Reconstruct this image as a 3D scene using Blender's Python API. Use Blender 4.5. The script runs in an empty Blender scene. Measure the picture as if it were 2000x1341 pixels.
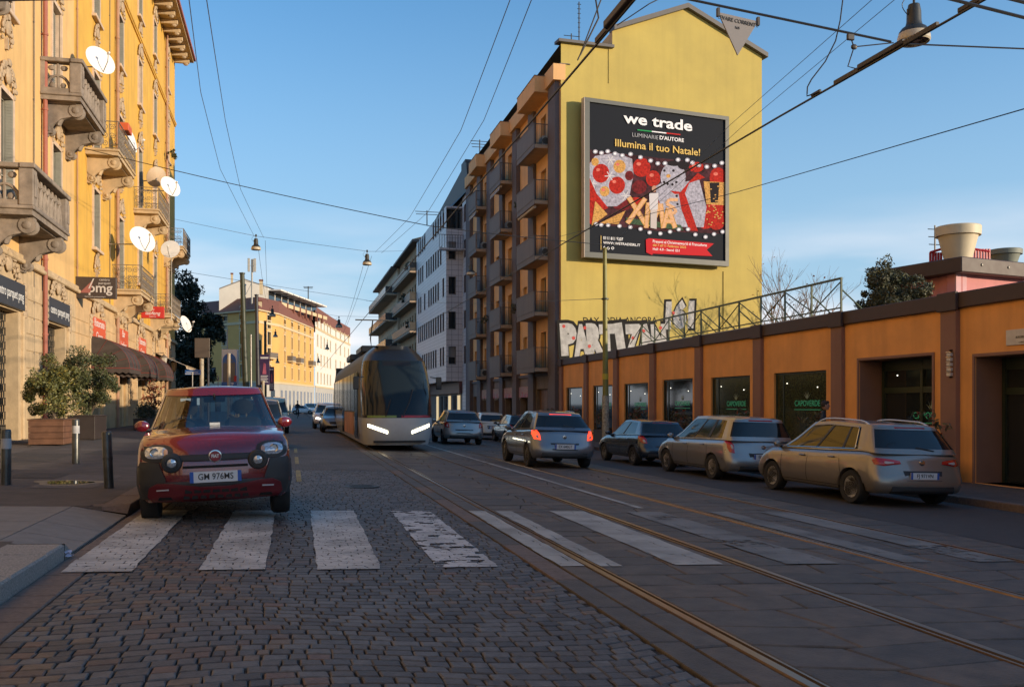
import bpy, bmesh, math, random
from mathutils import Matrix, Vector
R = math.radians
random.seed(7)
sc = bpy.context.scene
col = sc.collection
# ------------------------------------------------------------ camera
FPX, TH = 1800.0, math.atan(433 / 1800.0)
cam_d = bpy.data.cameras.new('camera')
cam = bpy.data.objects.new('camera', cam_d)
col.objects.link(cam)
cam_d.sensor_width = 36; cam_d.lens = FPX / 2000 * 36; cam_d.shift_y = 119.5 / 2000
cam_d.clip_start = 0.1; cam_d.clip_end = 6000
cam.location = (0, 0, 1.5); cam.rotation_euler = (R(90), 0, -TH)
sc.camera = cam
# ------------------------------------------------------------ sun and sky
SUN_EL, SUN_PHI = R(9.0), R(35)           # elevation; turned from +X towards -Y
sdir = Vector((math.cos(SUN_EL) * math.cos(SUN_PHI), -math.cos(SUN_EL) * math.sin(SUN_PHI), math.sin(SUN_EL)))
sun_d = bpy.data.lights.new('sun', 'SUN'); sun_d.energy = 2.8; sun_d.angle = R(0.6); sun_d.color = (1.0, 0.80, 0.56)
sun = bpy.data.objects.new('sun', sun_d); col.objects.link(sun)
sun.rotation_euler = (-sdir).to_track_quat('-Z', 'Y').to_euler()
w = bpy.data.worlds.new('World'); sc.world = w; w.use_nodes = True
nt = w.node_tree; nt.nodes.clear()
sky = nt.nodes.new('ShaderNodeTexSky'); sky.sky_type = 'NISHITA'; sky.sun_disc = False
sky.sun_elevation = SUN_EL; sky.sun_rotation = R(90) + SUN_PHI
sky.air_density = 1.0; sky.dust_density = 0.6; sky.ozone_density = 3.0; sky.altitude = 100
# thin clouds low over the far end of the street
tc = nt.nodes.new('ShaderNodeTexCoord'); sx = nt.nodes.new('ShaderNodeSeparateXYZ')
mp = nt.nodes.new('ShaderNodeMapping'); mp.inputs['Scale'].default_value = (1.6, 1.6, 9)
nz = nt.nodes.new('ShaderNodeTexNoise'); nz.inputs['Scale'].default_value = 2.2; nz.inputs['Detail'].default_value = 5; nz.inputs['Roughness'].default_value = 0.45
r1 = nt.nodes.new('ShaderNodeMapRange'); r1.inputs[1].default_value = 0.42; r1.inputs[2].default_value = 0.72
r2 = nt.nodes.new('ShaderNodeMapRange'); r2.inputs[1].default_value = 0.21; r2.inputs[2].default_value = 0.07
ml = nt.nodes.new('ShaderNodeMath'); ml.operation = 'MULTIPLY'
ml2 = nt.nodes.new('ShaderNodeMath'); ml2.operation = 'MULTIPLY'; ml2.inputs[1].default_value = 1.0
mx = nt.nodes.new('ShaderNodeMixRGB'); mx.inputs[2].default_value = (3.9, 3.75, 3.8, 1)
bg = nt.nodes.new('ShaderNodeBackground'); bg.inputs[1].default_value = 0.15
r3 = nt.nodes.new('ShaderNodeMapRange'); r3.interpolation_type = 'SMOOTHSTEP'; r3.inputs[1].default_value = -.02; r3.inputs[2].default_value = 0.5; r3.inputs[3].default_value = 0.9; r3.inputs[4].default_value = 0.12
mh = nt.nodes.new('ShaderNodeMixRGB'); mh.inputs[2].default_value = (1.75, 2.30, 2.85, 1)
wo = nt.nodes.new('ShaderNodeOutputWorld')
L = nt.links.new
L(tc.outputs['Generated'], sx.inputs[0]); L(tc.outputs['Generated'], mp.inputs[0]); L(mp.outputs[0], nz.inputs[0])
L(nz.outputs[0], r1.inputs[0]); L(sx.outputs[2], r2.inputs[0]); L(r1.outputs[0], ml.inputs[0]); L(r2.outputs[0], ml.inputs[1])
L(ml.outputs[0], ml2.inputs[0]); L(ml2.outputs[0], mx.inputs[0]); L(sky.outputs[0], mh.inputs[1]); L(sx.outputs[2], r3.inputs[0]); L(r3.outputs[0], mh.inputs[0]); L(mh.outputs[0], mx.inputs[1])
hsv = nt.nodes.new('ShaderNodeHueSaturation'); hsv.inputs['Saturation'].default_value = 1.22; L(mx.outputs[0], hsv.inputs['Color']); L(hsv.outputs[0], bg.inputs[0]); L(bg.outputs[0], wo.inputs[0])
sc.view_settings.view_transform = 'Standard'; sc.view_settings.look = 'None'
sc.view_settings.exposure = 0.92; sc.view_settings.gamma = 1
sc.cycles.max_bounces = 5; sc.cycles.diffuse_bounces = 3; sc.cycles.glossy_bounces = 3; sc.cycles.transparent_max_bounces = 6
sc.cycles.caustics_reflective = False; sc.cycles.caustics_refractive = False

# ------------------------------------------------------------ pixel -> world (measuring helpers)
S_, C_ = math.sin(TH), math.cos(TH)
SLOPE = 0.03
def ray(u, v):
    a = (u - 1000) / FPX
    return S_ + a * C_, C_ - a * S_, -(v - 790) / FPX
def PG(u, v, off=0.0):
    x, y, z = ray(u, v); t = (1.5 - off) / (-z - SLOPE * x)
    return x * t, y * t
def PX(u, v, X):
    x, y, z = ray(u, v); t = X / x; return Vector((X, y * t, 1.5 + z * t))
def PY(u, v, Y):
    x, y, z = ray(u, v); t = Y / y; return Vector((x * t, Y, 1.5 + z * t))
def PT(u, v, t):
    x, y, z = ray(u, v); return Vector((x * t, y * t, 1.5 + z * t))
def PZ(u, v, Z):
    x, y, z = ray(u, v); t = (Z - 1.5) / z; return Vector((x * t, y * t, Z))
def gz(x):                                   # the street falls gently to the right
    return -SLOPE * max(-9.0, min(17.0, x))

# ------------------------------------------------------------ materials
MATS = {}
def mat(name, c, rough=0.7, metal=0.0, var=0.12, vs=3.0, bump=0.0, bs=40.0, c2=None, spec=0.5, streak=0.0, coat=0.0, emis=None, em=0.0, alpha=None, sss=0):
    if name in MATS: return MATS[name]
    m = bpy.data.materials.new(name); m.use_nodes = True; n = m.node_tree.nodes; l = m.node_tree.links.new
    b = n['Principled BSDF']; b.inputs['Roughness'].default_value = rough; b.inputs['Metallic'].default_value = metal
    b.inputs['Specular IOR Level'].default_value = spec; b.inputs['Coat Weight'].default_value = coat
    b.inputs['Coat Roughness'].default_value = 0.03
    cc = tuple(c) + (1,)
    t = n.new('ShaderNodeTexCoord')
    if var or c2:
        no = n.new('ShaderNodeTexNoise'); no.inputs['Scale'].default_value = vs; no.inputs['Detail'].default_value = 6; no.inputs['Roughness'].default_value = 0.6
        l(t.outputs['Object'], no.inputs['Vector'])
        mr = n.new('ShaderNodeMapRange'); mr.inputs[1].default_value = 0.3; mr.inputs[2].default_value = 0.7
        l(no.outputs[0], mr.inputs[0])
        mix = n.new('ShaderNodeMixRGB')
        mix.inputs[1].default_value = tuple(x * (1 - var) for x in c) + (1,)
        mix.inputs[2].default_value = (tuple(c2) + (1,)) if c2 else tuple(min(1, x * (1 + var)) for x in c) + (1,)
        l(mr.outputs[0], mix.inputs[0]); last = mix.outputs[0]
        if streak:
            mp = n.new('ShaderNodeMapping'); mp.inputs['Scale'].default_value = (1.3, 1.3, 0.09)
            n2 = n.new('ShaderNodeTexNoise'); n2.inputs['Scale'].default_value = 2.0; n2.inputs['Detail'].default_value = 7
            l(t.outputs['Object'], mp.inputs[0]); l(mp.outputs[0], n2.inputs['Vector'])
            m2 = n.new('ShaderNodeMapRange'); m2.inputs[1].default_value = 0.46; m2.inputs[2].default_value = 0.72; m2.inputs[4].default_value = streak
            l(n2.outputs[0], m2.inputs[0])
            mx = n.new('ShaderNodeMixRGB'); mx.inputs[2].default_value = tuple(x * 0.45 + .02 for x in c) + (1,)
            l(m2.outputs[0], mx.inputs[0]); l(last, mx.inputs[1]); last = mx.outputs[0]
        l(last, b.inputs['Base Color'])
        rr = n.new('ShaderNodeMapRange'); rr.inputs[3].default_value = max(0, rough - .08); rr.inputs[4].default_value = min(1, rough + .08)
        l(no.outputs[0], rr.inputs[0]); l(rr.outputs[0], b.inputs['Roughness'])
    else: b.inputs['Base Color'].default_value = cc
    if bump:
        bn = n.new('ShaderNodeTexNoise'); bn.inputs['Scale'].default_value = bs; bn.inputs['Detail'].default_value = 4
        l(t.outputs['Object'], bn.inputs['Vector'])
        bu = n.new('ShaderNodeBump'); bu.inputs['Strength'].default_value = bump; bu.inputs['Distance'].default_value = 0.02
        l(bn.outputs[0], bu.inputs['Height']); l(bu.outputs[0], b.inputs['Normal'])
    if emis: b.inputs['Emission Color'].default_value = tuple(emis) + (1,); b.inputs['Emission Strength'].default_value = em
    if alpha is not None: b.inputs['Alpha'].default_value = alpha
    MATS[name] = m; return m
def glass_mat(name, tint, alpha):            # clear car glass: part mirror, part see-through
    m = bpy.data.materials.new(name); m.use_nodes = True; n = m.node_tree.nodes; l = m.node_tree.links.new
    n.clear(); g = n.new('ShaderNodeBsdfGlossy'); g.inputs['Roughness'].default_value = 0.01; g.inputs['Color'].default_value = (1, 1, 1, 1)
    t = n.new('ShaderNodeBsdfTransparent'); t.inputs['Color'].default_value = tuple(tint) + (1,)
    f = n.new('ShaderNodeFresnel'); f.inputs['IOR'].default_value = 1.55
    a = n.new('ShaderNodeMath'); a.operation = 'ADD'; a.inputs[1].default_value = alpha; a.use_clamp = True
    mx = n.new('ShaderNodeMixShader'); o = n.new('ShaderNodeOutputMaterial')
    l(f.outputs[0], a.inputs[0]); l(a.outputs[0], mx.inputs[0]); l(t.outputs[0], mx.inputs[1]); l(g.outputs[0], mx.inputs[2]); l(mx.outputs[0], o.inputs[0])
    MATS[name] = m; return m

# ------------------------------------------------------------ mesh builder
class MB:
    def __init__(s, T=None):
        s.V = []; s.F = []; s.M = []; s.mats = []; s.S = []; s.T = T
    def add(s, vs, fs, m, smooth=False, T=None):
        if m not in s.mats: s.mats.append(m)
        k = s.mats.index(m); b = len(s.V)
        for v in vs:
            v = Vector(v)
            if T is not None: v = T @ v
            if s.T is not None: v = s.T @ v
            s.V.append(v)
        for f in fs: s.F.append([b + i for i in f]); s.M.append(k); s.S.append(smooth)
        return s
    def box(s, x0, x1, y0, y1, z0, z1, m, T=None, bev=0.0):
        if bev:
            b = bev; X = (x0, x0 + b, x1 - b, x1); Y = (y0, y0 + b, y1 - b, y1); Z = (z0, z0 + b, z1 - b, z1)
            vs = []; fs = []
            def lay(i0, i1, z): return [(X[i0], Y[i1], z), (X[3 - i0], Y[i1], z), (X[3 - i1], Y[i0], z), (X[3 - i1], Y[3 - i0], z), (X[3 - i0], Y[3 - i1], z), (X[i0], Y[3 - i1], z), (X[i1], Y[3 - i0], z), (X[i1], Y[i0], z)]
            r0 = lay(1, 1, Z[0]); r1 = lay(1, 0, Z[1]); r2 = lay(1, 0, Z[2]); r3 = lay(1, 1, Z[3])
            vs = r0 + r1 + r2 + r3
            for a in range(3):
                for i in range(8): j = (i + 1) % 8; fs.append([a * 8 + i, a * 8 + j, a * 8 + 8 + j, a * 8 + 8 + i])
            fs.append(list(range(7, -1, -1))); fs.append(list(range(24, 32)))
            return s.add(vs, fs, m, False, T)
        vs = [(x0, y0, z0), (x1, y0, z0), (x1, y1, z0), (x0, y1, z0), (x0, y0, z1), (x1, y0, z1), (x1, y1, z1), (x0, y1, z1)]
        return s.add(vs, [(0, 3, 2, 1), (4, 5, 6, 7), (0, 1, 5, 4), (1, 2, 6, 5), (2, 3, 7, 6), (3, 0, 4, 7)], m, False, T)
    def quad(s, a, b, c, d, m, T=None): return s.add([a, b, c, d], [(0, 1, 2, 3)], m, False, T)
    def prism(s, pts, h0, h1, m, T=None):    # polygon in XY, extruded along Z
        n = len(pts); vs = [(p[0], p[1], h0) for p in pts] + [(p[0], p[1], h1) for p in pts]
        fs = [list(range(n - 1, -1, -1)), list(range(n, 2 * n))] + [(i, (i + 1) % n, n + (i + 1) % n, n + i) for i in range(n)]
        return s.add(vs, fs, m, False, T)
    def tube(s, pts, r, m, n=8, T=None, cap=True, radii=None, smooth=True):
        pts = [Vector(p) for p in pts]; vs = []; fs = []; up = None
        for i, p in enumerate(pts):
            d = (pts[min(i + 1, len(pts) - 1)] - pts[max(i - 1, 0)])
            if d.length < 1e-9: d = Vector((0, 0, 1))
            d.normalize()
            if up is None: up = Vector((0, 0, 1)) if abs(d.z) < 0.9 else Vector((1, 0, 0))
            a = d.cross(up)
            if a.length < 1e-4: a = d.cross(Vector((0.3, 1, 0.2)))
            a.normalize(); b = d.cross(a); up = -b if i == 0 and False else up
            rr = radii[i] if radii else r
            for k in range(n):
                t = 2 * math.pi * k / n; vs.append(p + a * math.cos(t) * rr + b * math.sin(t) * rr)
        for i in range(len(pts) - 1):
            for k in range(n): k2 = (k + 1) % n; fs.append((i * n + k, i * n + k2, i * n + n + k2, i * n + n + k))
        if cap: fs.append(list(range(n - 1, -1, -1))); fs.append([(len(pts) - 1) * n + k for k in range(n)])
        return s.add(vs, fs, m, smooth, T)
    def lathe(s, prof, m, n=20, T=None, smooth=True, c=(0, 0, 0)):   # (r, z) about Z
        vs = []; fs = []; ce = Vector(c)
        for r, z in prof:
            for k in range(n): t = 2 * math.pi * k / n; vs.append(ce + Vector((r * math.cos(t), r * math.sin(t), z)))
        for i in range(len(prof) - 1):
            for k in range(n): k2 = (k + 1) % n; fs.append((i * n + k, i * n + k2, i * n + n + k2, i * n + n + k))
        if prof[0][0] > 1e-4: fs.append(list(range(n - 1, -1, -1)))
        if prof[-1][0] > 1e-4: fs.append([(len(prof) - 1) * n + k for k in range(n)])
        return s.add(vs, fs, m, smooth, T)
    def ball(s, c, r, m, T=None, nu=8, nv=5):
        if not hasattr(r, '__len__'): r = (r, r, r)
        vs = [(c[0], c[1], c[2] - r[2])]; fs = []
        for i in range(1, nv):
            p = math.pi * i / nv - math.pi / 2
            for k in range(nu): t = 2 * math.pi * k / nu; vs.append((c[0] + r[0] * math.cos(p) * math.cos(t), c[1] + r[1] * math.cos(p) * math.sin(t), c[2] + r[2] * math.sin(p)))
        vs.append((c[0], c[1], c[2] + r[2])); N = len(vs) - 1
        for k in range(nu): k2 = (k + 1) % nu; fs.append((0, 1 + k2, 1 + k)); fs.append((N, N - nu + k, N - nu + k2))
        for i in range(nv - 2):
            for k in range(nu): k2 = (k + 1) % nu; a = 1 + i * nu; fs.append((a + k, a + k2, a + nu + k2, a + nu + k))
        return s.add(vs, fs, m, True, T)
    def grid(s, rows, m, smooth=True, T=None, closed=False):
        n = len(rows[0]); vs = [p for r in rows for p in r]; fs = []
        for i in range(len(rows) - 1):
            for k in range(n if closed else n - 1): k2 = (k + 1) % n; fs.append((i * n + k, i * n + k2, i * n + n + k2, i * n + n + k))
        return s.add(vs, fs, m, smooth, T)
    def text(s, txt, size, m, T, align='CENTER', ext=0.002, shear=0, sx=1.0, bold=0.0):
        cu = bpy.data.curves.new('t', 'FONT'); cu.body = txt; cu.size = size; cu.align_x = align; cu.align_y = 'CENTER'; cu.extrude = ext; cu.shear = shear; cu.resolution_u = 3; cu.offset = bold
        ob = bpy.data.objects.new('t', cu); col.objects.link(ob)
        dg = bpy.context.evaluated_depsgraph_get(); me = bpy.data.meshes.new_from_object(ob.evaluated_get(dg))
        vs = [(v.co.x * sx, v.co.y, v.co.z) for v in me.vertices]; fs = [list(p.vertices) for p in me.polygons]
        bpy.data.objects.remove(ob); bpy.data.curves.remove(cu); bpy.data.meshes.remove(me)
        return s.add(vs, fs, m, False, T)
    def mesh(s, name, origin=None, angle=35):
        me = bpy.data.meshes.new(name); o = Vector(origin) if origin is not None else Vector((0, 0, 0))
        me.from_pydata([tuple(v - o) for v in s.V], [], s.F)
        for m in s.mats: me.materials.append(m)
        me.polygons.foreach_set('material_index', s.M); me.polygons.foreach_set('use_smooth', s.S)
        me.update()
        if any(s.S): me.set_sharp_from_angle(angle=R(angle))
        return me

def link(name, data, parent=None, loc=None, rz=0):
    o = bpy.data.objects.new(name, data); col.objects.link(o)
    if parent is not None: o.parent = parent
    if loc is not None: o.location = loc
    if rz: o.rotation_euler.z = rz
    return o
def tag(o, label, cat, group=None, kind=None):
    o['label'] = label; o['category'] = cat
    if group: o['group'] = group
    if kind: o['kind'] = kind
    return o
def struct(name, mb, origin=None):
    o = link(name, mb.mesh(name, origin), None, origin); o['kind'] = 'structure'; return o
def thing(name, label, cat, loc=(0, 0, 0), rz=0.0, group=None):
    o = link(name, None, None, loc, rz); o.empty_display_size = 0.2
    return tag(o, label, cat, group)
def solo(name, mb, label, cat, origin=None, group=None, rz=0):
    o = link(name, mb.mesh(name, origin), None, origin, rz); return tag(o, label, cat, group)
def part(name, mb, t, world=True, label=None, angle=35):
    """a part; world=True: its vertices are world coordinates and the thing is not rotated"""
    root = t; off = Vector((0, 0, 0))
    while root is not None: off += root.location; root = root.parent
    me = mb.mesh(name, off if world else None, angle); o = link(name, me, t)
    if label: o['label'] = label
    return o
def copy_tree(o, parent=None):
    c = o.copy(); col.objects.link(c)
    if parent is not None: c.parent = parent
    for ch in list(o.children): copy_tree(ch, c)
    return c
def frame(o, d, z=(0, 0, 1)):                # local (x along d, y up, z outward) -> world
    d = Vector(d).normalized(); u = Vector(z).normalized(); n = d.cross(u)
    m = Matrix((( d.x, u.x, n.x, o[0]), (d.y, u.y, n.y, o[1]), (d.z, u.z, n.z, o[2]), (0, 0, 0, 1))); return m
def face_frame(o, d, n):                     # (s along d, o outward n, z up)
    d = Vector(d).normalized(); n = Vector(n).normalized()
    return Matrix(((d.x, n.x, 0, o[0]), (d.y, n.y, 0, o[1]), (d.z, n.z, 1, o[2]), (0, 0, 0, 1)))
def wall(mb, s0, s1, z0, z1, ops, m, depth=0.25, rm=None, y=0.0):
    """wall in the (s, z) plane with rectangular openings (s0,s1,z0,z1) and reveals going inwards (-y)"""
    ss = sorted({s0, s1, *[o[0] for o in ops], *[o[1] for o in ops]}); zs = sorted({z0, z1, *[o[2] for o in ops], *[o[3] for o in ops]})
    ss = [x for x in ss if s0 <= x <= s1]; zs = [x for x in zs if z0 <= x <= z1]
    for i in range(len(ss) - 1):
        j = 0
        while j < len(zs) - 1:
            cs = (ss[i] + ss[i + 1]) / 2
            def hole(jj): cz = (zs[jj] + zs[jj + 1]) / 2; return any(o[0] < cs < o[1] and o[2] < cz < o[3] for o in ops)
            if hole(j): j += 1; continue
            k = j
            while k < len(zs) - 1 and not hole(k): k += 1
            mb.quad((ss[i], y, zs[j]), (ss[i + 1], y, zs[j]), (ss[i + 1], y, zs[k]), (ss[i], y, zs[k]), m); j = k
    rm = rm or m
    for a, b, c, d in ops:
        for p, q in (((a, c), (b, c)), ((b, c), (b, d)), ((b, d), (a, d)), ((a, d), (a, c))):
            mb.quad((p[0], y, p[1]), (q[0], y, q[1]), (q[0], y - depth, q[1]), (p[0], y - depth, p[1]), rm)
def merge(dst, src, T=None):
    dst.add(src.V, [], src.mats[0] if src.mats else None)
# ============================================================ ground, road, pavements
rng = random.Random(3)
def brick_mat(name, c1, c2, cm, sx, sy, bump=0.6, mort=0.012, warp=0.05, rough=0.75, big=None):
    m = bpy.data.materials.new(name); m.use_nodes = True; n = m.node_tree.nodes; l = m.node_tree.links.new
    b = n['Principled BSDF']; b.inputs['Roughness'].default_value = rough
    t = n.new('ShaderNodeTexCoord')
    no = n.new('ShaderNodeTexNoise'); no.inputs['Scale'].default_value = 1.6; no.inputs['Detail'].default_value = 3
    l(t.outputs['Object'], no.inputs['Vector'])
    vm = n.new('ShaderNodeVectorMath'); vm.operation = 'MULTIPLY_ADD'; vm.inputs[1].default_value = (warp * 4, warp * 4, 0)
    l(no.outputs['Color'], vm.inputs[0]); l(t.outputs['Object'], vm.inputs[2])
    br = n.new('ShaderNodeTexBrick'); br.inputs['Scale'].default_value = 1; br.inputs['Brick Width'].default_value = sx; br.inputs['Row Height'].default_value = sy
    br.inputs['Mortar Size'].default_value = mort; br.inputs['Mortar Smooth'].default_value = 0.4
    br.inputs['Color1'].default_value = tuple(c1) + (1,); br.inputs['Color2'].default_value = tuple(c2) + (1,); br.inputs['Mortar'].default_value = tuple(cm) + (1,)
    l(vm.outputs[0], br.inputs['Vector'])
    n3 = n.new('ShaderNodeTexNoise'); n3.inputs['Scale'].default_value = 0.5; n3.inputs['Detail'].default_value = 5
    l(t.outputs['Object'], n3.inputs['Vector'])
    mr = n.new('ShaderNodeMapRange'); mr.inputs[1].default_value = .3; mr.inputs[2].default_value = .7; mr.inputs[3].default_value = .7; mr.inputs[4].default_value = 1.3
    l(n3.outputs[0], mr.inputs[0])
    hs = n.new('ShaderNodeVectorMath'); hs.operation = 'SCALE'
    l(br.outputs['Color'], hs.inputs[0]); l(mr.outputs[0], hs.inputs['Scale'])
    l(hs.outputs[0], b.inputs['Base Color'])
    bu = n.new('ShaderNodeBump'); bu.inputs['Strength'].default_value = bump; bu.inputs['Distance'].default_value = 0.02; bu.invert = True
    l(br.outputs['Fac'], bu.inputs['Height']); l(bu.outputs[0], b.inputs['Normal'])
    MATS[name] = m; return m
def sheet(mb, x0, x1, y0, y1, off, m, ny=1):
    xs = sorted({x0, x1, *[x for x in (-9.0, 17.0) if x0 < x < x1]})
    for a, b in zip(xs, xs[1:]): mb.quad((a, y0, gz(a) + off), (b, y0, gz(b) + off), (b, y1, gz(b) + off), (a, y1, gz(a) + off), m)
def stone(mb, p, off, h, m, bev=0.012, base=-0.05):   # p: 4 corners ccw (x, y); bevelled top
    cx = sum(q[0] for q in p) / 4; cy = sum(q[1] for q in p) / 4
    def ins(q, d):
        dx, dy = cx - q[0], cy - q[1]; L_ = math.hypot(dx, dy); return (q[0] + dx / L_ * d, q[1] + dy / L_ * d)
    lo = [(q[0], q[1], gz(q[0]) + off + base) for q in p]; md = [(q[0], q[1], gz(q[0]) + off + h - bev * .8) for q in p]
    tp = [(*ins(q, bev * 1.5),) for q in p]; tp = [(q[0], q[1], gz(q[0]) + off + h) for q in tp]
    mb.add(lo + md + tp, [(i, (i + 1) % 4, 4 + (i + 1) % 4, 4 + i) for i in range(4)] + [(4 + i, 4 + (i + 1) % 4, 8 + (i + 1) % 4, 8 + i) for i in range(4)] + [(8, 9, 10, 11)], m)

ASPH = mat('asphalt', (0.050, 0.047, 0.048), 0.85, var=0.25, vs=6, bump=0.35, bs=90)
ASPH2 = mat('sidewalk_asphalt', (0.085, 0.068, 0.060), 0.88, var=0.3, vs=2.5, bump=0.3, bs=110)
MORT = mat('joint_sand', (0.030, 0.027, 0.025), 0.95, var=0.3, vs=12)
GRAN = mat('kerb_granite', (0.27, 0.245, 0.22), 0.8, var=0.45, vs=60, bump=0.3, bs=160)
GRANB = mat('brown_granite', (0.150, 0.108, 0.088), 0.8, var=0.3, vs=20, bump=0.3, bs=120)
CONC = mat('ramp_concrete', (0.20, 0.185, 0.172), 0.85, var=0.15, vs=6, bump=0.2, bs=120)
SET = [mat('sett_%s' % k, tuple(q * .82 for q in c), 0.58, var=0.35, vs=18, bump=0.4, bs=60, spec=.4) for k, c in {
    'slate': (0.094, 0.088, 0.088), 'ash': (0.135, 0.127, 0.124), 'dark': (0.072, 0.065, 0.064), 'grey': (0.108, 0.095, 0.088),
    'rust': (0.160, 0.098, 0.074), 'brown': (0.130, 0.088, 0.070), 'tan': (0.165, 0.116, 0.082)}.items()]
SLAB = [mat('slab_%s' % k, tuple(q * .88 for q in c), 0.62, var=0.32, vs=5, bump=0.45, bs=50, spec=.3) for k, c in {
    'grey': (0.122, 0.102, 0.086), 'warm': (0.136, 0.108, 0.086), 'dark': (0.104, 0.088, 0.075)}.items()]
COBF = brick_mat('cobble_far', (0.076, 0.070, 0.067), (0.112, 0.100, 0.092), (0.034, 0.030, 0.028), 0.15, 0.135)
SLABF = brick_mat('slab_far', (0.10, 0.088, 0.080), (0.125, 0.104, 0.090), (0.030, 0.026, 0.024), 0.7, 0.45, mort=0.016, warp=0.08)

g = MB(); sheet(g, -2500, 2500, -60, 4500, -0.06, ASPH)
struct('ground', g)
g = MB(); sheet(g, -1.72, 2.3, -40, 2.5, 0, COBF); sheet(g, -1.72, 2.3, 22, 150, 0, COBF); sheet(g, -9, 40, 150, 330, -0.03, COBF)
sheet(g, -1.72, 2.3, 2.5, 22, -0.022, MORT)
struct('road', g)
g = MB(); rr = random.Random(11)
def warp(x, y):
    e = min(1, max(0, (2.3 - x) / .3)) * min(1, max(0, (x + 1.72) / .3))
    return x + e * (.04 * math.sin(1.3 * y + 1) + .012 * math.sin(4.3 * y)), y + e * (.13 * math.sin(1.25 * x + .35 * y) + .035 * math.sin(2.6 * x + 1.1 * y + 2))
y = 2.4
while y < 22.1:
    rh = rr.uniform(.118, .14) ; x = -1.72 - rr.uniform(0, .05)
    tilt = rr.uniform(-.01, .01)
    while x < 2.25:
        ww = rr.uniform(.10, .19) * (1 if rr.random() > .1 else .7); x1 = min(x + ww, 2.30); x0 = max(x, -1.715)
        if x1 - x0 > .04:
            gp = .0055; j = lambda: rr.uniform(-.006, .006)
            c = [warp(x0 + gp + j(), y + gp + j()), warp(x1 - gp + j(), y + gp + j()), warp(x1 - gp + j(), y + rh - gp + j()), warp(x0 + gp + j(), y + rh - gp + j())]
            nn = math.sin(x0 * 2.1 + 1) * math.sin(y * .7) + math.sin(x0 * .9 + y * 1.7)
            left = x0 < 0.1 - (y - 6) * .1 and y < 14
            pr = (.24 if left else .02) + .14 * nn * (1 if left else .3)
            m = rr.choice(SET[4:]) if rr.random() < pr else rr.choice(SET[:4])
            stone(g, c, -.004, rr.uniform(-.002, .002), m, bev=.0075, base=-.02)
        x += ww
    y += rh
o = link('cobblestone_paving', g.mesh('cobblestone_paving')); o['kind'] = 'structure'
# gutter stones and kerb stones on the left
g = MB(); y = -6.0
while y < 120:
    ln = rr.uniform(.38, .6) if y < 40 else 3.0
    stone(g, [(-2.045, y + .006), (-1.735, y + .006), (-1.735, y + ln - .006), (-2.045, y + ln - .006)], -.004, rr.uniform(-.003, .003), GRANB, base=-.03); y += ln
sheet(g, -2.05, -1.72, -40, 150, -.02, MORT); struct('gutter', g)
g = MB()
def kerb(y0, y1, wd, m, h=.13):
    y = y0
    while y < y1 - .2:
        ln = min(rr.uniform(.85, 1.2) if y < 45 else 4.0, y1 - y)
        stone(g, [(-2.05 - wd, y + .004), (-2.052, y + .004), (-2.052, y + ln - .004), (-2.05 - wd, y + ln - .004)], 0, h + rr.uniform(-.003, .003), m, bev=.022, base=-.08); y += ln
kerb(-30, 9.35, .5, GRAN, .14); kerb(13.0, 150, .34, GRANB)
struct('kerb', g)
# low ends of the kerb and the ramp of the dropped kerb
g = MB()
for ya, yb, ha, hb, m in ((9.36, 9.62, .14, .03, GRAN), (12.75, 12.99, .03, .13, GRANB)):
    g.add([(-2.5, ya, gz(-2.5) + max(ha, .10)), (-2.05, ya, gz(-2.05) + ha), (-2.05, yb, gz(-2.05) + hb), (-2.5, yb, gz(-2.5) + max(hb, .10)), (-2.05, ya, -.1), (-2.05, yb, -.1)], [(0, 1, 2, 3), (1, 4, 5, 2)], m)
cuts = [9.64, 10.35, 11.2, 12.74]
for a, b in zip(cuts, cuts[1:]):
    xs = [-2.055, -2.7, -4.4, -6.4]
    for k in range(3):
        p = [(xs[k + 1] + .008, a + .008), (xs[k] - .008, a + .008), (xs[k] - .008, b - .008), (xs[k + 1] + .008, b - .008)]
        z = [gz(q[0]) + (.014 if i in (1, 2) and k == 0 else .126) for i, q in enumerate(p)]
        g.add([(q[0], q[1], zz) for q, zz in zip(p, z)] + [(q[0], q[1], zz - .1) for q, zz in zip(p, z)], [(0, 1, 2, 3), (0, 1, 5, 4), (1, 2, 6, 5), (2, 3, 7, 6), (3, 0, 4, 7)], CONC)
g.quad((-2.35, 12.744, gz(-2.3) - .05), (-6.4, 12.744, gz(-6.4) - .05), (-6.4, 12.744, gz(-6.4) + .127), (-2.35, 12.744, gz(-2.3) + .127), GRANB)
struct('pavement_ramp', g)
g = MB()
sheet(g, -8.6, -2.55, -40, 9.62, .128, ASPH2); sheet(g, -8.6, -6.4, 9.62, 12.76, .128, ASPH2); sheet(g, -8.6, -2.39, 12.99, 150, .128, ASPH2); sheet(g, -8.6, -2.5, 12.745, 12.99, .128, ASPH2)
sheet(g, -6.4, -2.05, 9.3, 13.02, .0, MORT)
sheet(g, 12.55, 15.8, -40, 130, .13, ASPH2)
struct('sidewalk', g)
g = MB(); y = -10
while y < 130:
    stone(g, [(12.3, y + .004), (12.55, y + .004), (12.55, y + .996), (12.3, y + .996)], 0, .134, GRANB, bev=.02, base=-.1); y += 1
struct('right_kerb', g)
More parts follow.
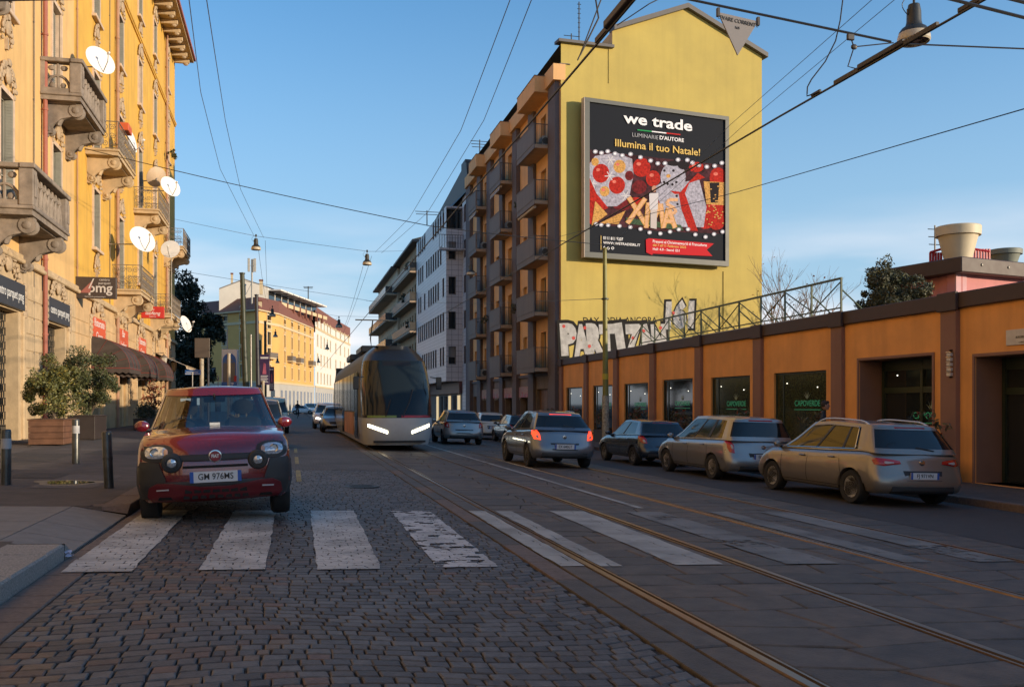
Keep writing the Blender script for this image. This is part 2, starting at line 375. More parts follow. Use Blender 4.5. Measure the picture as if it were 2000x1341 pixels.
# puddle in a hollow of the left pavement
WATER = mat('puddle_water', (0.02, 0.018, 0.015), 0.03, var=0)
WET = mat('puddle_rim', (0.19, 0.15, 0.10), 0.6, var=.3, vs=8)
g = MB(); cx, cy = PG(133, 942, .13)
def blob(rx, ry, n, ph, off, m):
    vs = [(cx, cy, gz(cx) + off)]
    for k in range(n):
        t = 2 * math.pi * k / n; r = 1 + .12 * math.sin(3 * t + ph) + .07 * math.sin(5 * t)
        x_ = cx + rx * r * math.cos(t); vs.append((x_, cy + ry * r * math.sin(t), gz(x_) + off))
    g.add(vs, [(0, 1 + k, 1 + (k + 1) % n) for k in range(n)], m)
blob(.50, .55, 40, 0, .133, WET); blob(.34, .34, 40, 1, .137, WATER)
o = struct('puddle', g)
# granite edging strip and tram paving
g = MB(); y = -4.0
while y < 110:
    ln = rr.uniform(.9, 1.3) if y < 45 else 4
    stone(g, [(2.31, y + .005), (2.53, y + .005), (2.53, y + ln - .005), (2.31, y + ln - .005)], 0, .004, SLAB[2] if rr.random() < .6 else GRANB, base=-.03); y += ln
struct('edging_strip', g)
g = MB(); sheet(g, 2.3, 8.8, 2.5, 34, -.024, MORT); sheet(g, 2.54, 8.8, -40, 2.5, 0, SLABF); sheet(g, 2.54, 8.8, 34, 170, 0, SLABF)
wob = [rr.uniform(0, 6) for _ in range(400)]
def rowline(j, x): return 2.4 + j * .52 + .06 * math.sin(1.7 * x + wob[j]) + .045 * math.sin(4.1 * x + 2 * wob[j])
for j in range(61):
    for (xa, xb, lo_, hi_) in ((2.56, 2.825, 9, 9), (2.965, 4.45, .48, .95), (4.59, 6.21, .5, .95), (6.35, 7.84, .5, .95), (7.98, 8.78, .8, .8)):
        if lo_ == 9 and j % 2: continue
        x = xa; sk = 0
        while x < xb - .12:
            ww = (xb - xa) if lo_ == 9 else rr.uniform(lo_, hi_)
            x1 = x + ww
            if xb - x1 < .3: x1 = xb
            s1 = rr.uniform(-.14, .14) if x1 < xb else 0
            gp = .010; jj = j + (2 if lo_ == 9 else 1)
            stone(g, [(x + gp, rowline(j, x) + gp), (x1 - gp, rowline(j, x1) + gp), (x1 - gp + s1, rowline(jj, x1) - gp), (x + gp + sk, rowline(jj, x) - gp)], -.003, rr.uniform(-.003, .003), rr.choice(SLAB), bev=.012, base=-.02)
            x = x1; sk = s1
struct('tram_paving', g)
g = MB(); sheet(g, 8.79, 12.3, -40, 150, -.004, ASPH); o_ = struct('carriageway', g)
g = MB(); rp = random.Random(12)
for k in range(16):
    x = rp.uniform(-7.6, -2.9); y = rp.uniform(13.2, 34); a = rp.uniform(.25, .9); b_ = rp.uniform(.3, 1.5); m_ = mat('asphalt_patch_dark', (.055, .046, .042), .9, var=.25, vs=6, bump=.3, bs=90) if k % 2 else mat('asphalt_patch_pale', (.115, .095, .085), .9, var=.25, vs=5, bump=.3, bs=90)
    pts = [(x - a + rp.uniform(-.08, .08), y - b_), (x + a, y - b_ + rp.uniform(-.1, .1)), (x + a + rp.uniform(-.08, .08), y + b_), (x - a, y + b_ + rp.uniform(-.1, .1))]; pts = [(max(-8.3, min(-2.5, p[0])), max(13.1, p[1])) for p in pts]
    g.add([(p[0], p[1], gz(p[0]) + .1295 + k * .0002) for p in pts], [(0, 1, 2, 3)], m_)
struct('pavement_patches', g)
MHM = mat('cast_iron', (.045, .042, .040), .5, metal=.5, var=.3, vs=20, bump=.4, bs=60)
for lab, x, y, off in (('round cast iron manhole cover in the left pavement behind the bollards', -5.3, 18.6, .131), ('round cast iron manhole cover in the cobbles beyond the crossing', 1.3, 17.5, .008)):
    b = MB(); b.lathe([(.33, -.02), (.33, .002), (.30, .004), (.30, 0), (.001, 0)], MHM, 28, c=(x, y, gz(x) + off))
    for q in range(5): b.box(x - .24 + abs(q - 2) * .03, x + .24 - abs(q - 2) * .03, y - .2 + q * .1 - .012, y - .2 + q * .1 + .012, gz(x) + off, gz(x) + off + .004, MHM)
    solo('manhole_cover', b, lab, 'manhole cover', (x, y, gz(x)))
RAIL = mat('rail_steel', (0.22, 0.145, 0.095), 0.32, metal=0.75, var=0.25, vs=5)
RAILD = mat('rail_groove', (0.075, 0.050, 0.034), 0.7, var=.2)
for i, X in enumerate((2.89, 4.52, 6.28, 7.91)):
    sgn = 1 if i % 2 == 0 else -1
    g = MB(); z = gz(X)
    def rb(a, b, z0, z1, m): g.add([(X + sgn * a, -30, z + z0), (X + sgn * b, -30, z + z1), (X + sgn * b, 130, z + z1), (X + sgn * a, 130, z + z0)], [(0, 1, 2, 3)], m)
    rb(-.060, -.052, -.02, .004, RAIL); rb(-.052, .006, .005, .006, RAIL); rb(.006, .012, .006, -.028, RAILD); rb(.012, .040, -.028, -.028, RAILD); rb(.040, .044, -.028, .002, RAILD); rb(.044, .062, .003, .003, RAIL)
    rb(.062, .066, .003, -.02, RAIL)
    solo('tram_rail', g, ['left rail of the near tram track set in the granite slabs', 'right rail of the near tram track, between the track slabs and the white lane line', 'left rail of the far tram track beyond the white lane line', 'rightmost rail of the far tram track, nearest the parked cars'][i], 'tram rail', (X, 10, z), 'grooved tram rails running up the street')
# paint
PAINT = None
def paint_mat(name, c, worn, brick=True):
    m = bpy.data.materials.new(name); m.use_nodes = True; n = m.node_tree.nodes; l = m.node_tree.links.new
    b = n['Principled BSDF']; b.inputs['Roughness'].default_value = .7
    t = n.new('ShaderNodeTexCoord'); no = n.new('ShaderNodeTexNoise'); no.inputs['Scale'].default_value = 9; no.inputs['Detail'].default_value = 8; no.inputs['Roughness'].default_value = .7
    l(t.outputs['Object'], no.inputs['Vector'])
    n2 = n.new('ShaderNodeTexNoise'); n2.inputs['Scale'].default_value = 1.7; n2.inputs['Detail'].default_value = 4; l(t.outputs['Object'], n2.inputs['Vector'])
    mix = n.new('ShaderNodeMixRGB'); mix.inputs[1].default_value = tuple(x * .55 for x in c) + (1,); mix.inputs[2].default_value = tuple(c) + (1,)
    mr = n.new('ShaderNodeMapRange'); mr.inputs[1].default_value = .3; mr.inputs[2].default_value = .62; l(n2.outputs[0], mr.inputs[0]); l(mr.outputs[0], mix.inputs[0]); l(mix.outputs[0], b.inputs['Base Color'])
    # the joints of the stones under the paint: dips, and holes where paint has worn off
    nw = n.new('ShaderNodeTexNoise'); nw.inputs['Scale'].default_value = 5; l(t.outputs['Object'], nw.inputs['Vector'])
    vm = n.new('ShaderNodeVectorMath'); vm.operation = 'MULTIPLY_ADD'; vm.inputs[1].default_value = (.14, .14, 0); l(nw.outputs['Color'], vm.inputs[0]); l(t.outputs['Object'], vm.inputs[2])
    br = n.new('ShaderNodeTexBrick'); br.inputs['Scale'].default_value = 1; br.inputs['Brick Width'].default_value = .15 if brick else .7; br.inputs['Row Height'].default_value = .13 if brick else .52
    br.inputs['Mortar Size'].default_value = .010; br.inputs['Mortar Smooth'].default_value = .6; br.inputs['Color1'].default_value = (0, 0, 0, 1); br.inputs['Color2'].default_value = (1, 1, 1, 1); br.inputs['Mortar'].default_value = (.5, .5, .5, 1)
    l(vm.outputs[0], br.inputs['Vector'])
    bu = n.new('ShaderNodeBump'); bu.inputs['Strength'].default_value = .5; bu.inputs['Distance'].default_value = .012; bu.invert = True; l(br.outputs['Fac'], bu.inputs['Height'])
    b2 = n.new('ShaderNodeBump'); b2.inputs['Strength'].default_value = .35; b2.inputs['Distance'].default_value = .01; l(no.outputs[0], b2.inputs['Height']); l(bu.outputs[0], b2.inputs['Normal']); l(b2.outputs[0], b.inputs['Normal'])
    # alpha
    a1 = n.new('ShaderNodeMath'); a1.operation = 'GREATER_THAN'; a1.inputs[1].default_value = .35
    s1 = n.new('ShaderNodeMath'); s1.operation = 'MULTIPLY_ADD'; s1.inputs[1].default_value = -.30; l(br.outputs['Fac'], s1.inputs[0]); l(no.outputs[0], s1.inputs[2]); l(s1.outputs[0], a1.inputs[0])
    last = a1.outputs[0]
    a1.inputs[1].default_value = .20
    if worn:
        sp = n.new('ShaderNodeSeparateColor'); l(br.outputs['Color'], sp.inputs[0])
        ad = n.new('ShaderNodeMath'); ad.operation = 'MULTIPLY_ADD'; ad.inputs[1].default_value = 1.1; l(no.outputs[0], ad.inputs[0]); l(sp.outputs[0], ad.inputs[2])
        lt = n.new('ShaderNodeMath'); lt.operation = 'GREATER_THAN'; lt.inputs[1].default_value = worn; l(ad.outputs[0], lt.inputs[0])
        mm = n.new('ShaderNodeMath'); mm.operation = 'MULTIPLY'; l(last, mm.inputs[0]); l(lt.outputs[0], mm.inputs[1]); last = mm.outputs[0]
    l(last, b.inputs['Alpha']); MATS[name] = m; return m
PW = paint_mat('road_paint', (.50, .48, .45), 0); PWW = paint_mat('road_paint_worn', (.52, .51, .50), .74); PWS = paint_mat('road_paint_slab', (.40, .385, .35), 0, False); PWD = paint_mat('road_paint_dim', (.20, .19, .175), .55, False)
g = MB()
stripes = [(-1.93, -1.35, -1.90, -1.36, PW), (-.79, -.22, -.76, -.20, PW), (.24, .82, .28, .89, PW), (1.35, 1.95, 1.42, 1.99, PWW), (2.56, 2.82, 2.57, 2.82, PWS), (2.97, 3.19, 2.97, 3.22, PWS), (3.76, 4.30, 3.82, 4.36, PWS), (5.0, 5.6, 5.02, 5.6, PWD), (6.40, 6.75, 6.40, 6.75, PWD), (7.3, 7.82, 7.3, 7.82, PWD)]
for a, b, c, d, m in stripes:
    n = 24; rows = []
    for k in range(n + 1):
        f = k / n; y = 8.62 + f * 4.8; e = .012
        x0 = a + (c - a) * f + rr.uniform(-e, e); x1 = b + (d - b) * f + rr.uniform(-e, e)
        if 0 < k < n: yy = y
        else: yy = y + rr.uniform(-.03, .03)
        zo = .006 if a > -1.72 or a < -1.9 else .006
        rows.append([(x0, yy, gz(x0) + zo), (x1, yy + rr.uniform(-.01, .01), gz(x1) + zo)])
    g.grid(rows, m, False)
LINE = PWS
for y0, y1 in ((13.9, 60),):
    g.quad((5.42, y0, gz(5.42) + .007), (5.53, y0, gz(5.5) + .007), (5.53, y1, gz(5.5) + .007), (5.42, y1, gz(5.42) + .007), PWS)
YEL = paint_mat('road_paint_yellow', (.34, .27, .10), .5)
for y0 in (18.5, 24, 29.5): g.quad((.12, y0, gz(.1) + .007), (.22, y0, gz(.2) + .007), (.22, y0 + 3.2, gz(.2) + .007), (.12, y0 + 3.2, gz(.1) + .007), YEL)
struct('road_markings', g)
# ============================================================ left side of the street
XL, KL = -8.4, 1.105
yL = lambda y: y * KL
zL = lambda z: 1.5 + (z - 1.5) * KL
TL = Matrix(((0, 1, 0, XL), (1, 0, 0, 0), (0, 0, 1, 0), (0, 0, 0, 1)))       # (s, out, z) -> world on the left facade
RL = Matrix(((0, 1, 0, 0), (1, 0, 0, 0), (0, 0, 1, 0), (0, 0, 0, 1)))
PEACH = mat('peach_plaster', (.67, .43, .175), .85, var=.10, vs=.8, bump=.15, bs=30, streak=.25)
YPLA = mat('yellow_plaster', (.66, .385, .065), .85, var=.10, vs=.7, bump=.15, bs=30, streak=.30)
CREAM = mat('cream_stone', (.50, .37, .22), .85, var=.16, vs=3, bump=.3, bs=25, streak=.35)
STUC = mat('ornament_stucco', (.40, .30, .195), .85, var=.25, vs=6, bump=.3, bs=40)
BSTONE = mat('balcony_stone', (.25, .205, .165), .9, var=.35, vs=3, bump=.35, bs=40, streak=.5)
SHUT = mat('grey_shutter', (.30, .29, .24), .6, var=.12, vs=4)
REV = mat('window_surround', (.58, .44, .32), .8, var=.15, vs=4)
PANE = mat('window_pane', (.018, .022, .024), .05, var=0, spec=.8)
PANEB = mat('window_pane_curtained', (.16, .15, .13), .12, var=.5, vs=2.5, spec=.8)
PIPER = mat('red_brown_pipe', (.32, .105, .070), .5, var=.15)
PIPEB = mat('brown_pipe', (.36, .20, .12), .5, var=.15)
IRON = mat('wrought_iron', (.16, .13, .10), .6, var=.3, vs=20)
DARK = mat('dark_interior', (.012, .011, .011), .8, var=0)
ROOFR = mat('red_roof', (.20, .075, .048), .85, var=.25, vs=8, bump=.5, bs=14)
GRILL = mat('steel_grille', (.10, .095, .085), .45, metal=.6, var=.2)
WHITE = mat('white_lettering', (.75, .75, .73), .6, var=0)
SIGND = mat('charcoal_sign', (.040, .042, .050), .45, var=.1)
SIGNB = mat('brown_sign', (.055, .038, .030), .45, var=.1)
SIGNR = mat('orange_red_sign', (.62, .10, .035), .5, var=.08)
RED = mat('red_sign', (.50, .03, .02), .5, var=.08)
def ornament(mb, s, o, z, w, h, m, seed=0, T=TL):
    r = random.Random(seed)
    mb.ball((s, o + .05, z + h * .45), (w * .13, .09, h * .30), m, T, 8, 5)
    mb.ball((s, o + .08, z + h * .85), (w * .11, .07, h * .14), m, T, 7, 4)
    for sg in (-1, 1):
        for k in range(6):
            f = k / 5; x = s + sg * w * (.12 + .36 * f); zz = z + h * (.75 - .6 * f * f) + r.uniform(-.03, .03)
            mb.ball((x, o + .05, zz), (w * r.uniform(.05, .085), .06, h * r.uniform(.08, .15)), m, T, 6, 4)
            mb.ball((x - sg * w * .06, o + .04, zz - h * .22), (w * .045, .045, h * .09), m, T, 6, 4)
        pts = []
        for k in range(12):
            t = k / 11 * 4.4; rr_ = w * .15 * (1 - k / 15)
            pts.append((s + sg * (w * .28 + rr_ * math.cos(t)), o + .06, z + h * .42 + rr_ * math.sin(t) * h / w * 1.2))
        mb.tube(pts, .028, m, 5, T)
def classic_window(w, h, door=False, seed=0):
    """meshes local to the opening's bottom centre: (s, out, z) turned to the left facade"""
    d = {}
    f = MB(RL); b = .15
    f.box(-w / 2 - b, -w / 2, -.02, .07, -.02, h + b, REV); f.box(w / 2, w / 2 + b, -.02, .07, -.02, h + b, REV); f.box(-w / 2, w / 2, -.02, .068, h, h + b, REV)
    if not door: f.box(-w / 2 - b - .08, w / 2 + b + .08, -.02, .20, -.16, -.022, REV, bev=.02)
    f.box(-w / 2, w / 2, -.24, -.18, 0, .07, SHUT); f.box(-.03, .03, -.24, -.17, .07, h, SHUT); f.box(-w / 2, w / 2, -.24, -.18, h - .07, h, SHUT)
    f.box(-w / 2, -w / 2 + .06, -.24, -.18, .07, h - .07, SHUT); f.box(w / 2 - .06, w / 2, -.24, -.18, .07, h - .07, SHUT)
    f.box(-w / 2 + .06, w / 2 - .06, -.24, -.185, h * .36, h * .36 + .04, SHUT)
    d['window'] = f.mesh('window')
    p = MB(RL); p.quad((-w / 2, -.22, 0), (w / 2, -.22, 0), (w / 2, -.22, h), (-w / 2, -.22, h), PANE); d['pane'] = p.mesh('pane')
    s = MB(RL)
    for x0, x1 in ((w / 2 - .05, w / 2 - .01),) if seed % 3 else ((-w / 2 + .05, w / 2 - .05),):
        if x1 - x0 > .1:
            yy = -.14; s.box(x0, x1, yy - .02, yy, .02, h - .02, SHUT)
            k = .08
            while k < h - .1: s.box(x0 + .06, x1 - .06, yy - .01, yy + .02, k, k + .035, SHUT); k += .075
        else:
            s.box(x0, x1, -.17, .06, .02, h - .02, SHUT); k = .08
            while k < h - .1: s.box(x0 - .012, x1, -.13, .04, k, k + .04, SHUT); k += .09
    d['shutter'] = s.mesh('shutter')
    o = MB(RL); ornament(o, 0, 0.04, h + b - .02, w * 1.35, .95, STUC, seed, None)
    if not door:
        ornament(o, 0, 0.02, -.95, w * .85, .8, STUC, seed + 9, None); o.box(-.06, .06, 0, .1, -1.25, -.9, STUC)
    d['ornament'] = o.mesh('ornament')
    return d
def put(bld, d, loc, main='window', label=None):
    o = link(main, d[main], bld, Vector(loc) - bld.location)
    for k, m in d.items():
        if k != main: link(k, m, o)
    if label: o['label'] = label
    return o
WIN = [classic_window(1.25, 2.55, False, k) for k in range(3)]
DOOR = [classic_window(1.25, 3.75, True, k) for k in range(3)]
WSM = classic_window(1.25, 2.2, False, 2)
def scroll(mb, s, o, z, r, sg, m, T, tr=.014, turns=1.6, flip=1, n=16):
    pts = []
    for k in range(n + 1):
        t = k / n * turns * 2 * math.pi; q = r * (1 - .85 * k / n); pts.append((s + sg * q * math.cos(t), o, z + flip * q * math.sin(t)))
    mb.tube(pts, tr, m, 4, T, cap=False)
def bracket(mb, s, z, out, m, T):                # scrolled console under a balcony
    w = .17
    prof = [(0, 0), (0, -1.15), (.12, -1.15), (.25, -.85), (out * .45, -.55), (out * .8, -.42), (out * .92, -.2), (out * .92, 0)]
    mb.add([(s - w, p[0], z + p[1]) for p in prof] + [(s + w, p[0], z + p[1]) for p in prof], [list(range(8)), list(range(15, 7, -1))] + [(i, (i + 1) % 8, 8 + (i + 1) % 8, 8 + i) for i in range(8)], m, False, T)
    A = T @ Matrix.Translation((s - w - .03, 0, 0)) @ Matrix.Rotation(R(90), 4, 'Y')
    for (oo, zz, rr_) in ((out * .80, -.24, .24), (.2, -.95, .15)):
        mb.lathe([(rr_, 0), (rr_, .06), (rr_ * .7, .09), (rr_ * .7, 2 * w - .03), (rr_, 2 * w), (rr_, 2 * w + .06)], m, 14, T @ Matrix.Translation((s - w - .03, oo, z + zz)) @ Matrix.Rotation(R(90), 4, 'Y'))
        mb.ball((s - w - .05, oo, z + zz), (.04, rr_ * .5, rr_ * .5), m, T, 7, 4)
    for k in range(5): mb.ball((s, out * .35 + k * .02, z - .72 + k * .05), (.13, .1, .08), m, T, 6, 4)
def balcony(bld, s0, s1, zt, out, stone, seed=0, dirt=None):
    m = BSTONE if stone else CREAM
    b = MB(); th = .26
    b.box(s0, s1, 0, out, zt - .10, zt, m, TL, bev=.02); b.box(s0 + .06, s1 - .06, 0, out - .06, zt - th, zt - .102, m, TL)
    b.box(s0 + .3, s1 - .3, .1, out - .25, zt - th - .05, zt - th - .002, m, TL)
    o = part('balcony', b, bld)
    n = 2 if not stone else 2
    for k in range(n):
        br = MB(); bracket(br, s0 + .55 + (s1 - s0 - 1.1) * k / (n - 1), zt - th, out, m, TL); part('bracket', br, o)
    h = 1.2; r = MB()
    if stone:
        for ss in (s0 + .22, s1 - .22):
            r.box(ss - .2, ss + .2, out - .42, out - .02, zt, zt + h - .14, BSTONE, TL, bev=.03); r.box(ss - .12, ss + .12, out - .03, out + .01, zt + .25, zt + h - .3, BSTONE, TL, bev=.02)
        r.box(s0 - .03, s1 + .03, out - .38, out + .03, zt + h - .14, zt + h, BSTONE, TL, bev=.02); r.box(s0 + .42, s1 - .42, out - .34, out - .08, zt, zt + .1, BSTONE, TL)
        n = max(3, int((s1 - s0 - .84) / .42)); st = (s1 - s0 - .84) / n
        for k in range(n):
            c = s0 + .42 + st * (k + .5); zz = zt + .1; oo = out - .2
            for sg in (-1, 1):
                r.tube([(c + sg * st * .48, oo, zz), (c + sg * st * .42, oo, zz + .35), (c + sg * st * .2, oo, zz + .58), (c, oo, zz + .66)], .045, BSTONE, 5, TL)
                r.tube([(c + sg * st * .05, oo, zz), (c + sg * st * .12, oo, zz + .3), (c + sg * st * .05, oo, zz + .55)], .03, BSTONE, 5, TL)
                r.ball((c + sg * st * .3, oo, zz + .74), (.07, .05, .09), BSTONE, TL, 6, 4)
            r.ball((c, oo, zz + .80), (.09, .06, .12), BSTONE, TL, 7, 4)
            r.ball((c, oo, zz + .12), (.07, .05, .1), BSTONE, TL, 6, 4)
        for ss in (s0 + .2, s1 - .2):          # the short sides with a pierced panel
            r.box(ss - .15, ss + .17, .0, .14, zt, zt + h - .14, BSTONE, TL); r.box(ss - .19, ss + .19, 0, out - .38, zt + h - .14, zt + h - .002, BSTONE, TL, bev=.02)
            r.box(ss - .14, ss + .14, .14, out - .42, zt, zt + .16, BSTONE, TL)
            cy = (out - .28) / 2; zz = zt + .16
            pts = [(ss, cy + (cy - .16) * math.cos(t / 10 * math.pi), zz + .46 * math.sin(t / 10 * math.pi)) for t in range(11)]
            r.tube(pts, .05, BSTONE, 6, TL); r.tube([(ss, cy, zz), (ss, cy, zz + .88)], .045, BSTONE, 6, TL)
            for sg in (-1, 1):
                r.ball((ss, cy + sg * .2, zz + .72), (.06, .13, .10), BSTONE, TL, 7, 4); r.ball((ss, cy + sg * .17, zz + .12), (.05, .1, .1), BSTONE, TL, 7, 4)
    else:
        r.box(s0 + .02, s1 - .02, out - .06, out - .02, zt + h - .05, zt + h - .02, IRON, TL)
        for ss in (s0 + .04, s1 - .04): r.box(ss - .02, ss + .02, 0, out - .06, zt + h - .05, zt + h - .02, IRON, TL); r.box(ss - .02, ss + .02, out - .06, out - .02, zt, zt + h - .052, IRON, TL)
        n = int((s1 - s0) / .30); st = (s1 - s0 - .06) / n
        for k in range(n):
            c = s0 + .03 + st * (k + .5); oo = out - .04
            r.tube([(c - st / 2, oo, zt), (c - st / 2, oo, zt + h - .05)], .010, IRON, 4, TL)
            for (zz, fl) in ((.20, 1), (.52, -1), (.86, 1)):
                scroll(r, c, oo, zt + zz, st * .48, 1 if k % 2 else -1, IRON, TL, flip=fl)
            r.ball((c, oo + .01, zt + .36), (.04, .02, .07), IRON, TL, 5, 4); r.ball((c, oo + .01, zt + .7), (.05, .02, .05), IRON, TL, 5, 4)
        for ss in (s0 + .04, s1 - .04):
            M_ = TL @ Matrix.Translation((ss, 0, 0)) @ Matrix.Rotation(R(90), 4, 'Z')
            for k in range(4):
                c = .14 + (out - .2) * (k + .5) / 4 - .08
                r.tube([(ss, c - .13, zt), (ss, c - .13, zt + h - .05)], .010, IRON, 4, TL)
                for (zz, fl) in ((.22, 1), (.58, -1), (.92, 1)): scroll(r, c, 0, zt + zz, .14, 1 if k % 2 else -1, IRON, M_, flip=fl)
    part('railing', r, o); return o

F2, F3, F4, F5, EAVE = zL(6.6), zL(11.3), zL(15.9), zL(20.6), zL(24.7)
def left_building(name, label, y0, y1, cols, doors2, doors3, wm, ground_m, y_vis):
    t = thing(name, label, 'apartment building', (XL - 4, (y0 + y1) / 2, 0))
    ops = []; W_ = []
    for c in cols:
        for fz, dz, h in ((F2, zL(7.75), 2.55), (F3, zL(12.35), 2.55), (F4, zL(16.95), 2.55), (F5, zL(21.5), 2.2)):
            door = (fz == F2 and c in doors2) or (fz == F3 and c in doors3)
            z0 = fz + .02 if door else dz; h_ = 3.75 if door else h
            ops.append((c - .625, c + .625, z0, z0 + h_)); W_.append((c, z0, door, fz))
    g_ops = [(c - 1.3, c + 1.3, gz(XL) + .13, zL(4.15)) for c in cols]
    b = MB(); wall(b, y0, y1, zL(5.75), EAVE, ops, wm, .26, REV)
    for M_ in (b,):
        M_.T = None
    w2 = MB(TL); wall(w2, y0, y1, zL(5.75), EAVE, ops, wm, .26, REV)
    w2.quad((y0, 0, -1), (y0, -13, -1), (y0, -13, EAVE + 1.2), (y0, 0, EAVE), wm); w2.quad((y1, 0, -1), (y1, -13, -1), (y1, -13, EAVE + 1.2), (y1, 0, EAVE), wm)
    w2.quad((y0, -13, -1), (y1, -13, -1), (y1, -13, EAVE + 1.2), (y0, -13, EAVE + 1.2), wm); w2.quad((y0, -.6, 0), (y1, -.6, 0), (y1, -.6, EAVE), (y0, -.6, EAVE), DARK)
    part('wall', w2, t)
    gm = MB(TL); wall(gm, y0, y1, -.2, zL(5.6), g_ops, ground_m, .55, ground_m, .03)
    z = 1.0
    while z < 5.4:                              # rusticated joints
        for a, bb in zip([y0] + [c + 1.6 for c in cols], [c - 1.6 for c in cols] + [y1]):
            if bb - a > .2: gm.box(a, bb, .028, .055, z + .03, z + .52, ground_m, bev=.012)
        z += .56
    gm.box(y0, y1, -.02, .20, zL(5.55), zL(5.68), CREAM, bev=.03); gm.box(y0, y1, -.02, .13, zL(5.68), zL(5.8), CREAM)
    gm.box(y0, y1, -.02, .10, -.2, gz(XL) + .62, BSTONE) if False else None
    part('ground_storey', gm, t)
    rf = MB(TL); rf.box(y0, y1, -13, 1.35, EAVE, EAVE + .12, CREAM); rf.box(y0, y1, 1.2, 1.5, EAVE + .12, EAVE + .34, PIPER)
    rf.add([(y0, 1.3, EAVE + .3), (y1, 1.3, EAVE + .3), (y1, -6, EAVE + 3), (y0, -6, EAVE + 3), (y0, -13, EAVE + 1), (y1, -13, EAVE + 1)], [(0, 1, 2, 3), (3, 2, 5, 4)], ROOFR)
    y = y0 + .5
    while y < y1:
        if y > y_vis:
            rf.box(y - .12, y + .12, 0, 1.1, EAVE - .3, EAVE - .002, CREAM, bev=.03); rf.ball((y, .85, EAVE - .34), (.13, .2, .13), STUC, None, 7, 5)
        y += 1.45
    part('roof', rf, t)
    sc_ = MB(TL); sc_.box(y0, y1, -.02, .14, F5 - .25, F5 - .08, wm, bev=.03); sc_.box(y0, y1, -.02, .08, F5 - .36, F5 - .252, wm); part('string_course', sc_, t)
    rn = random.Random(5)
    for i, (c, z0, door, fz) in enumerate(W_):
        d = (DOOR if door else WIN)[rn.randrange(3)] if fz != F5 else WSM
        if c > y_vis: put(t, d, (XL, c, z0))
        else:
            o = link('window', d['window'], t, Vector((XL, c, z0)) - t.location); link('pane', d['pane'], o)
    for c in doors2: balcony(t, c - 2.2, c + 2.2, F2, 1.35, ground_m is CREAM and wm is PEACH, 1)
    for c in doors3: balcony(t, c - 2.2, c + 2.2, F3, 1.35, ground_m is CREAM and wm is PEACH, 2)
    return t
colsA = [-16.5, -10.3, -4.1, 2.1, 8.3, 14.5, yL(22.2), yL(27.8), yL(33.4)]
tA = left_building('apartment_building', 'tall peach plastered apartment building with carved stone balconies, nearest on the left of the street', -22, yL(36.1), colsA, [18.0 * 0 + colsA[7]], [colsA[6], colsA[8]], PEACH, CREAM, 20)
colsB = [yL(39.9), yL(45.4), yL(51.0), yL(56.4), yL(62.0)]
PGR_ = mat('pale_peach_ground', (.56, .38, .20), .85, var=.15, vs=1.5, bump=.2, bs=30, streak=.35)
tB = left_building('apartment_building', 'bright yellow apartment building with iron scroll balconies and brown awnings, beside the peach one', yL(36.1), yL(66), colsB, [colsB[1], colsB[3]], [colsB[0], colsB[2], colsB[4]], YPLA, PGR_, 20)
# drainpipes
def pipe(t, y, r, m, z1, off=.14, z0=.3):
    b = MB(); b.tube([(XL + off, y, z0), (XL + off, y, z1)], r, m, 10)
    z = z0 + 1
    while z < z1: b.tube([(XL + off, y, z), (XL + off, y, z + .07)], r * 1.3, m, 10); b.box(XL, XL + off, y - .02, y + .02, z + .01, z + .05, m); z += 2.6
    part('drainpipe', b, t)
pipe(tA, PX(80, 200, XL).y, .075, PIPER, EAVE); pipe(tA, PX(64, 200, XL).y, .02, IRON, EAVE, .04)
pipe(tB, PX(148, 100, XL).y, .03, PIPEB, EAVE, .06, 6); pipe(tB, PX(224, 100, XL).y, .085, PIPEB, EAVE); pipe(tB, PX(213, 100, XL).y, .02, IRON, EAVE, .04, 6); pipe(tB, PX(322, 100, XL).y, .085, PIPEB, EAVE)
# ground floor fronts
def grille(name, t, c, w, z0, z1, steps=False):
    b = MB(TL); z = z0; k = 0; o_ = -.35
    b.quad((c - w / 2, -.5, z0), (c + w / 2, -.5, z0), (c + w / 2, -.5, z1), (c - w / 2, -.5, z1), DARK)
    while z < z1:
        b.box(c - w / 2, c + w / 2, o_, o_ + .02, z, z + .028, GRILL)
        x = c - w / 2 + (.12 if k % 2 else 0)
        while x < c + w / 2: b.box(x, x + .022, o_ - .008, o_ + .03, z + .028, z + .22, GRILL); x += .24
        z += .22; k += 1
    b.box(c - w / 2, c + w / 2, -.4, -.33, z0, z0 + .5, GRILL)
    part(name, b, t)
G0 = gz(XL) + .13
for c in colsA[4:]: grille('rolling_grille', tA, c, 2.6, G0, zL(4.15))
for c in colsB:
    grille('rolling_grille', tB, c, 1.6, G0, zL(4.15))
    b = MB(TL); b.box(c - 1.3, c - .8, -.45, -.05, G0, zL(4.15), CREAM); b.box(c + .8, c + 1.3, -.45, -.05, G0, zL(4.15), CREAM); part('door_jamb', b, tB)
for t, cs, hw in ((tA, colsA[5:], 1.75), (tB, colsB, 1.45)):
    for i, c in enumerate(cs):
        b = MB(TL); ornament(b, c, .06, zL(5.02), 2.3, 1.15 if t is tB else .85, STUC, 30 + i, None)
        for sg in (-1, 1):
            b.box(c + sg * hw - .13, c + sg * hw + .13, .0, .12, G0, zL(5.0), CREAM, bev=.03)
            for k in range(5): b.ball((c + sg * hw, .1, zL(5.0) - .1 - k * .22), (.15, .09, .14), STUC, None, 6, 4)
        part('door_surround', b, t)
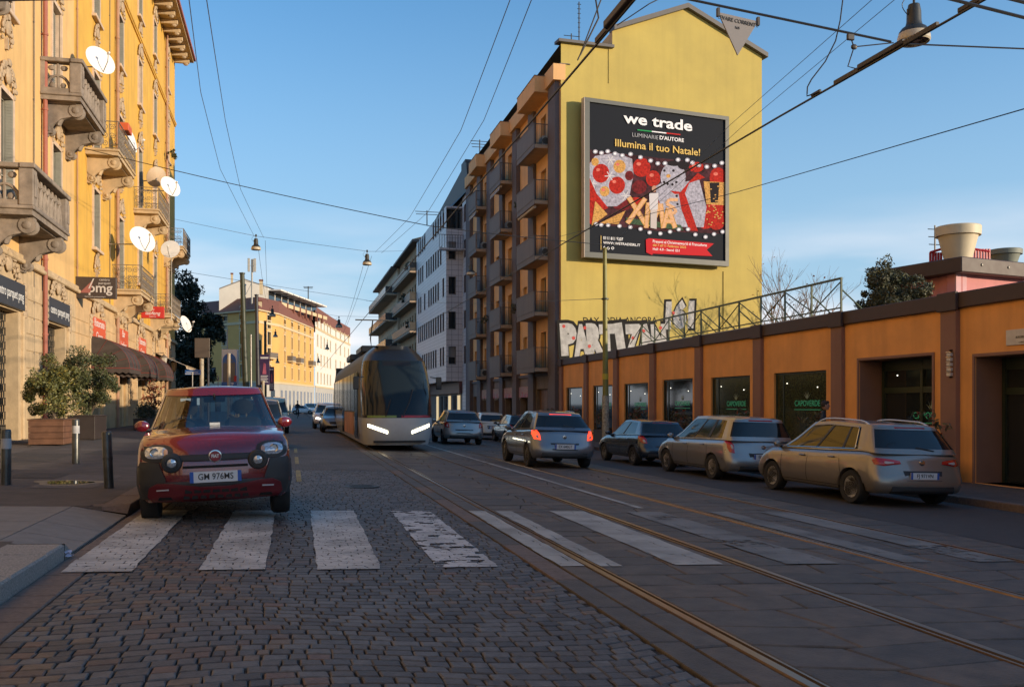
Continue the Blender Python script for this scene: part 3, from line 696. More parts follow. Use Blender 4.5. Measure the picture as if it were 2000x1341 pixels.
def facade_sign(label, c, w, z0, z1, m, lines, size, name='shop_sign', sxx=1.0):
    o = Vector((XL, c, z0)); t = thing(name, label, 'shop sign', o)
    b = MB(TL); b.box(c - w / 2, c + w / 2, .04, .16, z0, z1, m, bev=.01); part('panel', b, t)
    T = Matrix(((0, 0, 1, XL + .165), (1, 0, 0, c), (0, 1, 0, (z0 + z1) / 2), (0, 0, 0, 1)))
    l = MB()
    for i, s in enumerate(lines): l.text(s, size, WHITE, T @ Matrix.Translation((0, (len(lines) / 2 - .5 - i) * size * 1.15, 0)), sx=sxx)
    part('lettering', l, t); return t
for c, lb in ((colsA[7], 'charcoal sign over the shop doorway cut by the left edge of the photo'), (colsA[8], 'charcoal sign over the narrow grilled shop doorway beside the yellow building')):
    t = facade_sign(lb, c, 3.15, zL(4.2), zL(4.95), SIGND, ['centro parquet pmg'], .42, sxx=.82)
facade_sign('charcoal sign of the shop one doorway nearer than the photo shows', colsA[6], 3.15, zL(4.2), zL(4.95), SIGND, ['centro parquet pmg'], .42, sxx=.82) if False else None
for c, ln, lb in ((colsB[0], ['Ristorante', 'Cinese'], 'orange red restaurant sign over the nearest brown awning'), (colsB[1], ['Bar', 'Laofeng'], 'orange red sign with four lines of rounded script over the middle awning'), (colsB[2], ['Ristorante', 'Cinese'], 'orange red restaurant sign over the farthest brown awning')):
    facade_sign(lb.replace(' with four lines of rounded script', ' lettered Bar'), c, 2.9, zL(4.0), zL(4.95), SIGNR, ln, .50, sxx=1.05)
def blade_sign(label, u0, u1, v0, v1, Y, m, draw):
    p0 = PY(u0, v1, Y); p1 = PY(u1, v1, Y); zt = PY(u0, v0, Y).z
    t = thing('projecting_sign', label, 'projecting sign', (p0.x, Y, p0.z)); b = MB(); b.box(p0.x, p1.x, Y - .09, Y + .09, p0.z, zt, m, bev=.02)
    b.box(p0.x - .25, p0.x, Y - .03, Y + .03, zt - .3, zt - .25, IRON); b.box(p0.x - .25, p0.x, Y - .03, Y + .03, p0.z + .2, p0.z + .25, IRON)
    part('panel', b, t)
    T = Matrix(((1, 0, 0, (p0.x + p1.x) / 2), (0, 0, -1, Y - .094), (0, 1, 0, (p0.z + zt) / 2), (0, 0, 0, 1)))
    l = MB(); draw(l, T, p1.x - p0.x, zt - p0.z); part('lettering', l, t)
LG = mat('pale_lettering', (.55, .50, .46), .5, var=0); LR = mat('dull_red_mark', (.30, .10, .08), .5, var=0)
def d1(l, T, W_, H_):
    l.text('pmg', H_ * .62, LG, T @ Matrix.Translation((W_ * .12, -H_ * .02, 0)), bold=.008); l.text('centro', H_ * .17, LG, T @ Matrix.Translation((W_ * .22, H_ * .38, 0))); l.text('parquet', H_ * .17, LG, T @ Matrix.Translation((W_ * .22, H_ * .22, 0)))
    l.text('www.centroparquetpmg.it', H_ * .085, LG, T @ Matrix.Translation((0, -H_ * .42, 0)))
    l.prism([(-W_ * .36, -H_ * .25), (-W_ * .12, -H_ * .25), (-W_ * .04, H_ * .38)], 0, .004, LR, T); l.prism([(-W_ * .16, -H_ * .05), (-W_ * .13, -H_ * .05), (-W_ * .02, H_ * .42), (-W_ * .05, H_ * .42)], .001, .006, LG, T)
blade_sign('dark brown projecting sign lettered pmg, where the peach and yellow buildings meet', 145, 228, 540, 582, PX(145, 560, XL).y + .3, SIGNB, d1)
def d2(l, T, W_, H_): l.text('laofeng', H_ * .42, WHITE, T @ Matrix.Translation((0, -H_ * .08, 0)), shear=.2); l.text('ristorante', H_ * .14, WHITE, T @ Matrix.Translation((0, -H_ * .36, 0))); l.text('~', H_ * .5, WHITE, T @ Matrix.Translation((0, H_ * .26, 0)))
blade_sign('small bright red projecting sign under the far iron balcony', 276, 321, 598, 621, PX(262, 600, XL).y, RED, d2)
# awnings
AWN = mat('brown_awning_cloth', (.060, .044, .036), .8, var=.2, vs=5, bump=.1, bs=60); PIPING = mat('red_piping', (.22, .04, .03), .7, var=0)
for i, c in enumerate(colsB[:3]):
    t = thing('awning', ['brown domed awning with red piping nearest along the yellow facade', 'brown domed awning in the middle of the three restaurant awnings', 'brown domed awning farthest along the yellow facade'][i], 'awning', (XL, c, zL(4.1)), 0, 'restaurant awnings')
    hw, out, zt, dr = 1.55, 1.65, zL(4.15), 1.35
    b = MB(TL); rows = []; n = 10
    def prof(k): a = k / n * math.pi / 2; return out * math.sin(a), zt - dr * (1 - math.cos(a))
    for k in range(n + 1):
        o_, z = prof(k); rows.append([(c - hw, o_, z), (c - hw * .33, o_, z), (c + hw * .33, o_, z), (c + hw, o_, z)])
    b.grid(rows, AWN)
    for sg in (-1, 1):
        fan = [(c + sg * hw, 0, zt - dr)] + [(c + sg * hw, *prof(k)) for k in range(n + 1)]; b.add(fan, [(0, k, k + 1) for k in range(1, n + 1)], AWN)
    part('canopy', b, t)
    v = MB(TL)
    def scal(p0, p1, nn):
        for k in range(nn):
            a = [p0[j] + (p1[j] - p0[j]) * k / nn for j in range(2)]; bb = [p0[j] + (p1[j] - p0[j]) * (k + 1) / nn for j in range(2)]; mm = [(a[j] + bb[j]) / 2 for j in range(2)]
            z = zt - dr; v.add([(a[0], a[1], z), (bb[0], bb[1], z), (bb[0], bb[1], z - .17), (mm[0], mm[1], z - .25), (a[0], a[1], z - .17)], [(0, 1, 2, 3, 4)], AWN)
    scal((c - hw, out), (c + hw, out), 14); scal((c - hw, 0), (c - hw, out), 6); scal((c + hw, 0), (c + hw, out), 6); part('valance', v, t)
    q = MB(TL)
    for s_ in (-hw, -hw * .33, hw * .33, hw): q.tube([(c + s_, prof(k)[0] + .01, prof(k)[1] + .01) for k in range(n + 1)], .008, PIPING, 4)
    for k in (3, 6, 8): q.tube([(c - hw - .01, 0, zt - dr), (c - hw - .01, *prof(k))], .008, PIPING, 4)
    q.tube([(c - hw, 0, zt - dr), (c - hw, out, zt - dr), (c + hw, out, zt - dr)], .016, PIPING, 4); part('piping', q, t)
t = thing('awning', 'pale flat retracted awning beyond the brown domed ones', 'awning', (XL, yL(59), zL(4.2)))
b = MB(TL); cc = mat('pale_awning_cloth', (.55, .45, .34), .8); b.add([(yL(56.5), 0, zL(4.5)), (yL(63), 0, zL(4.5)), (yL(63), 1.9, zL(3.75)), (yL(56.5), 1.9, zL(3.75)), (yL(56.5), 1.9, zL(3.6)), (yL(63), 1.9, zL(3.6))], [(0, 1, 2, 3), (3, 2, 5, 4)], cc)
b.tube([(yL(56.5), 1.9, zL(3.75)), (yL(63), 1.9, zL(3.75))], .05, CREAM, 6); part('canopy', b, t)
# wall lanterns
LANT = mat('lantern_glass', (.45, .42, .36), .3, var=.1)
for i, (u, v) in enumerate(((320, 706), (340, 715))):
    p = PX(u, v, XL + .75); t = thing('wall_lantern', ['iron wall lantern on the yellow facade, nearer of two', 'iron wall lantern at the far corner of the yellow facade'][i], 'lantern', (p.x, p.y, p.z), 0, 'wall lanterns')
    b = MB(); b.tube([(XL, p.y, p.z + .5), (p.x, p.y, p.z + .55), (p.x, p.y, p.z + .35)], .03, IRON, 6); b.lathe([(.02, .45), (.22, .28), (.24, .25)], IRON, 8, c=p); b.lathe([(.1, -.3), (.04, -.4)], IRON, 8, c=p); part('bracket', b, t)
    b = MB(); b.lathe([(.12, -.3), (.2, .25)], LANT, 6, c=p, smooth=False); part('lamp_shade', b, t)
# satellite dishes
DISH = mat('white_dish', (.82, .80, .76), .45, var=.06); DISHB = mat('tan_dish', (.50, .38, .26), .6, var=.1); GALV = mat('galvanised', (.35, .34, .32), .45, metal=.6, var=.15)
def dish(label, u, v, X, r, face, m, pole=None):
    p = PX(u, v, X); t = thing('satellite_dish', label, 'satellite dish', p)
    z = Vector(face).normalized(); q = z.to_track_quat('Z', 'Y').to_matrix().to_4x4(); T = Matrix.Translation(p) @ q
    b = MB(); pr = [(0.001, -.16 * r)] + [(r * k / 6, -.16 * r + .16 * r * (k / 6) ** 2 * 1.6) for k in range(1, 7)]; b.lathe(pr, m, 28, T); b.lathe([(a, z_ - .015) for a, z_ in reversed(pr)], m, 28, T); part('reflector', b, t)
    b = MB(); b.tube([(0, -r * .95, 0), (0, -r * .55, r * .8), (0, -.1 * r, r * 1.05)], .02, GALV, 6, T); b.ball((0, -.1 * r, r * 1.05), (.06, .06, .09), DISH, T); part('arm', b, t)
    b = MB(); b.tube([p - z * .1 * r, p - z * .28 + Vector((-.15, 0, -.1)), Vector((XL + .0, p.y + .15, p.z - .25))] if not pole else [p - z * .1, p - z * .2, p - z * .2 + Vector((0, 0, -pole))], .03, GALV, 6); part('mount', b, t)
SF = (.62, -.72, .35)
dish('large white satellite dish above the upper carved stone balcony', 195, 119, XL + 1.1, .60, SF, DISH)
dish('big white satellite dish standing over the lower scrolled iron balcony', 277, 468, XL + 1.5, .66, SF, DISH)
dish('white satellite dish on a tall pole over the far low iron balcony', 333, 487, XL + 1.4, .56, (-.15, -1, .28), DISH, 4.2)
dish('white satellite dish beside the upper far balcony, against the sky', 332, 365, XL + 1.7, .62, SF, DISH)
dish('tan satellite dish seen from behind beside a white one', 306, 346, XL + .9, .60, (-.4, .5, .3), DISHB)
dish('white satellite dish low at the far corner of the yellow building', 362, 633, XL + 1.9, .56, (.9, -.45, .35), DISH)
dish('narrow white satellite dish behind the iron balcony nearest the peach building', 256, 276, XL + 1.0, .55, (.98, -.2, .2), DISH)
# ============================================================ right side of the street
XR = 15.6
TR = Matrix(((0, -1, 0, XR), (1, 0, 0, 0), (0, 0, 1, 0), (0, 0, 0, 1)))      # (s = Y, out = -X, z)
def yr(u, X=XR): return PX(u, 700, X).y
ORANGE = mat('orange_render', (.80, .37, .11), .85, var=.09, vs=1.2, bump=.12, bs=40, streak=.22)
ORB = mat('ochre_render', (.76, .44, .19), .85, var=.08, vs=1, bump=.12, bs=40, streak=.2)
BROWNP = mat('brown_pilaster_paint', (.26, .14, .10), .8, var=.08, vs=2, streak=.2)
COPE = mat('dark_brown_coping', (.060, .036, .030), .6, var=.15, vs=3)
SLATE = mat('slate_grey_render', (.125, .105, .108), .8, var=.12, vs=2, streak=.2)
PANEL = mat('balcony_panel_grey', (.150, .130, .118), .7, var=.1, vs=2, streak=.25)
BEIGE = mat('balcony_underside', (.42, .31, .22), .85, var=.1)
GFRAME = mat('dark_green_frame', (.022, .034, .022), .45, var=.1)
NEON = mat('green_shop_lettering', (.05, .30, .16), .4, var=0, emis=(.05, .75, .35), em=.05)
GABY = mat('gable_yellow_render', (.475, .37, .10), .88, var=.10, vs=.35, bump=.2, bs=9, streak=.13)
POLEG = mat('olive_pole_paint', (.20, .19, .045), .5, var=.2, vs=4)
RAILG = mat('green_railing_paint', (.075, .10, .055), .55, var=.2)
TILEW = brick_mat('white_facade_tiles', (.46, .46, .50), (.54, .54, .58), (.16, .16, .18), .6, .3, bump=.3, warp=0, rough=.35) if False else mat('white_tiles', (.46, .46, .52), .4, var=.05, vs=5)
def plane_hit(u, v, o, n):
    d = Vector(ray(u, v)); c = Vector((0, 0, 1.5)); t = (Vector(o) - c).dot(n) / d.dot(n); return c + d * t
Y49 = yr(1095)
# -------- low orange building (the long wall with shop windows)
pu = [1860, 1643, 1485, 1368, 1277, 1203.5, 1144, 1098]
py_ = [yr(u) for u in pu]; P_ = (py_[-1] - py_[0]) / 7
ZT = PX(2000, 550, XR).z; ZC = PX(2000, 584, XR).z
t = thing('low_shop_building', 'long single storey orange building with brown pilasters and big dark shop windows', 'shop building', (XR, 20, 0))
LOW = t
ops = []; kinds = []
r0, r1 = (yr(1822) - py_[0]) / P_, (yr(1678) - py_[0]) / P_
tops = {0: (1822, 693), 1: (1615, 722), 2: (1470, 732), 3: (1352, 738), 4: (1262, 747), 5: (1192, 751), 6: (1137, 755), -1: (2000, 690)}
for i in range(-11, 7):
    a = py_[0] + P_ * i
    if i == -1: s0, s1 = yr(1905) - 3.6, yr(1905)
    elif i == 6: s0, s1 = yr(1137), yr(1106)
    else: s0, s1 = a + P_ * r0, a + P_ * r1
    u, v = tops.get(i, (0, 0)); zt = PX(u, v, XR).z if u else ZC - 1.2
    deep = i in (0, -1)
    ops.append((s0, s1, gz(XR) + (.14 if deep else .5), zt)); kinds.append(deep)
b = MB(TR)
for deep in (True, False):
    pass
wall(b, py_[0] - P_ * 11.5, Y49, -1, ZC + .02, ops, ORANGE, .14, ORANGE)
b.quad((py_[0] - P_ * 11.5, -9, -1), (Y49, -9, -1), (Y49, -9, ZC), (py_[0] - P_ * 11.5, -9, ZC), ORANGE)
part('wall', b, t)
b = MB(TR); b.box(py_[0] - P_ * 11.5, Y49, -9, -.3, ZC - .1, ZC + .05, COPE); part('roof', b, t)
b = MB(TR); b.box(py_[0] - P_ * 11.5, Y49, -.35, .10, ZC, ZT, COPE, bev=.02)
for i in range(-11, 8): y = py_[0] + P_ * i; b.box(y - .33, y + .33, .1, .19, ZC - .05, ZT + .02, COPE, bev=.01)
part('coping', b, t)
for i in range(-11, 8):
    y = py_[0] + P_ * i; b = MB(TR); b.box(y - .27, y + .27, -.02, .13, -.8, ZC - .04, BROWNP, bev=.012); part('pilaster', b, t)
HEDGEG = mat('glass_before_green_wall', (.030, .042, .014), .12, var=.9, vs=22, c2=(.075, .085, .035), spec=.7)
for k, (s0, s1, z0, z1) in enumerate(ops):
    i = k - 11; deep = kinds[k]; b = MB(TR); dep = -.75 if deep else -.10
    if deep:
        for x0, x1 in ((s0, s0 + .01), (s1 - .01, s1)): b.box(x0 + .003, x1 - .003, -.8, -.02, z0, z1, BROWNP)
        b.box(s0, s1, -.8, -.02, z1 - .015, z1 - .004, BROWNP); b.box(s0 - .07, s1 + .07, .0, .03, z1, z1 + .07, BROWNP); b.box(s0 - .07, s0, 0, .03, z0, z1, BROWNP); b.box(s1, s1 + .07, 0, .03, z0, z1, BROWNP)
        zt = z0 + (z1 - z0) * .70
        for x in (s0 + .1, (s0 + s1) / 2 - .2, s1 - .1): b.box(x - .05, x + .05, dep - .04, dep + .06, z0, z1 - .02, GFRAME)
        b.box(s0 + .15, s1 - .15, dep - .03, dep + .05, zt, zt + .16, GFRAME); b.box(s0 + .15, s1 - .15, dep - .03, dep + .05, z1 - .3, z1 - .02, GFRAME)
    else:
        b.box(s0, s1, dep - .05, dep + .03, z1 - .07, z1 - .004, GFRAME); b.box(s0, s0 + .06, dep - .05, dep + .03, z0, z1 - .07, GFRAME); b.box(s1 - .06, s1, dep - .05, dep + .03, z0, z1 - .07, GFRAME)
        b.box(s0 - .04, s1 + .04, -.02, .05, z0 - .05, z0 - .003, COPE); b.box(s1 - .5, s1 - .44, dep - .05, dep + .02, z0, z1 - .07, GFRAME)
    w_ = part('shop_window' if not deep else 'shop_door', b, t)
    q = MB(TR); q.quad((s0 + .02, dep, z0), (s1 - .02, dep, z0), (s1 - .02, dep, z1 - .02), (s0 + .02, dep, z1 - .02), HEDGEG if i in (1, 2) else PANE); part('pane', q, w_)
    q = MB(TR); lm = mat('shop_spot_light', (.8, .8, .7), .4, var=0, emis=(1, .95, .8), em=1.6)
    for fx_, fz_ in ((.2, .80), (.78, .86)): q = MB(TR); q.ball((s0 + (s1 - s0) * fx_, dep + .01, z0 + (z1 - z0) * fz_), .018, lm, None, 6, 4); part('spot_light', q, w_)
    if -2 < i < 6:
        c = (s0 + s1) / 2 - (.35 if not deep else .55); zc = z0 + (z1 - z0) * (.60 if not deep else .5)
        T = Matrix(((0, 0, -1, XR + (-dep) - .02), (-1, 0, 0, c), (0, 1, 0, zc), (0, 0, 0, 1)))
        l = MB(); l.text('CAPOVERDE', .26, NEON, T, sx=1.0); l.prism([(-.75, -.2), (.75, -.2), (.75, -.18), (-.75, -.18)], 0, .003, NEON, T)
        LF = mat('pale_leaf_mark', (.35, .45, .35), .5, var=0)
        for aa in (-50, -25, 0, 25, 50): l.prism([(-.02, .14), (.02, .14), (.26 * math.sin(R(aa)) , .14 + .26 * math.cos(R(aa)))], 0, .003, LF, T)
        part('lettering', l, w_)
# -------- street name plaque and wall lamp on the orange building
MARB = mat('marble_plaque', (.60, .56, .50), .5, var=.08, vs=6); INK = mat('black_lettering', (.03, .03, .03), .6, var=0)
p = PX(1967, 645, XR); p2 = PX(1967, 675, XR); w_ = 1.25
t = thing('street_name_plaque', 'white marble street name plaque high on the orange wall at the right edge', 'street sign', (XR - .03, p.y - w_ / 2, p2.z))
b = MB(TR); b.box(p.y - w_, p.y, .0, .035, p2.z, p.z, MARB, bev=.006); part('plaque', b, t)
T = Matrix(((0, 0, -1, XR - .038), (-1, 0, 0, p.y - w_ / 2), (0, 1, 0, (p.z + p2.z) / 2), (0, 0, 0, 1)))
l = MB(); H_ = p.z - p2.z; l.text('VIA', H_ * .2, INK, T @ Matrix.Translation((0, H_ * .30, 0))); l.text('RUGGERO LEONCAVALLO', H_ * .2, INK, T @ Matrix.Translation((0, -H_ * .02, 0)), sx=.8); l.text('COMPOSITORE DI MUSICA', H_ * .12, INK, T @ Matrix.Translation((0, -H_ * .36, 0))); part('lettering', l, t)
p = PX(1856, 715, XR - .15); t = thing('wall_lamp', 'upright glass and metal wall lamp on the brown pilaster between the two nearest doors', 'wall lamp', (p.x, p.y, p.z))
CHR = mat('chrome', (.6, .6, .6), .2, metal=1, var=0)
b = MB()
for k in range(5):
    z = p.z - .24 + k * .12; b.box(p.x - .06, p.x + .02, p.y - .07, p.y + .07, z, z + .085, MARB, bev=.01); b.box(p.x - .068, p.x + .02, p.y - .08, p.y + .08, z + .09, z + .112, CHR)
part('shade', b, t); b = MB(); b.box(p.x + .02, p.x + .03, p.y - .06, p.y + .06, p.z - .28, p.z + .4, CHR); part('back_plate', b, t)
# -------- green railing on the roof
xg = XR + .35; ya, yb = PX(1644, 540, xg).y, PX(1250, 660, xg).y
zt = PX(1644, 541, xg).z; zb_ = ZT + .02
t = thing('roof_railing', 'green steel railing with diagonal bars along the flat roof of the orange building', 'railing', (xg, ya, zb_))
b = MB(); b.box(xg - .03, xg + .03, ya, yb, zt - .06, zt, RAILG); b.box(xg - .02, xg + .02, ya + .04, yb, zb_ + .16, zb_ + .2, RAILG); part('rails', b, t)
sp = PX(1586, 600, xg).y - ya; n = int((yb - ya) / sp)
for k in range(n + 1):
    y = ya + k * sp; b = MB(); b.box(xg - .025, xg + .025, y, y + .05, zb_ - .05, zt - .06, RAILG); b.tube([(xg, y + .03, zt - .35), (xg + .9, y + .03, zb_)], .022, RAILG, 6)
    b.tube([(xg + .03, y + .05, (zt - .1) if k % 2 == 0 else zb_ + .22), (xg + .03, y + sp, (zb_ + .22) if k % 2 == 0 else zt - .1)], .02, RAILG, 6); part('post', b, t)
b = MB(); b.box(xg - .25, xg + .1, ya - .2, yb, ZT + .001, ZT + .05, GALV); solo('roof_curb', b, 'grey metal curb along the roof edge under the green railing', 'curb', (xg, ya, ZT))
# -------- apartment building with the yellow gable
GO = Vector((XR + .02, Y49, 0)); ga = R(8); GD = Vector((math.cos(ga), math.sin(ga), 0)); GN = Vector((math.sin(ga), -math.cos(ga), 0))
def gp(u, v, off=0.0):
    h = plane_hit(u, v, GO + GN * off, GN); return (h - GO).dot(GD), h.z
def TG(off=0.0): o = GO + GN * off; return Matrix(((GD.x, 0, GN.x, o.x), (GD.y, 0, GN.y, o.y), (0, 1, 0, 0), (0, 0, 0, 1)))   # (s, z, out)
t = thing('apartment_building', 'six storey ochre apartment building with slate columns, grey balconies and a windowless yellow gable', 'apartment building', (XR + 6, Y49 + 12, 0)); APT = t
Y1 = yr(917); outline = [gp(*q) for q in ((1093, 83), (1196, 95), (1196, 60), (1340, 17), (1488, 108))]
wG = outline[-1][0]; poly = [(0, -1)] + [(0, outline[0][1])] + outline[1:] + [(wG, -1)]
b = MB(); n = len(poly); dY = Y1 - Y49; T0 = TG()
f0 = [T0 @ Vector((p[0], p[1], 0)) for p in poly]; f1 = [v + Vector((0, dY, 0)) for v in f0]
b.add(f0, [list(range(n))], GABY); b.add(f1, [list(range(n))], GABY)
b.quad(f0[-2], f0[-1], f1[-1], f1[-2], GABY); part('gable', b, t)
b = MB(); TERR = mat('roof_metal_grey', (.10, .092, .088), .6, var=.15)
for k in (1, 3, 4): b.quad(f0[k] - Vector((0, 0, .04)), f0[k + 1] - Vector((0, 0, .04)), f1[k + 1] - Vector((0, 0, .04)), f1[k] - Vector((0, 0, .04)), TERR)
b.quad(f0[2], f0[3], f1[3], f1[2], ORB)
for k in (1, 3, 4):                              # verge trims standing proud of the gable
    p, q = poly[k], poly[k + 1]; hh = .14 if k == 1 else .26
    if k == 1: p = (-.25, p[1])
    if k == 4: q = (q[0] + .3, q[1] - .15)
    b.add([(p[0], p[1] - .03, .28), (q[0], q[1] - .03, .28), (q[0], q[1] + hh, .28), (p[0], p[1] + hh, .28), (p[0], p[1] - .03, -.4), (q[0], q[1] - .03, -.4), (q[0], q[1] + hh, -.4), (p[0], p[1] + hh, -.4)], [(0, 1, 2, 3), (4, 7, 6, 5), (0, 4, 5, 1), (3, 2, 6, 7), (0, 3, 7, 4), (1, 5, 6, 2)], TERR, False, T0)
part('roof', b, t)
# street facade
bays = [((1016, 1037), (1047.5, 1079), 1078, 1045, 1010), ((965, 980), (986.5, 1008), 1007, 983, 957), ((924, 936), (943, 957), 956.5, 939, 915.5)]
XO = PY(1044, 300, PX(1078, 300, XR).y).x
Yc = PX(1078, 300, XR).y
lv = [PY(1043, v, Yc).z for v in (677, 567, 458, 347, 240)]; fh = (lv[-1] - lv[0]) / 4; lv = [lv[0] + fh * k for k in range(5)]
ph = 1.28; fl = [z - ph for z in lv]              # floor of each balcony
ZROOF = PX(1085, 168, XR).z; ZG = fl[0] - .35
ops = []
pil = [(1079, 1093, .30), (1037, 1047.5, .22), (1008, 1016, .30), (980, 986.5, .22), (957, 965, .30), (936, 943, .22), (916, 924, .30)]
for (wa, wb), (da, db), *_ in bays:
    for z in fl + [fl[-1] + fh]:
        y0, y1 = yr(wb), yr(wa); c = (y0 + y1) / 2 + .1
        if z < fl[-1] + 1: ops.append((c - .5, c + .5, z + 1.05, z + 2.35))
        y0, y1 = yr(db), yr(da); c = y0 + (y1 - y0) * .55
        if z < fl[-1] + 1: ops.append((c - .62, c + .62, z + .02, z + 2.35))
b = MB(TR); wall(b, Y49, Y1, ZG, ZROOF, ops, ORB, .32, ORB)
b.box(Y49, Y1, -.3, .45, ZROOF, ZROOF + .95, ORB); part('wall', b, t)
b = MB(TR); b.box(Y49, Y1, -.6, .05, ZROOF + .95, ZROOF + 1.0, TERR)
part('parapet_cap', b, t)
rn = random.Random(8)
for (s0, s1, z0, z1) in ops:
    door = z1 - z0 > 2; b = MB(TR); f = mat('cream_window_frame', (.50, .42, .33), .6, var=.05) if rn.random() < .6 else GRILL
    b.box(s0, s1, -.30, -.24, z0, z0 + .06, f); b.box(s0, s0 + .07, -.30, -.24, z0 + .06, z1, f); b.box(s1 - .07, s1, -.30, -.24, z0 + .06, z1, f); b.box((s0 + s1) / 2 - .03, (s0 + s1) / 2 + .03, -.30, -.24, z0 + .06, z1, f)
    sh = rn.random() * .8 if rn.random() < .6 else 0
    if sh: b.box(s0 + .07, s1 - .07, -.29, -.25, z1 - (z1 - z0) * sh, z1, mat('roller_blind', (.30, .24, .18), .7, var=.1))
    o = part('window', b, t); q = MB(TR); q.quad((s0, -.28, z0), (s1, -.28, z0), (s1, -.28, z1), (s0, -.28, z1), PANE); part('pane', q, o)
for (ua, ub, pr) in pil:
    b = MB(TR); y0, y1 = yr(ub), yr(ua)
    b.box(max(y0, Y49 + .01) if pr == .30 and ua == 1079 else y0, y1, -.05, pr, -.8, ZROOF - .02, SLATE, bev=.01); part('column', b, t)
for bi, (_, _, uj, uc, uf) in enumerate(bays):
    yj = PX(uj, 300, XR).y; yf = PX(uf, 300, XO).y; ow = XR - XO
    for k, z in enumerate(fl + [fl[-1] + fh]):
        top = k == 5; b = MB(TR); mm = ORB if top else PANEL
        b.box(yj, yf, 0, ow, z - .22, z, BEIGE if not top else ORB)
        if top:
            b.box(yj, yf, ow - .12, ow, z, z + .75, ORB); b.box(yj, yj + .12, 0, ow - .12, z, z + .75, ORB); b.box(yf - .12, yf, 0, ow - .12, z, z + .75, ORB); b.box(yj - .03, yf + .03, 0, ow + .03, z + .75, z + .79, TERR)
            part('balcony', b, t); continue
        b.box(yj - .01, yf + .01, ow, ow + .03, z - .26, z + .06, PANEL); o = part('balcony', b, t)
        r = MB(TR); r.box(yj + .02, yf - .02, ow - .03, ow + .05, z + .0601, z + ph - .05, PANEL); r.box(yj, yf, ow - .06, ow + .07, z + ph - .05, z + ph, PANEL)
        for ys in (yj + .05, yf - .05):
            r.box(ys - .02, ys + .02, 0, ow - .06, z + ph - .05, z + ph - .01, GRILL); x = .12
            while x < ow - .1: r.box(ys - .008, ys + .008, x, x + .018, z, z + ph - .05, GRILL); x += .125
            r.box(ys - .015, ys + .015, 0, ow - .06, z + .06, z + .09, GRILL)
        part('railing', r, o)
        if (bi, k) in ((0, 3), (1, 4), (2, 4)):
            aw = MB(TR); CL = mat('cream_awning', (.50, .44, .36), .8, var=.1); aw.tube([(yj + .3, ow - .1, z - .35), (yf - .1, ow - .1, z - .35)], .09, CL, 8)
            for q in range(12 if bi else 0): a0 = yj + .3 + (yf - yj - .4) * q / 12; aw.quad((a0, ow - .02, z - .4), (a0 + (yf - yj) / 14, ow - .02, z - .4), (a0 + (yf - yj) / 14, ow + .02, z - .62), (a0, ow + .02, z - .62), CL if q % 2 else PANEL)
            part('rolled_awning', aw, t)
# ground floor of the apartment building
b = MB(TR); gop = []; z0 = gz(XR) + .13
segs = [(1016, 1037, ZG - 1.2), (1047.5, 1079, ZG - .9), (965, 980, ZG - 1.2), (986.5, 1008, ZG - .8), (924, 936, ZG - 1.2), (943, 957, ZG - .8)]
for ua, ub, zt_ in segs: y0, y1 = yr(ub) + .15, yr(ua) - .15; gop.append((y0, y1, z0, zt_))
GREYR = mat('grey_ground_render', (.20, .165, .145), .85, var=.15, vs=2, streak=.3)
wall(b, Y49, Y1, -1, ZG, gop, GREYR, .4, GREYR); b.box(Y49, Y1, 0, .12, ZG - .08, ZG + .1, SLATE); part('ground_storey', b, t)
WOOD = mat('brown_wood_gate', (.16, .090, .045), .6, var=.35, vs=3, streak=.3); PINKS = mat('pink_shop_sign', (.42, .13, .16), .6, var=.3, vs=12)
TINS = mat('silver_tinsel', (.5, .5, .52), .4, var=.5, vs=60)
for i, (s0, s1, a, zt_) in enumerate(gop):
    b = MB(TR)
    if i == 1:
        n = 4
        for k in range(n): w0 = s0 + (s1 - s0) * k / n; b.box(w0 + .01, w0 + (s1 - s0) / n - .01, -.3, -.22, a, zt_ - .02, WOOD, bev=.01)
        part('gate', b, t, label='brown wooden gate'); continue
    b.quad((s0, -.38, a), (s1, -.38, a), (s1, -.38, zt_), (s0, -.38, zt_), PANE); b.box((s0 + s1) / 2 - .05, (s0 + s1) / 2 + .05, -.37, -.3, a, zt_, GRILL); o = part('shop_window', b, t)
    if i != 4:
        q = MB(TR); q.box(s0 - .1, s1 + .1, .02, .10, a + 2.35, a + 3.05, PINKS)
        for k in range(24): x = s0 + (s1 - s0) * k / 24; q.box(x, x + .025, .101, .115, a + 3.05 - rn.uniform(.3, .9), a + 3.06, TINS)
        part('sign_band', q, o)
# roof clutter of the apartment building
b = MB(TR); y = Y49 + 1
while y < Y1 - 1:
    b.box(y, y + .04, -1.2, -1.16, ZROOF + 1.0, ZROOF + 2.1, GRILL); y += 1.3
b.box(Y49 + 1, Y1 - 1, -1.2, -1.16, ZROOF + 2.06, ZROOF + 2.1, GRILL); b.box(Y49 + 1, Y1 - 1, -1.2, -1.16, ZROOF + 1.55, ZROOF + 1.58, GRILL); part('roof_terrace_railing', b, t)
b = MB(TR)
for y, h in ((Y49 + 7, 1.9), (Y49 + 9, 1.5), (Y49 + 14.5, 2.2), (Y49 + 20, 1.6)): b.box(y, y + 1.6, -3, -1.4, ZROOF + .8, ZROOF + .8 + h, TERR)
part('roof_cabin', b, t)
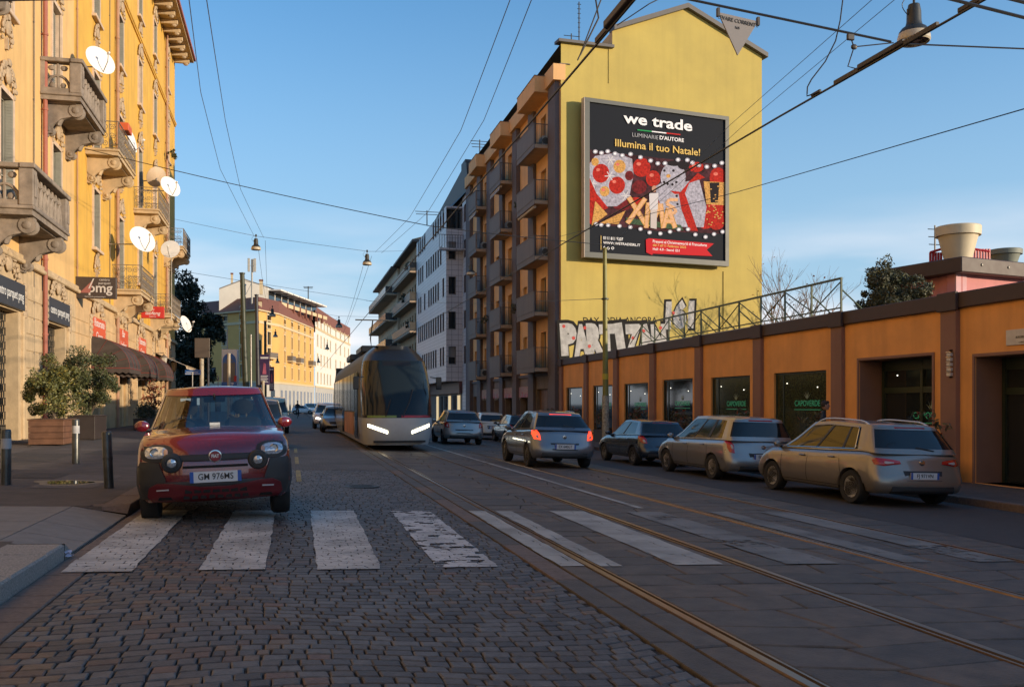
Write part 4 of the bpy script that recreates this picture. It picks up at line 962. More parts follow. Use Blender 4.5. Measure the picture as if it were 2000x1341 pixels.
# -------- graffiti painted on the gable
BLK = mat('black_spray_paint', (.022, .020, .020), .8, var=.1); SIL = mat('silver_spray_paint', (.70, .69, .68), .6, var=.28, vs=2.5); REDS = mat('red_spray_paint', (.45, .04, .03), .7, var=0)
def px_text(mb, txt, ul, vl, ur, vr, hpx, m, off, fn=gp, base=None, bold=0, Tf=TG, sx=None, shear=0):
    """lay txt between two photo points of its left and right ends"""
    a = fn(ul, vl); c = fn(ur, vr); h1 = fn(ul, vl - hpx)[1] - a[1]
    tmp = MB(); tmp.text(txt, 1.0, m, Matrix.Identity(4), align='LEFT', bold=0, shear=shear); xs = [v.x for v in tmp.V]; ys = [v.y for v in tmp.V]
    sxx = math.hypot(c[0] - a[0], c[1] - a[1]) / (max(xs) - min(xs)); syy = h1 / (max(ys) - min(ys)); an = math.atan2(c[1] - a[1], c[0] - a[0])
    cu = MB(); cu.text(txt, 1.0, m, Matrix.Identity(4), align='LEFT', bold=bold, shear=shear)
    out = [Vector((a[0] + (v.x - min(xs)) * sxx * math.cos(an) - (v.y - (max(ys) + min(ys)) / 2) * syy * math.sin(an), a[1] + (v.x - min(xs)) * sxx * math.sin(an) + (v.y - (max(ys) + min(ys)) / 2) * syy, off)) for v in cu.V]
    mb.add(out, cu.F, m, False, Tf())
t = thing('graffiti', 'silver and black graffiti letters along the foot of the yellow gable', 'graffiti', gp(1195, 660) and (TG() @ Vector((gp(1195, 660)[0], gp(1195, 660)[1], 0))))
b = MB(); l2 = MB(); l3 = MB()
for i, ch in enumerate('PARTIZAN'):
    u0 = 1098 + i * 25.2; u1 = u0 + 25; cc = 663 + (i % 2) * 2
    if ch == 'I': u0, u1 = u0 + 8, u1 - 9
    px_text(b, ch, u0 - 1, cc, u1 + 1, cc - 1, 57, BLK, .004, bold=.12); px_text(l2, ch, u0 + 1, cc, u1 - 1, cc - 1, 51, SIL, .010, bold=.085)
px_text(b, '161', 1298, 616, 1357, 614, 50, BLK, .004, bold=.10, shear=.15); px_text(l2, '161', 1301, 616, 1354, 614, 45, SIL, .010, bold=.08, shear=.15)
px_text(b, 'DAX  ODIA ANCORA', 1139, 626, 1283, 625, 13, BLK, .004, bold=.012)
for (u, v) in ((1101, 637), (1142, 640), (1120, 660), (1151, 676), (1257, 646), (1315, 611), (1290, 640), (1236, 660)): s_, z_ = gp(u, v); l3.lathe([(.11, .013), (.11, .016)], REDS, 8, TG() @ Matrix.Translation((s_, z_, 0)))
part('black_outline', b, t, world=True); part('silver_fill', l2, t)
b = MB(TG()); s_, z_ = gp(1413, 530); s2_, z2_ = gp(1413, 690); b.box(s_ - .03, s_ + .03, z2_, z_, .002, .05, GABY); s_, z_ = gp(1189, 92); b.box(s_ - .025, s_ + .025, z_ - 2.2, z_, .002, .04, GABY); part('conduit', b, APT); part('red_dots', l3, t)
# -------- billboard
OFF = .75
def bp(u, v): return gp(u, v, OFF)
c4 = [bp(*q) for q in ((1142, 187), (1424, 230), (1424, 524), (1142, 498))]
s0 = (c4[0][0] + c4[3][0]) / 2; s1 = (c4[1][0] + c4[2][0]) / 2; z1 = (c4[0][1] + c4[1][1]) / 2; z0 = (c4[2][1] + c4[3][1]) / 2
org = TG(OFF) @ Vector((s0, z0, 0)); t = thing('billboard', 'large framed black advertising billboard on the yellow gable, lettered we trade', 'billboard', org); TB = TG(OFF)
BFR = mat('billboard_frame_grey', (.065, .072, .066), .5, var=.15, vs=2); fw = .33
b = MB(TB)
b.box(s0, s1, z0, z0 + fw, -.4, .0, BFR, bev=.01); b.box(s0, s1, z1 - fw * .75, z1, -.4, .0, BFR, bev=.01); b.box(s0, s0 + fw, z0 + fw, z1 - fw * .75, -.4, -.002, BFR); b.box(s1 - fw * .8, s1, z0 + fw, z1 - fw * .75, -.4, -.002, BFR)
b.box(s0 - .03, s0, z0, z1, -.4, .01, mat('pale_frame_edge', (.5, .42, .36), .5)); b.box(s0 + .05, s1 - .05, z0 + .05, z1 - .05, -.45, -.12, BFR)
for ss in (s0 + .5, s1 - .5):
    for zz in (z0 + .6, z1 - .6): b.box(ss - .08, ss + .08, zz - .08, zz + .08, -OFF, -.4, BFR)
part('frame', b, t)
def q_(x, y): return 1120 + x / 3.53, 160 + y / 3.53
# the poster's own axes, measured by the frame's inner corners
IA, IB, IC, ID = (108, 128), (1047, 268), (1047, 1250), (108, 1162)   # zoomed-picture corners
ps0, ps1, pz0, pz1 = s0 + fw + .001, s1 - fw * .8 - .001, z0 + fw + .001, z1 - fw * .75 - .001
import itertools
def bil_inv(x, y):                           # zoomed photo -> poster (0..1, 0..1), perspective quad
    H = HM; d = H[6] * x + H[7] * y + 1; return (H[0] * x + H[1] * y + H[2]) / d, (H[3] * x + H[4] * y + H[5]) / d
def solve(A, B):
    n = len(B)
    for i in range(n):
        p = max(range(i, n), key=lambda r: abs(A[r][i])); A[i], A[p] = A[p], A[i]; B[i], B[p] = B[p], B[i]
        for r in range(n):
            if r != i:
                f = A[r][i] / A[i][i]
                for c in range(i, n): A[r][c] -= f * A[i][c]
                B[r] -= f * B[i]
    return [B[i] / A[i][i] for i in range(n)]
A = []; B = []
for (x, y), (X_, Y_) in zip((IA, IB, IC, ID), ((0, 1), (1, 1), (1, 0), (0, 0))):
    A.append([x, y, 1, 0, 0, 0, -x * X_, -y * X_]); B.append(X_); A.append([0, 0, 0, x, y, 1, -x * Y_, -y * Y_]); B.append(Y_)
HM = solve(A, B)
def pp(x, y): a, c = bil_inv(x, y); return ps0 + (ps1 - ps0) * a, pz0 + (pz1 - pz0) * c
D0 = -.11
po = MB(TB); C_NAVY = mat('poster_navy', (.011, .014, .021), .7, var=0, spec=.12); po.add([(ps0, pz0, D0), (ps1, pz0, D0), (ps1, pz1, D0), (ps0, pz1, D0)], [(0, 1, 2, 3)], C_NAVY); part('poster', po, t)
art = MB(TB); lay = [0]
def pm(n, c, **k): return mat('print_' + n, c, .75, spec=.12, **({'var': 0} | k))
def ppc(x, y): a_, c_ = pp(x, y); return min(max(a_, ps0), ps1), min(max(c_, pz0), pz1)
def poly_(pts, m):
    lay[0] += 1; art.add([(*ppc(x, y), D0 + .004 + lay[0] * .00028) for x, y in pts], [list(range(len(pts)))], m)
def circ(x, y, rx, ry, m, n=18): poly_([(x + rx * math.cos(2 * math.pi * k / n), y + ry * math.sin(2 * math.pi * k / n)) for k in range(n)], m)
PR = pm('red', (.36, .018, .012), var=.5, vs=9); PRL = pm('light_red', (.60, .16, .12), var=.3, vs=5); PDR = pm('dark_red', (.13, .012, .016), var=.6, vs=6); PWH = pm('white', (.55, .53, .56)); PSN = pm('snow', (.34, .33, .40), var=.45, vs=7); PGO = pm('gold', (.50, .27, .08), var=.5, vs=12); PPK = pm('peach', (.62, .36, .20), var=.2, vs=8); PBK = pm('black', (.015, .012, .015)); PGR = pm('green', (.05, .09, .05), var=.4, vs=7)
poly_([(108, 455), (500, 510), (1047, 580), (1047, 1060), (600, 1030), (108, 965)], pm('dark_mix', (.05, .016, .022), var=.9, vs=3))
for a in ((112, 700, 60, 160, PR), (130, 880, 70, 90, PR), (470, 585, 62, 66, PR), (550, 663, 50, 56, PR), (455, 720, 50, 48, PDR), (850, 590, 52, 36, PR), (1000, 665, 58, 70, PR), (430, 830, 60, 40, PR), (340, 840, 70, 40, PDR), (600, 860, 90, 40, PR), (890, 895, 55, 45, PR), (990, 880, 70, 90, PR), (915, 960, 62, 62, PR)): circ(*a)
for (x, y) in ((450, 560), (540, 640), (835, 580), (985, 640), (895, 940), (970, 850)): circ(x, y, 16, 12, PRL)
poly_([(110, 555), (150, 500), (300, 480), (405, 525), (415, 640), (400, 700), (385, 790), (300, 850), (230, 850), (160, 760), (108, 700)], PSN)   # drift of sparkling snow
for a_ in ((190, 620, 58, 66, PR), (318, 575, 42, 46, PGO), (300, 705, 56, 60, PR), (215, 745, 34, 36, PGO), (385, 640, 30, 34, PDR), (150, 540, 26, 28, PGO)): circ(*a_)
for (x, y) in ((170, 595), (305, 560), (282, 680), (206, 735)): circ(x, y, 13, 11, PRL)
for (x, y) in ((250, 640), (360, 780), (130, 690), (255, 530)):
    for k_ in range(3): an_ = k_ * math.pi / 3; dx_, dy_ = 34 * math.cos(an_), 34 * math.sin(an_); poly_([(x + dx_ - dy_ * .1, y + dy_ + dx_ * .1), (x + dx_ + dy_ * .1, y + dy_ - dx_ * .1), (x - dx_ + dy_ * .1, y - dy_ - dx_ * .1), (x - dx_ - dy_ * .1, y - dy_ + dx_ * .1)], PWH)
poly_([(108, 640), (160, 760), (240, 860), (200, 880), (108, 800)], PR)
poly_([(900, 690), (1047, 700), (1047, 860), (920, 850)], PGO); poly_([(940, 700), (1010, 700), (1000, 840), (950, 840)], PBK)
poly_([(560, 720), (640, 680), (760, 690), (870, 680), (920, 870), (900, 1010), (640, 1000), (600, 850)], PSN); circ(688, 655, 88, 100, PSN); circ(760, 575, 40, 30, PBK); circ(700, 560, 60, 20, PBK)
for (x, y) in ((627, 610), (690, 612), (625, 690), (650, 703), (683, 708), (710, 692), (712, 788), (718, 845)): circ(x, y, 9, 9, PBK, 10)
circ(655, 648, 15, 13, PGO)
poly_([(665, 750), (740, 760), (790, 700), (860, 630), (910, 665), (800, 700), (770, 770), (700, 775)], PR); poly_([(725, 765), (770, 770), (860, 1035), (800, 1030), (745, 880)], PR)
poly_([(150, 810), (235, 905), (125, 980)], PGO); poly_([(180, 965), (360, 880), (310, 975)], PGO); circ(990, 970, 60, 60, PR)
for k in range(40): rr_ = random.Random(k); circ(905 + rr_.random() * 140, 700 + rr_.random() * 300, 7, 5, PGO, 6)
poly_([(360, 970), (760, 1030), (740, 990), (360, 930)], PGR)
def bar(x0, y0, x1, y1, w, m): dx, dy = x1 - x0, y1 - y0; L_ = math.hypot(dx, dy); nx, ny = -dy / L_ * w / 2, dx / L_ * w / 2; poly_([(x0 + nx, y0 + ny), (x1 + nx, y1 + ny), (x1 - nx, y1 - ny), (x0 - nx, y0 - ny)], m)
for a in ((380, 790, 510, 1000), (495, 800, 370, 970), (500, 1005, 515, 830), (515, 830, 560, 930), (560, 930, 600, 840), (600, 840, 620, 1010), (620, 1005, 655, 870), (655, 870, 700, 1010), (635, 960, 685, 965)): bar(*a, 34, PGO); bar(*a, 22, PPK)
for k in range(10):
    t0 = k / 10 * math.pi * 1.5; t1 = (k + 1) / 10 * math.pi * 1.5
    f_ = lambda tt: (680 + 40 * math.cos(tt * 1.0 + .2) * (1 if tt < 2.3 else 1), 850 + 0 * tt)
for a in ((720, 815, 660, 812), (660, 812, 640, 840), (640, 840, 700, 875), (700, 875, 705, 905), (705, 905, 650, 905)): bar(*a, 22, PPK)
circ(555, 735, 17, 22, pm('skin', (.45, .25, .18))); poly_([(520, 765), (585, 765), (580, 880), (525, 880)], PWH); poly_([(530, 880), (575, 880), (572, 1015), (530, 1005)], pm('suit', (.5, .45, .44)))
PLI = pm('light', (.80, .80, .86)); PGL = pm('glow', (.34, .34, .40))
for (x, y) in ((150, 470), (192, 480), (235, 470), (285, 487), (335, 500), (392, 492), (460, 515), (530, 540), (580, 560), (630, 560), (720, 537), (785, 540), (820, 560), (865, 578), (920, 590), (975, 585), (1025, 565)): circ(x, y, 17, 15, PGL, 12); circ(x, y, 9, 8, PLI, 10)
for (x, y) in ((155, 970), (190, 978), (237, 980), (315, 988), (390, 998), (460, 1012), (523, 1038), (597, 1047), (664, 1036), (725, 1022), (789, 1022), (840, 1060), (911, 1078), (970, 1060), (1030, 1045)): circ(x, y, 16, 14, PGL, 12); circ(x, y, 9, 8, PLI, 10)
part('picture', art, t)
le = MB(TB)
def ptx(txt, x0, y0, x1, y1, h, m, bold=0.0, shear=0):
    a = pp(x0, y0); c = pp(x1, y1); hz = pp(x0, y0 - h)[1] - a[1]
    tmp = MB(); tmp.text(txt, 1.0, m, Matrix.Identity(4), align='LEFT', shear=shear, bold=bold); xs = [v.x for v in tmp.V]; ys = [v.y for v in tmp.V]
    sx_ = (c[0] - a[0]) / (max(xs) - min(xs)); sy_ = hz / (max(ys) - min(ys)); zc = (a[1] + c[1]) / 2
    le.add([(a[0] + (v.x - min(xs)) * sx_, zc + (v.y - min(ys)) * sy_, D0 + .10 * 0 + .115 + v.z) if False else (a[0] + (v.x - min(xs)) * sx_, zc + (v.y - min(ys)) * sy_, D0 + .058 + v.z * .5) for v in tmp.V], tmp.F, m)
TW = pm('text_white', (.80, .80, .82)); TGR = pm('text_grey', (.36, .37, .40)); TGO = pm('text_gold', (.66, .46, .14))
ptx('we trade', 342, 277, 818, 342, 76, TW, .025)
for a, c, m in ((438, 538, pm('flag_green', (.03, .30, .10))), (538, 638, TW), (638, 736, pm('flag_red', (.5, .03, .03)))): y0 = 321 + (a - 438) * .13; y1 = 321 + (c - 438) * .13; poly = [(a, y0), (c, y1), (c, y1 + 8), (a, y0 + 8)]; le.add([(*pp(x, y), D0 + .058) for x, y in poly], [(0, 1, 2, 3)], m)
ptx('LUMINARIE', 403, 372, 583, 394, 27, TGR); ptx("D'AUTORE", 592, 396, 760, 416, 28, TW, .02)
ptx('Illumina il tuo Natale!', 285, 443, 873, 508, 52, TGO, .012)
ptx('0111 811 9207', 203, 1080, 340, 1090, 22, TW, .015); ptx('WWW.WETRADESRL.IT', 203, 1112, 458, 1130, 18, TW, .015); ptx('f', 203, 1148, 215, 1149, 24, TW, .02)
for x in (238, 268): le.add([(*pp(x + 10 * math.cos(k * .7854), 1140 + 10 * math.sin(k * .7854)), D0 + .058) for k in range(8)] + [(*pp(x + 6 * math.cos(k * .7854), 1140 + 6 * math.sin(k * .7854)), D0 + .058) for k in range(8)], [(k, (k + 1) % 8, 8 + (k + 1) % 8, 8 + k) for k in range(8)], TW)
le.add([(*pp(x, y), D0 + .058) for x, y in ((186, 1050), (190, 1050), (190, 1150), (186, 1150))], [(0, 1, 2, 3)], TGO)
RIB = pm('ribbon', (.50, .022, .03)); le.add([(*pp(x, y), D0 + .054) for x, y in ((497, 1085), (520, 1078), (970, 1125), (920, 1168), (960, 1213), (545, 1185), (540, 1195), (500, 1175))], [(0, 1, 2, 3, 4, 5, 6, 7)], RIB)
ptx('Presenti al Christmasworld di Francoforte', 545, 1110, 920, 1145, 20, TW, .008); ptx("dal 7 all'11 Febbraio 2025", 545, 1138, 775, 1150, 18, TGO, .012); ptx('Hall: 4.0 - Stand: E51', 545, 1163, 730, 1175, 17, TW, .008)
part('lettering', le, t)
# ============================================================ white tiled building and the blocks beyond it
def grid_mat(name, c, cl, sx, sz, lw=.02, rough=.4):
    m = bpy.data.materials.new(name); m.use_nodes = True; n = m.node_tree.nodes; l = m.node_tree.links.new
    b = n['Principled BSDF']; b.inputs['Roughness'].default_value = rough
    t = n.new('ShaderNodeTexCoord'); sp = n.new('ShaderNodeSeparateXYZ'); l(t.outputs['Object'], sp.inputs[0])
    ad = n.new('ShaderNodeMath'); ad.operation = 'ADD'; l(sp.outputs[0], ad.inputs[0]); l(sp.outputs[1], ad.inputs[1])
    res = []
    for src, per in ((ad.outputs[0], sx), (sp.outputs[2], sz)):
        d = n.new('ShaderNodeMath'); d.operation = 'DIVIDE'; d.inputs[1].default_value = per; l(src, d.inputs[0])
        f = n.new('ShaderNodeMath'); f.operation = 'FRACT'; l(d.outputs[0], f.inputs[0])
        g_ = n.new('ShaderNodeMath'); g_.operation = 'LESS_THAN'; g_.inputs[1].default_value = lw / per; l(f.outputs[0], g_.inputs[0]); res.append(g_)
    mx = n.new('ShaderNodeMath'); mx.operation = 'MAXIMUM'; l(res[0].outputs[0], mx.inputs[0]); l(res[1].outputs[0], mx.inputs[1])
    no = n.new('ShaderNodeTexNoise'); no.inputs['Scale'].default_value = .6; no.inputs['Detail'].default_value = 6; l(t.outputs['Object'], no.inputs['Vector'])
    m0 = n.new('ShaderNodeMixRGB'); m0.inputs[1].default_value = tuple(x * .82 for x in c) + (1,); m0.inputs[2].default_value = tuple(c) + (1,); l(no.outputs[0], m0.inputs[0])
    m1 = n.new('ShaderNodeMixRGB'); m1.inputs[2].default_value = tuple(cl) + (1,); l(mx.outputs[0], m1.inputs[0]); l(m0.outputs[0], m1.inputs[1]); l(m1.outputs[0], b.inputs['Base Color'])
    MATS[name] = m; return m
WT = grid_mat('white_facade_tiles', (.60, .59, .62), (.17, .17, .20), .62, .50, .035)
WTF = grid_mat('white_facade_panels', (.62, .61, .64), (.22, .22, .25), 1.3, .34, .025)
Yb = PX(903, 600, XR).y; XP = PY(871.5, 600, Yb).x; Ye = PX(813.5, 600, XP).y
TP = Matrix(((0, -1, 0, XP), (1, 0, 0, 0), (0, 0, 1, 0), (0, 0, 0, 1)))
TF = lambda Y, X0: Matrix(((1, 0, 0, X0), (0, -1, 0, Y), (0, 0, 1, 0), (0, 0, 0, 1)))      # faces the camera: s = X - X0, out = -Y
t = thing('office_building', 'white tiled building with a projecting bay of narrow dark windows and a slate mansard roof', 'building', (XR + 4, Yb + 8, 0))
zt = PY(872, 402, Yb).z; z_un = PY(880, 744, Yb).z
zr = [PY(885, v, Yb).z for v in (676.5, 608.5, 540, 472)]; fp = (zr[-1] - zr[0]) / 3; zr = [zr[0] + fp * k for k in range(5)]
b = MB(); W1 = XR - XP; c0 = PY(876, 600, Yb).x - XP; c1 = PY(890.5, 600, Yb).x - XP
Ts = TF(Yb, XP); ops = [(c0, c1, z - fp * .5, z) for z in zr[:4]] + [(c0 - .2, c1 + .6, zr[4] - fp * .62, zr[4] - .1)]
tmp = MB(Ts); wall(tmp, 0, W1, z_un, zt, ops, WT, .3, SLATE)
st = []; s = Yb + .9; ops2 = []
zs_ = zr + []
for k, z in enumerate(zr):
    y = Yb + 1.2; g_ = 0; rn = random.Random(k + 40)
    while y < Ye - 1.4:
        if rn.random() > .12: ops2.append((y, y + .95, z - fp * .52, z + .05))
        y += 1.55
wall(tmp2 := MB(TP), Yb, Ye, z_un, zt, ops2, WTF, .3, SLATE)
for v, f, m, sm in zip([tmp2], [0], [0], [0]): pass
part('bay_wall', tmp, t); part('street_wall', tmp2, t)
b = MB(TP); b.box(Yb + .02, Ye, -W1 - 8, -.02, z_un - .02, z_un + .02, SLATE); b.box(Yb + .02, Ye, -12, -.02, zt - .3, zt - .02, TERR); part('roof_slab', b, t)
GREYW = mat('grey_window_frame', (.22, .22, .23), .5, var=0)
for (T_, oo) in ((Ts, ops), (TP, ops2)):
    for i, (a, c, z0, z1) in enumerate(oo):
        b = MB(T_); b.box(a, c, -.28, -.22, z0, z0 + .06, GREYW); b.box(a, a + .05, -.28, -.22, z0 + .06, z1, GREYW); b.box(c - .05, c, -.28, -.22, z0 + .06, z1, GREYW); b.box(a, c, -.03, .03, z0 - .06, z0 - .002, GREYW)
        if (i * 7) % 5 < 2: b.box(a + .05, c - .05, -.27, -.24, z0 + (z1 - z0) * (.4 + .1 * (i % 4)), z1, mat('grey_blind', (.25, .25, .25), .7, var=.1))
        o = part('window', b, t); q = MB(T_); q.quad((a, -.26, z0), (c, -.26, z0), (c, -.26, z1), (a, -.26, z1), PANE); part('pane', q, o)
b = MB(Ts); zz = PY(880, 462, Yb).z; b.box(c0 - 1.0, W1 + .4, 0, .9, zz - 1.35, zz - 1.2, WT)
for k in range(12): x = c0 - 1 + (W1 + 1.4 - c0) * k / 11; b.box(x - .02, x + .02, .86, .9, zz - 1.2, zz, GRILL)
b.box(c0 - 1, W1 + .4, .86, .9, zz - .02, zz + .03, GRILL); part('balcony', b, t)
# recessed parts beside the projecting bay
zt2 = PX(915, 372, XR).z; wop = []
for k in range(5): wop.append((yr(912) + .2, yr(906) - .1, zr[k] - fp * .5, zr[k]))
b = MB(TR); wall(b, Y1 + .02, Yb, -1, zt2, wop, WTF, .3, SLATE); b.box(Y1 + .02, Ye, -12, -.02, zt2 - .5, zt2, TERR); part('set_back_wall', b, t)
for (a, c, z0, z1) in wop:
    q = MB(TR); q.quad((a, -.2, z0), (c, -.2, z0), (c, -.2, z1), (a, -.2, z1), PANE); part('window', q, t)
# ground floor under the bay
GCRM = mat('cream_lit_interior', (.5, .42, .26), .6, var=.2, emis=(1, .75, .4), em=.35)
b = MB(TR); b.quad((Yb, 0, -1), (Ye, 0, -1), (Ye, 0, z_un), (Yb, 0, z_un), GREYR); b.box(Yb, Ye, .02, .3, z_un - 1.1, z_un - .03, mat('dark_red_fascia', (.10, .035, .03), .5))
for k in range(6):
    y = Yb + 1 + k * 2.6; b.box(y, y + 1.2, .02, .08, gz(XR) + .2, z_un - 1.3, GCRM if k in (0, 2, 5) else DARK)
part('ground_storey', b, t)
SLT = mat('slate_roof', (.035, .036, .042), .55, var=.35, vs=5, bump=.6, bs=8); SLT2 = mat('pale_slate_pattern', (.15, .13, .085), .6, var=.6, vs=10)
b = MB(TR); ra = zt2; rt = PX(896, 336, XR - .3).z
b.add([(Y1 + .05, .1, ra), (Ye, XR - XP, zt), (Ye - 6, .3, rt * .5 + zt * .5), (Y1 + .05, .3, rt), (Y1 + .05, -12, rt - 1), (Ye, -12, rt - 1), (Ye, -12, zt), (Y1 + .05, -12, ra)], [(0, 1, 2, 3), (3, 2, 5, 4), (0, 3, 4, 7), (1, 6, 5, 2)], SLT)
b.box(Y1 + 1, Y1 + 3, -.8, .2, rt - .5, rt + .5, SLT); part('mansard_roof', b, t)
# block C and D: flats with balconies closer to the bend
def flats(name, label, Xf, ya, yb, ztop, zfl, wm, bm, seed, side=None, proj=1.1, roofm=None):
    T_ = Matrix(((0, -1, 0, Xf), (1, 0, 0, 0), (0, 0, 1, 0), (0, 0, 0, 1)))
    t = thing(name, label, 'apartment building', (Xf + 4, (ya + yb) / 2, 0)); r = random.Random(seed); ops = []
    for z in zfl:
        y = ya + .8
        while y < yb - 1.8: ops.append((y, y + 1.1, z + (.05 if r.random() < .5 else .9), z + 2.3)); y += 2.4
    b = MB(T_); wall(b, ya, yb, -1, ztop, ops, wm, .25); b.quad((ya, 0, -1), (ya, -12, -1), (ya, -12, ztop), (ya, 0, ztop), wm); b.quad((yb, 0, -1), (yb, -12, -1), (yb, -12, ztop), (yb, 0, ztop), wm)
    part('wall', b, t); b = MB(T_); b.box(ya - .2, yb + .2, -12, .9, ztop, ztop + .25, roofm or TERR); b.add([(ya - .2, .9, ztop + .25), (yb + .2, .9, ztop + .25), (yb + .2, -5, ztop + 2), (ya - .2, -5, ztop + 2)], [(0, 1, 2, 3)], roofm or TERR); b.add([(ya - .2, .9, ztop + .25), (ya - .2, -5, ztop + 2), (ya - .2, -12, ztop + .2)], [(0, 1, 2)], wm); part('roof', b, t)
    for (a, c, z0, z1) in ops: q = MB(T_); q.quad((a, -.2, z0), (c, -.2, z0), (c, -.2, z1), (a, -.2, z1), PANE); q.box((a + c) / 2 - .03, (a + c) / 2 + .03, -.2, -.15, z0, z1, GRILL); part('window', q, t)
    for z in zfl:
        b = MB(T_); b.box(ya + .3, yb - .3, 0, proj, z - .2, z, BEIGE); o = part('balcony', b, t); q = MB(T_)
        q.box(ya + .3, yb - .3, proj - .06, proj, z + .08, z + 1.0, bm); q.box(ya + .3, ya + .36, 0, proj - .06, z + .08, z + 1.0, bm); part('railing', q, o)
        for k in range(2):
            if r.random() < .6: pass
    return t
DGL = mat('dark_balcony_glass', (.05, .055, .06), .25, var=.2)
CREAMW = mat('cream_wall_far', (.55, .48, .36), .85, var=.1, vs=1)
XC = XP + .4; yc0 = Ye + .3; yc1 = PX(781, 600, XC).y
def zat(u, v, X): return PX(u, v, X).z
z_t = zat(800, 497, XC); flo = [z_t - 3.3 - k * 3.45 for k in range(6)]
flats('apartment_building', 'narrow brown and cream apartment building with planted balconies, beyond the white tiled building', XC, yc0, yc1, z_t, flo, mat('tan_wall_far', (.44, .31, .19), .85, var=.15, vs=1), GRILL, 3)
XD = XC - .3; yd0 = yc1 + .3; yd1 = PX(739, 600, XD).y; z_t2 = zat(760, 545, XD)
flats('apartment_building', 'cream corner apartment building with dark glazed balconies, last on the right before the bend', XD, yd0, yd1, z_t2, [z_t2 - 3.4 - k * 3.6 for k in range(5)], CREAMW, DGL, 4, proj=1.6)
# ============================================================ far end of the street, left of the bend
FY = mat('far_yellow_render', (.66, .38, .115), .85, var=.08, vs=.3); FW = mat('far_white_render', (.70, .66, .60), .85, var=.05, vs=.4); FB = mat('far_band', (.60, .47, .28), .8, var=.05)
GRYW = mat('grey_attic_wall', (.42, .40, .36), .85, var=.08, vs=.5)
def far_face(b, p0, p1, z0, z1, cols, rows, wm, wins, shm):
    d = (p1 - p0); d.z = 0; L_ = d.length; d.normalize(); n = Vector((d.y, -d.x, 0))
    if n.dot(-p0) < 0: n = -n
    T_ = face_frame((p0.x, p0.y, 0), d, n); ops = []
    for c in cols:
        for (za, h) in rows: ops.append((L_ * c - .65, L_ * c + .65, za, za + h))
    x = MB(T_); wall(x, 0, L_, z0, z1, ops, wm, .3); b.add([v for v in x.V], x.F, wm)
    for (a, c, za, zb) in ops: wins.append((T_, a, c, za, zb))
    return T_
def far_building(name, label, pts, z1, colset, rows, wm, roofh, roofm, band=True, gm=None, zg=5.5):
    c = sum((p for p in pts), Vector()) / len(pts); t = thing(name, label, 'building', (c.x, c.y, 0)); b = MB(); wins = []; Ts_ = []
    for i in range(len(pts) - 1):
        T_ = far_face(b, pts[i].copy(), pts[i + 1].copy(), -2, z1, colset[i], rows, wm, wins, None); Ts_.append((T_, (pts[i + 1] - pts[i]).length))
    part('wall', b, t)
    for (T_, a, cc, za, zb) in wins:
        q = MB(T_); m_ = SHUT if random.random() < .3 else PANE
        q.quad((a, -.25, za), (cc, -.25, za), (cc, -.25, zb), (a, -.25, zb), m_); q.box(a - .22, a, .0, .05, za, zb, FB); q.box(cc, cc + .22, 0, .05, za, zb, FB); q.box(a - .3, cc + .3, 0, .12, za - .2, za - .002, FB); q.box(a - .22, cc + .22, 0, .06, zb, zb + .25, FB); part('window', q, t)
    if band:
        q = MB()
        for T_, L_ in Ts_: q.box(0, L_, -.02, .12, z1 - 2.6, z1 - 2.1, FB, T_); q.box(0, L_, -.02, .18, zg, zg + .35, FB, T_)
        part('string_course', q, t)
    if gm:
        q = MB()
        for T_, L_ in Ts_:
            k = 1.0
            q.box(0, L_, .002, .08, -2, zg - .01, gm, T_)
            while k < L_ - 1.5: q.box(k, k + 1.7, .081, .1, .2, zg - 1.2, PANE, T_); k += 3.6
        part('ground_storey', q, t)
    q = MB(); top = [Vector((p.x, p.y, z1)) for p in pts]; ce = Vector((c.x, c.y, 0))
    out = []
    for i, p in enumerate(pts):
        d = Vector((p.x, p.y, 0)); e = -d.normalized(); out.append(Vector((p.x + e.x * .9, p.y + e.y * .9, z1 - .1)))
    inn = [Vector((p.x, p.y, 0)) + Vector((p.x, p.y, 0)).normalized() * 7 + Vector((0, 0, z1 + roofh)) for p in pts]
    bk = [Vector((p.x, p.y, 0)) + Vector((p.x, p.y, 0)).normalized() * 16 + Vector((0, 0, z1)) for p in pts]
    q.grid([out, inn, bk], roofm, False); q.grid([[v - Vector((0, 0, .25)) for v in out], out], FB, False)
    part('roof', q, t)
    return t, Ts_
rows = []
p0 = PT(392, 800, 178); p1 = PT(505, 800, 168); p2 = PT(545, 800, 176); p3 = PT(613, 800, 210)
for p in (p0, p1, p2, p3): p.z = 0
# heights follow the eaves seen in the photo
zE = PT(505, 603, 168).z; st_ = (zE - 6.8) / 4
rows = [(6.6, 2.3), (6.6 + st_ * 1, 2.4), (6.6 + st_ * 2, 2.4), (6.6 + st_ * 3, 2.9), (zE - 1.7, .9)]
tY, Tsy = far_building('corner_building', 'big yellow corner building with a red tiled roof at the far end of the street', [p0, p1, p2, p3], zE, [[.12, .43, .73], [.5], [.14, .33, .52, .70, .88]], rows, FY, 3.0, ROOFR, gm=GRYW)
q4 = PT(650, 800, 240); q5 = PT(684, 800, 272)
for p in (q4, q5): p.z = 0
zW = PT(650, 640, 240).z
rows2 = [(6.6, 2.3), (6.6 + 4.3, 2.3), (6.6 + 8.6, 2.4), (6.6 + 12.9, 2.0)]
tW, _ = far_building('apartment_building', 'white sunlit building with a red roof, joined to the far yellow corner building', [p3 + Vector((.3, .3, 0)), q4, q5], zW, [[.12, .3, .48, .66, .84], [.15, .4, .65, .88]], rows2, FW, 3.2, ROOFR, gm=GRYW)
q6 = PT(700, 800, 300); q7 = PT(760, 800, 330); q6.z = q7.z = 0
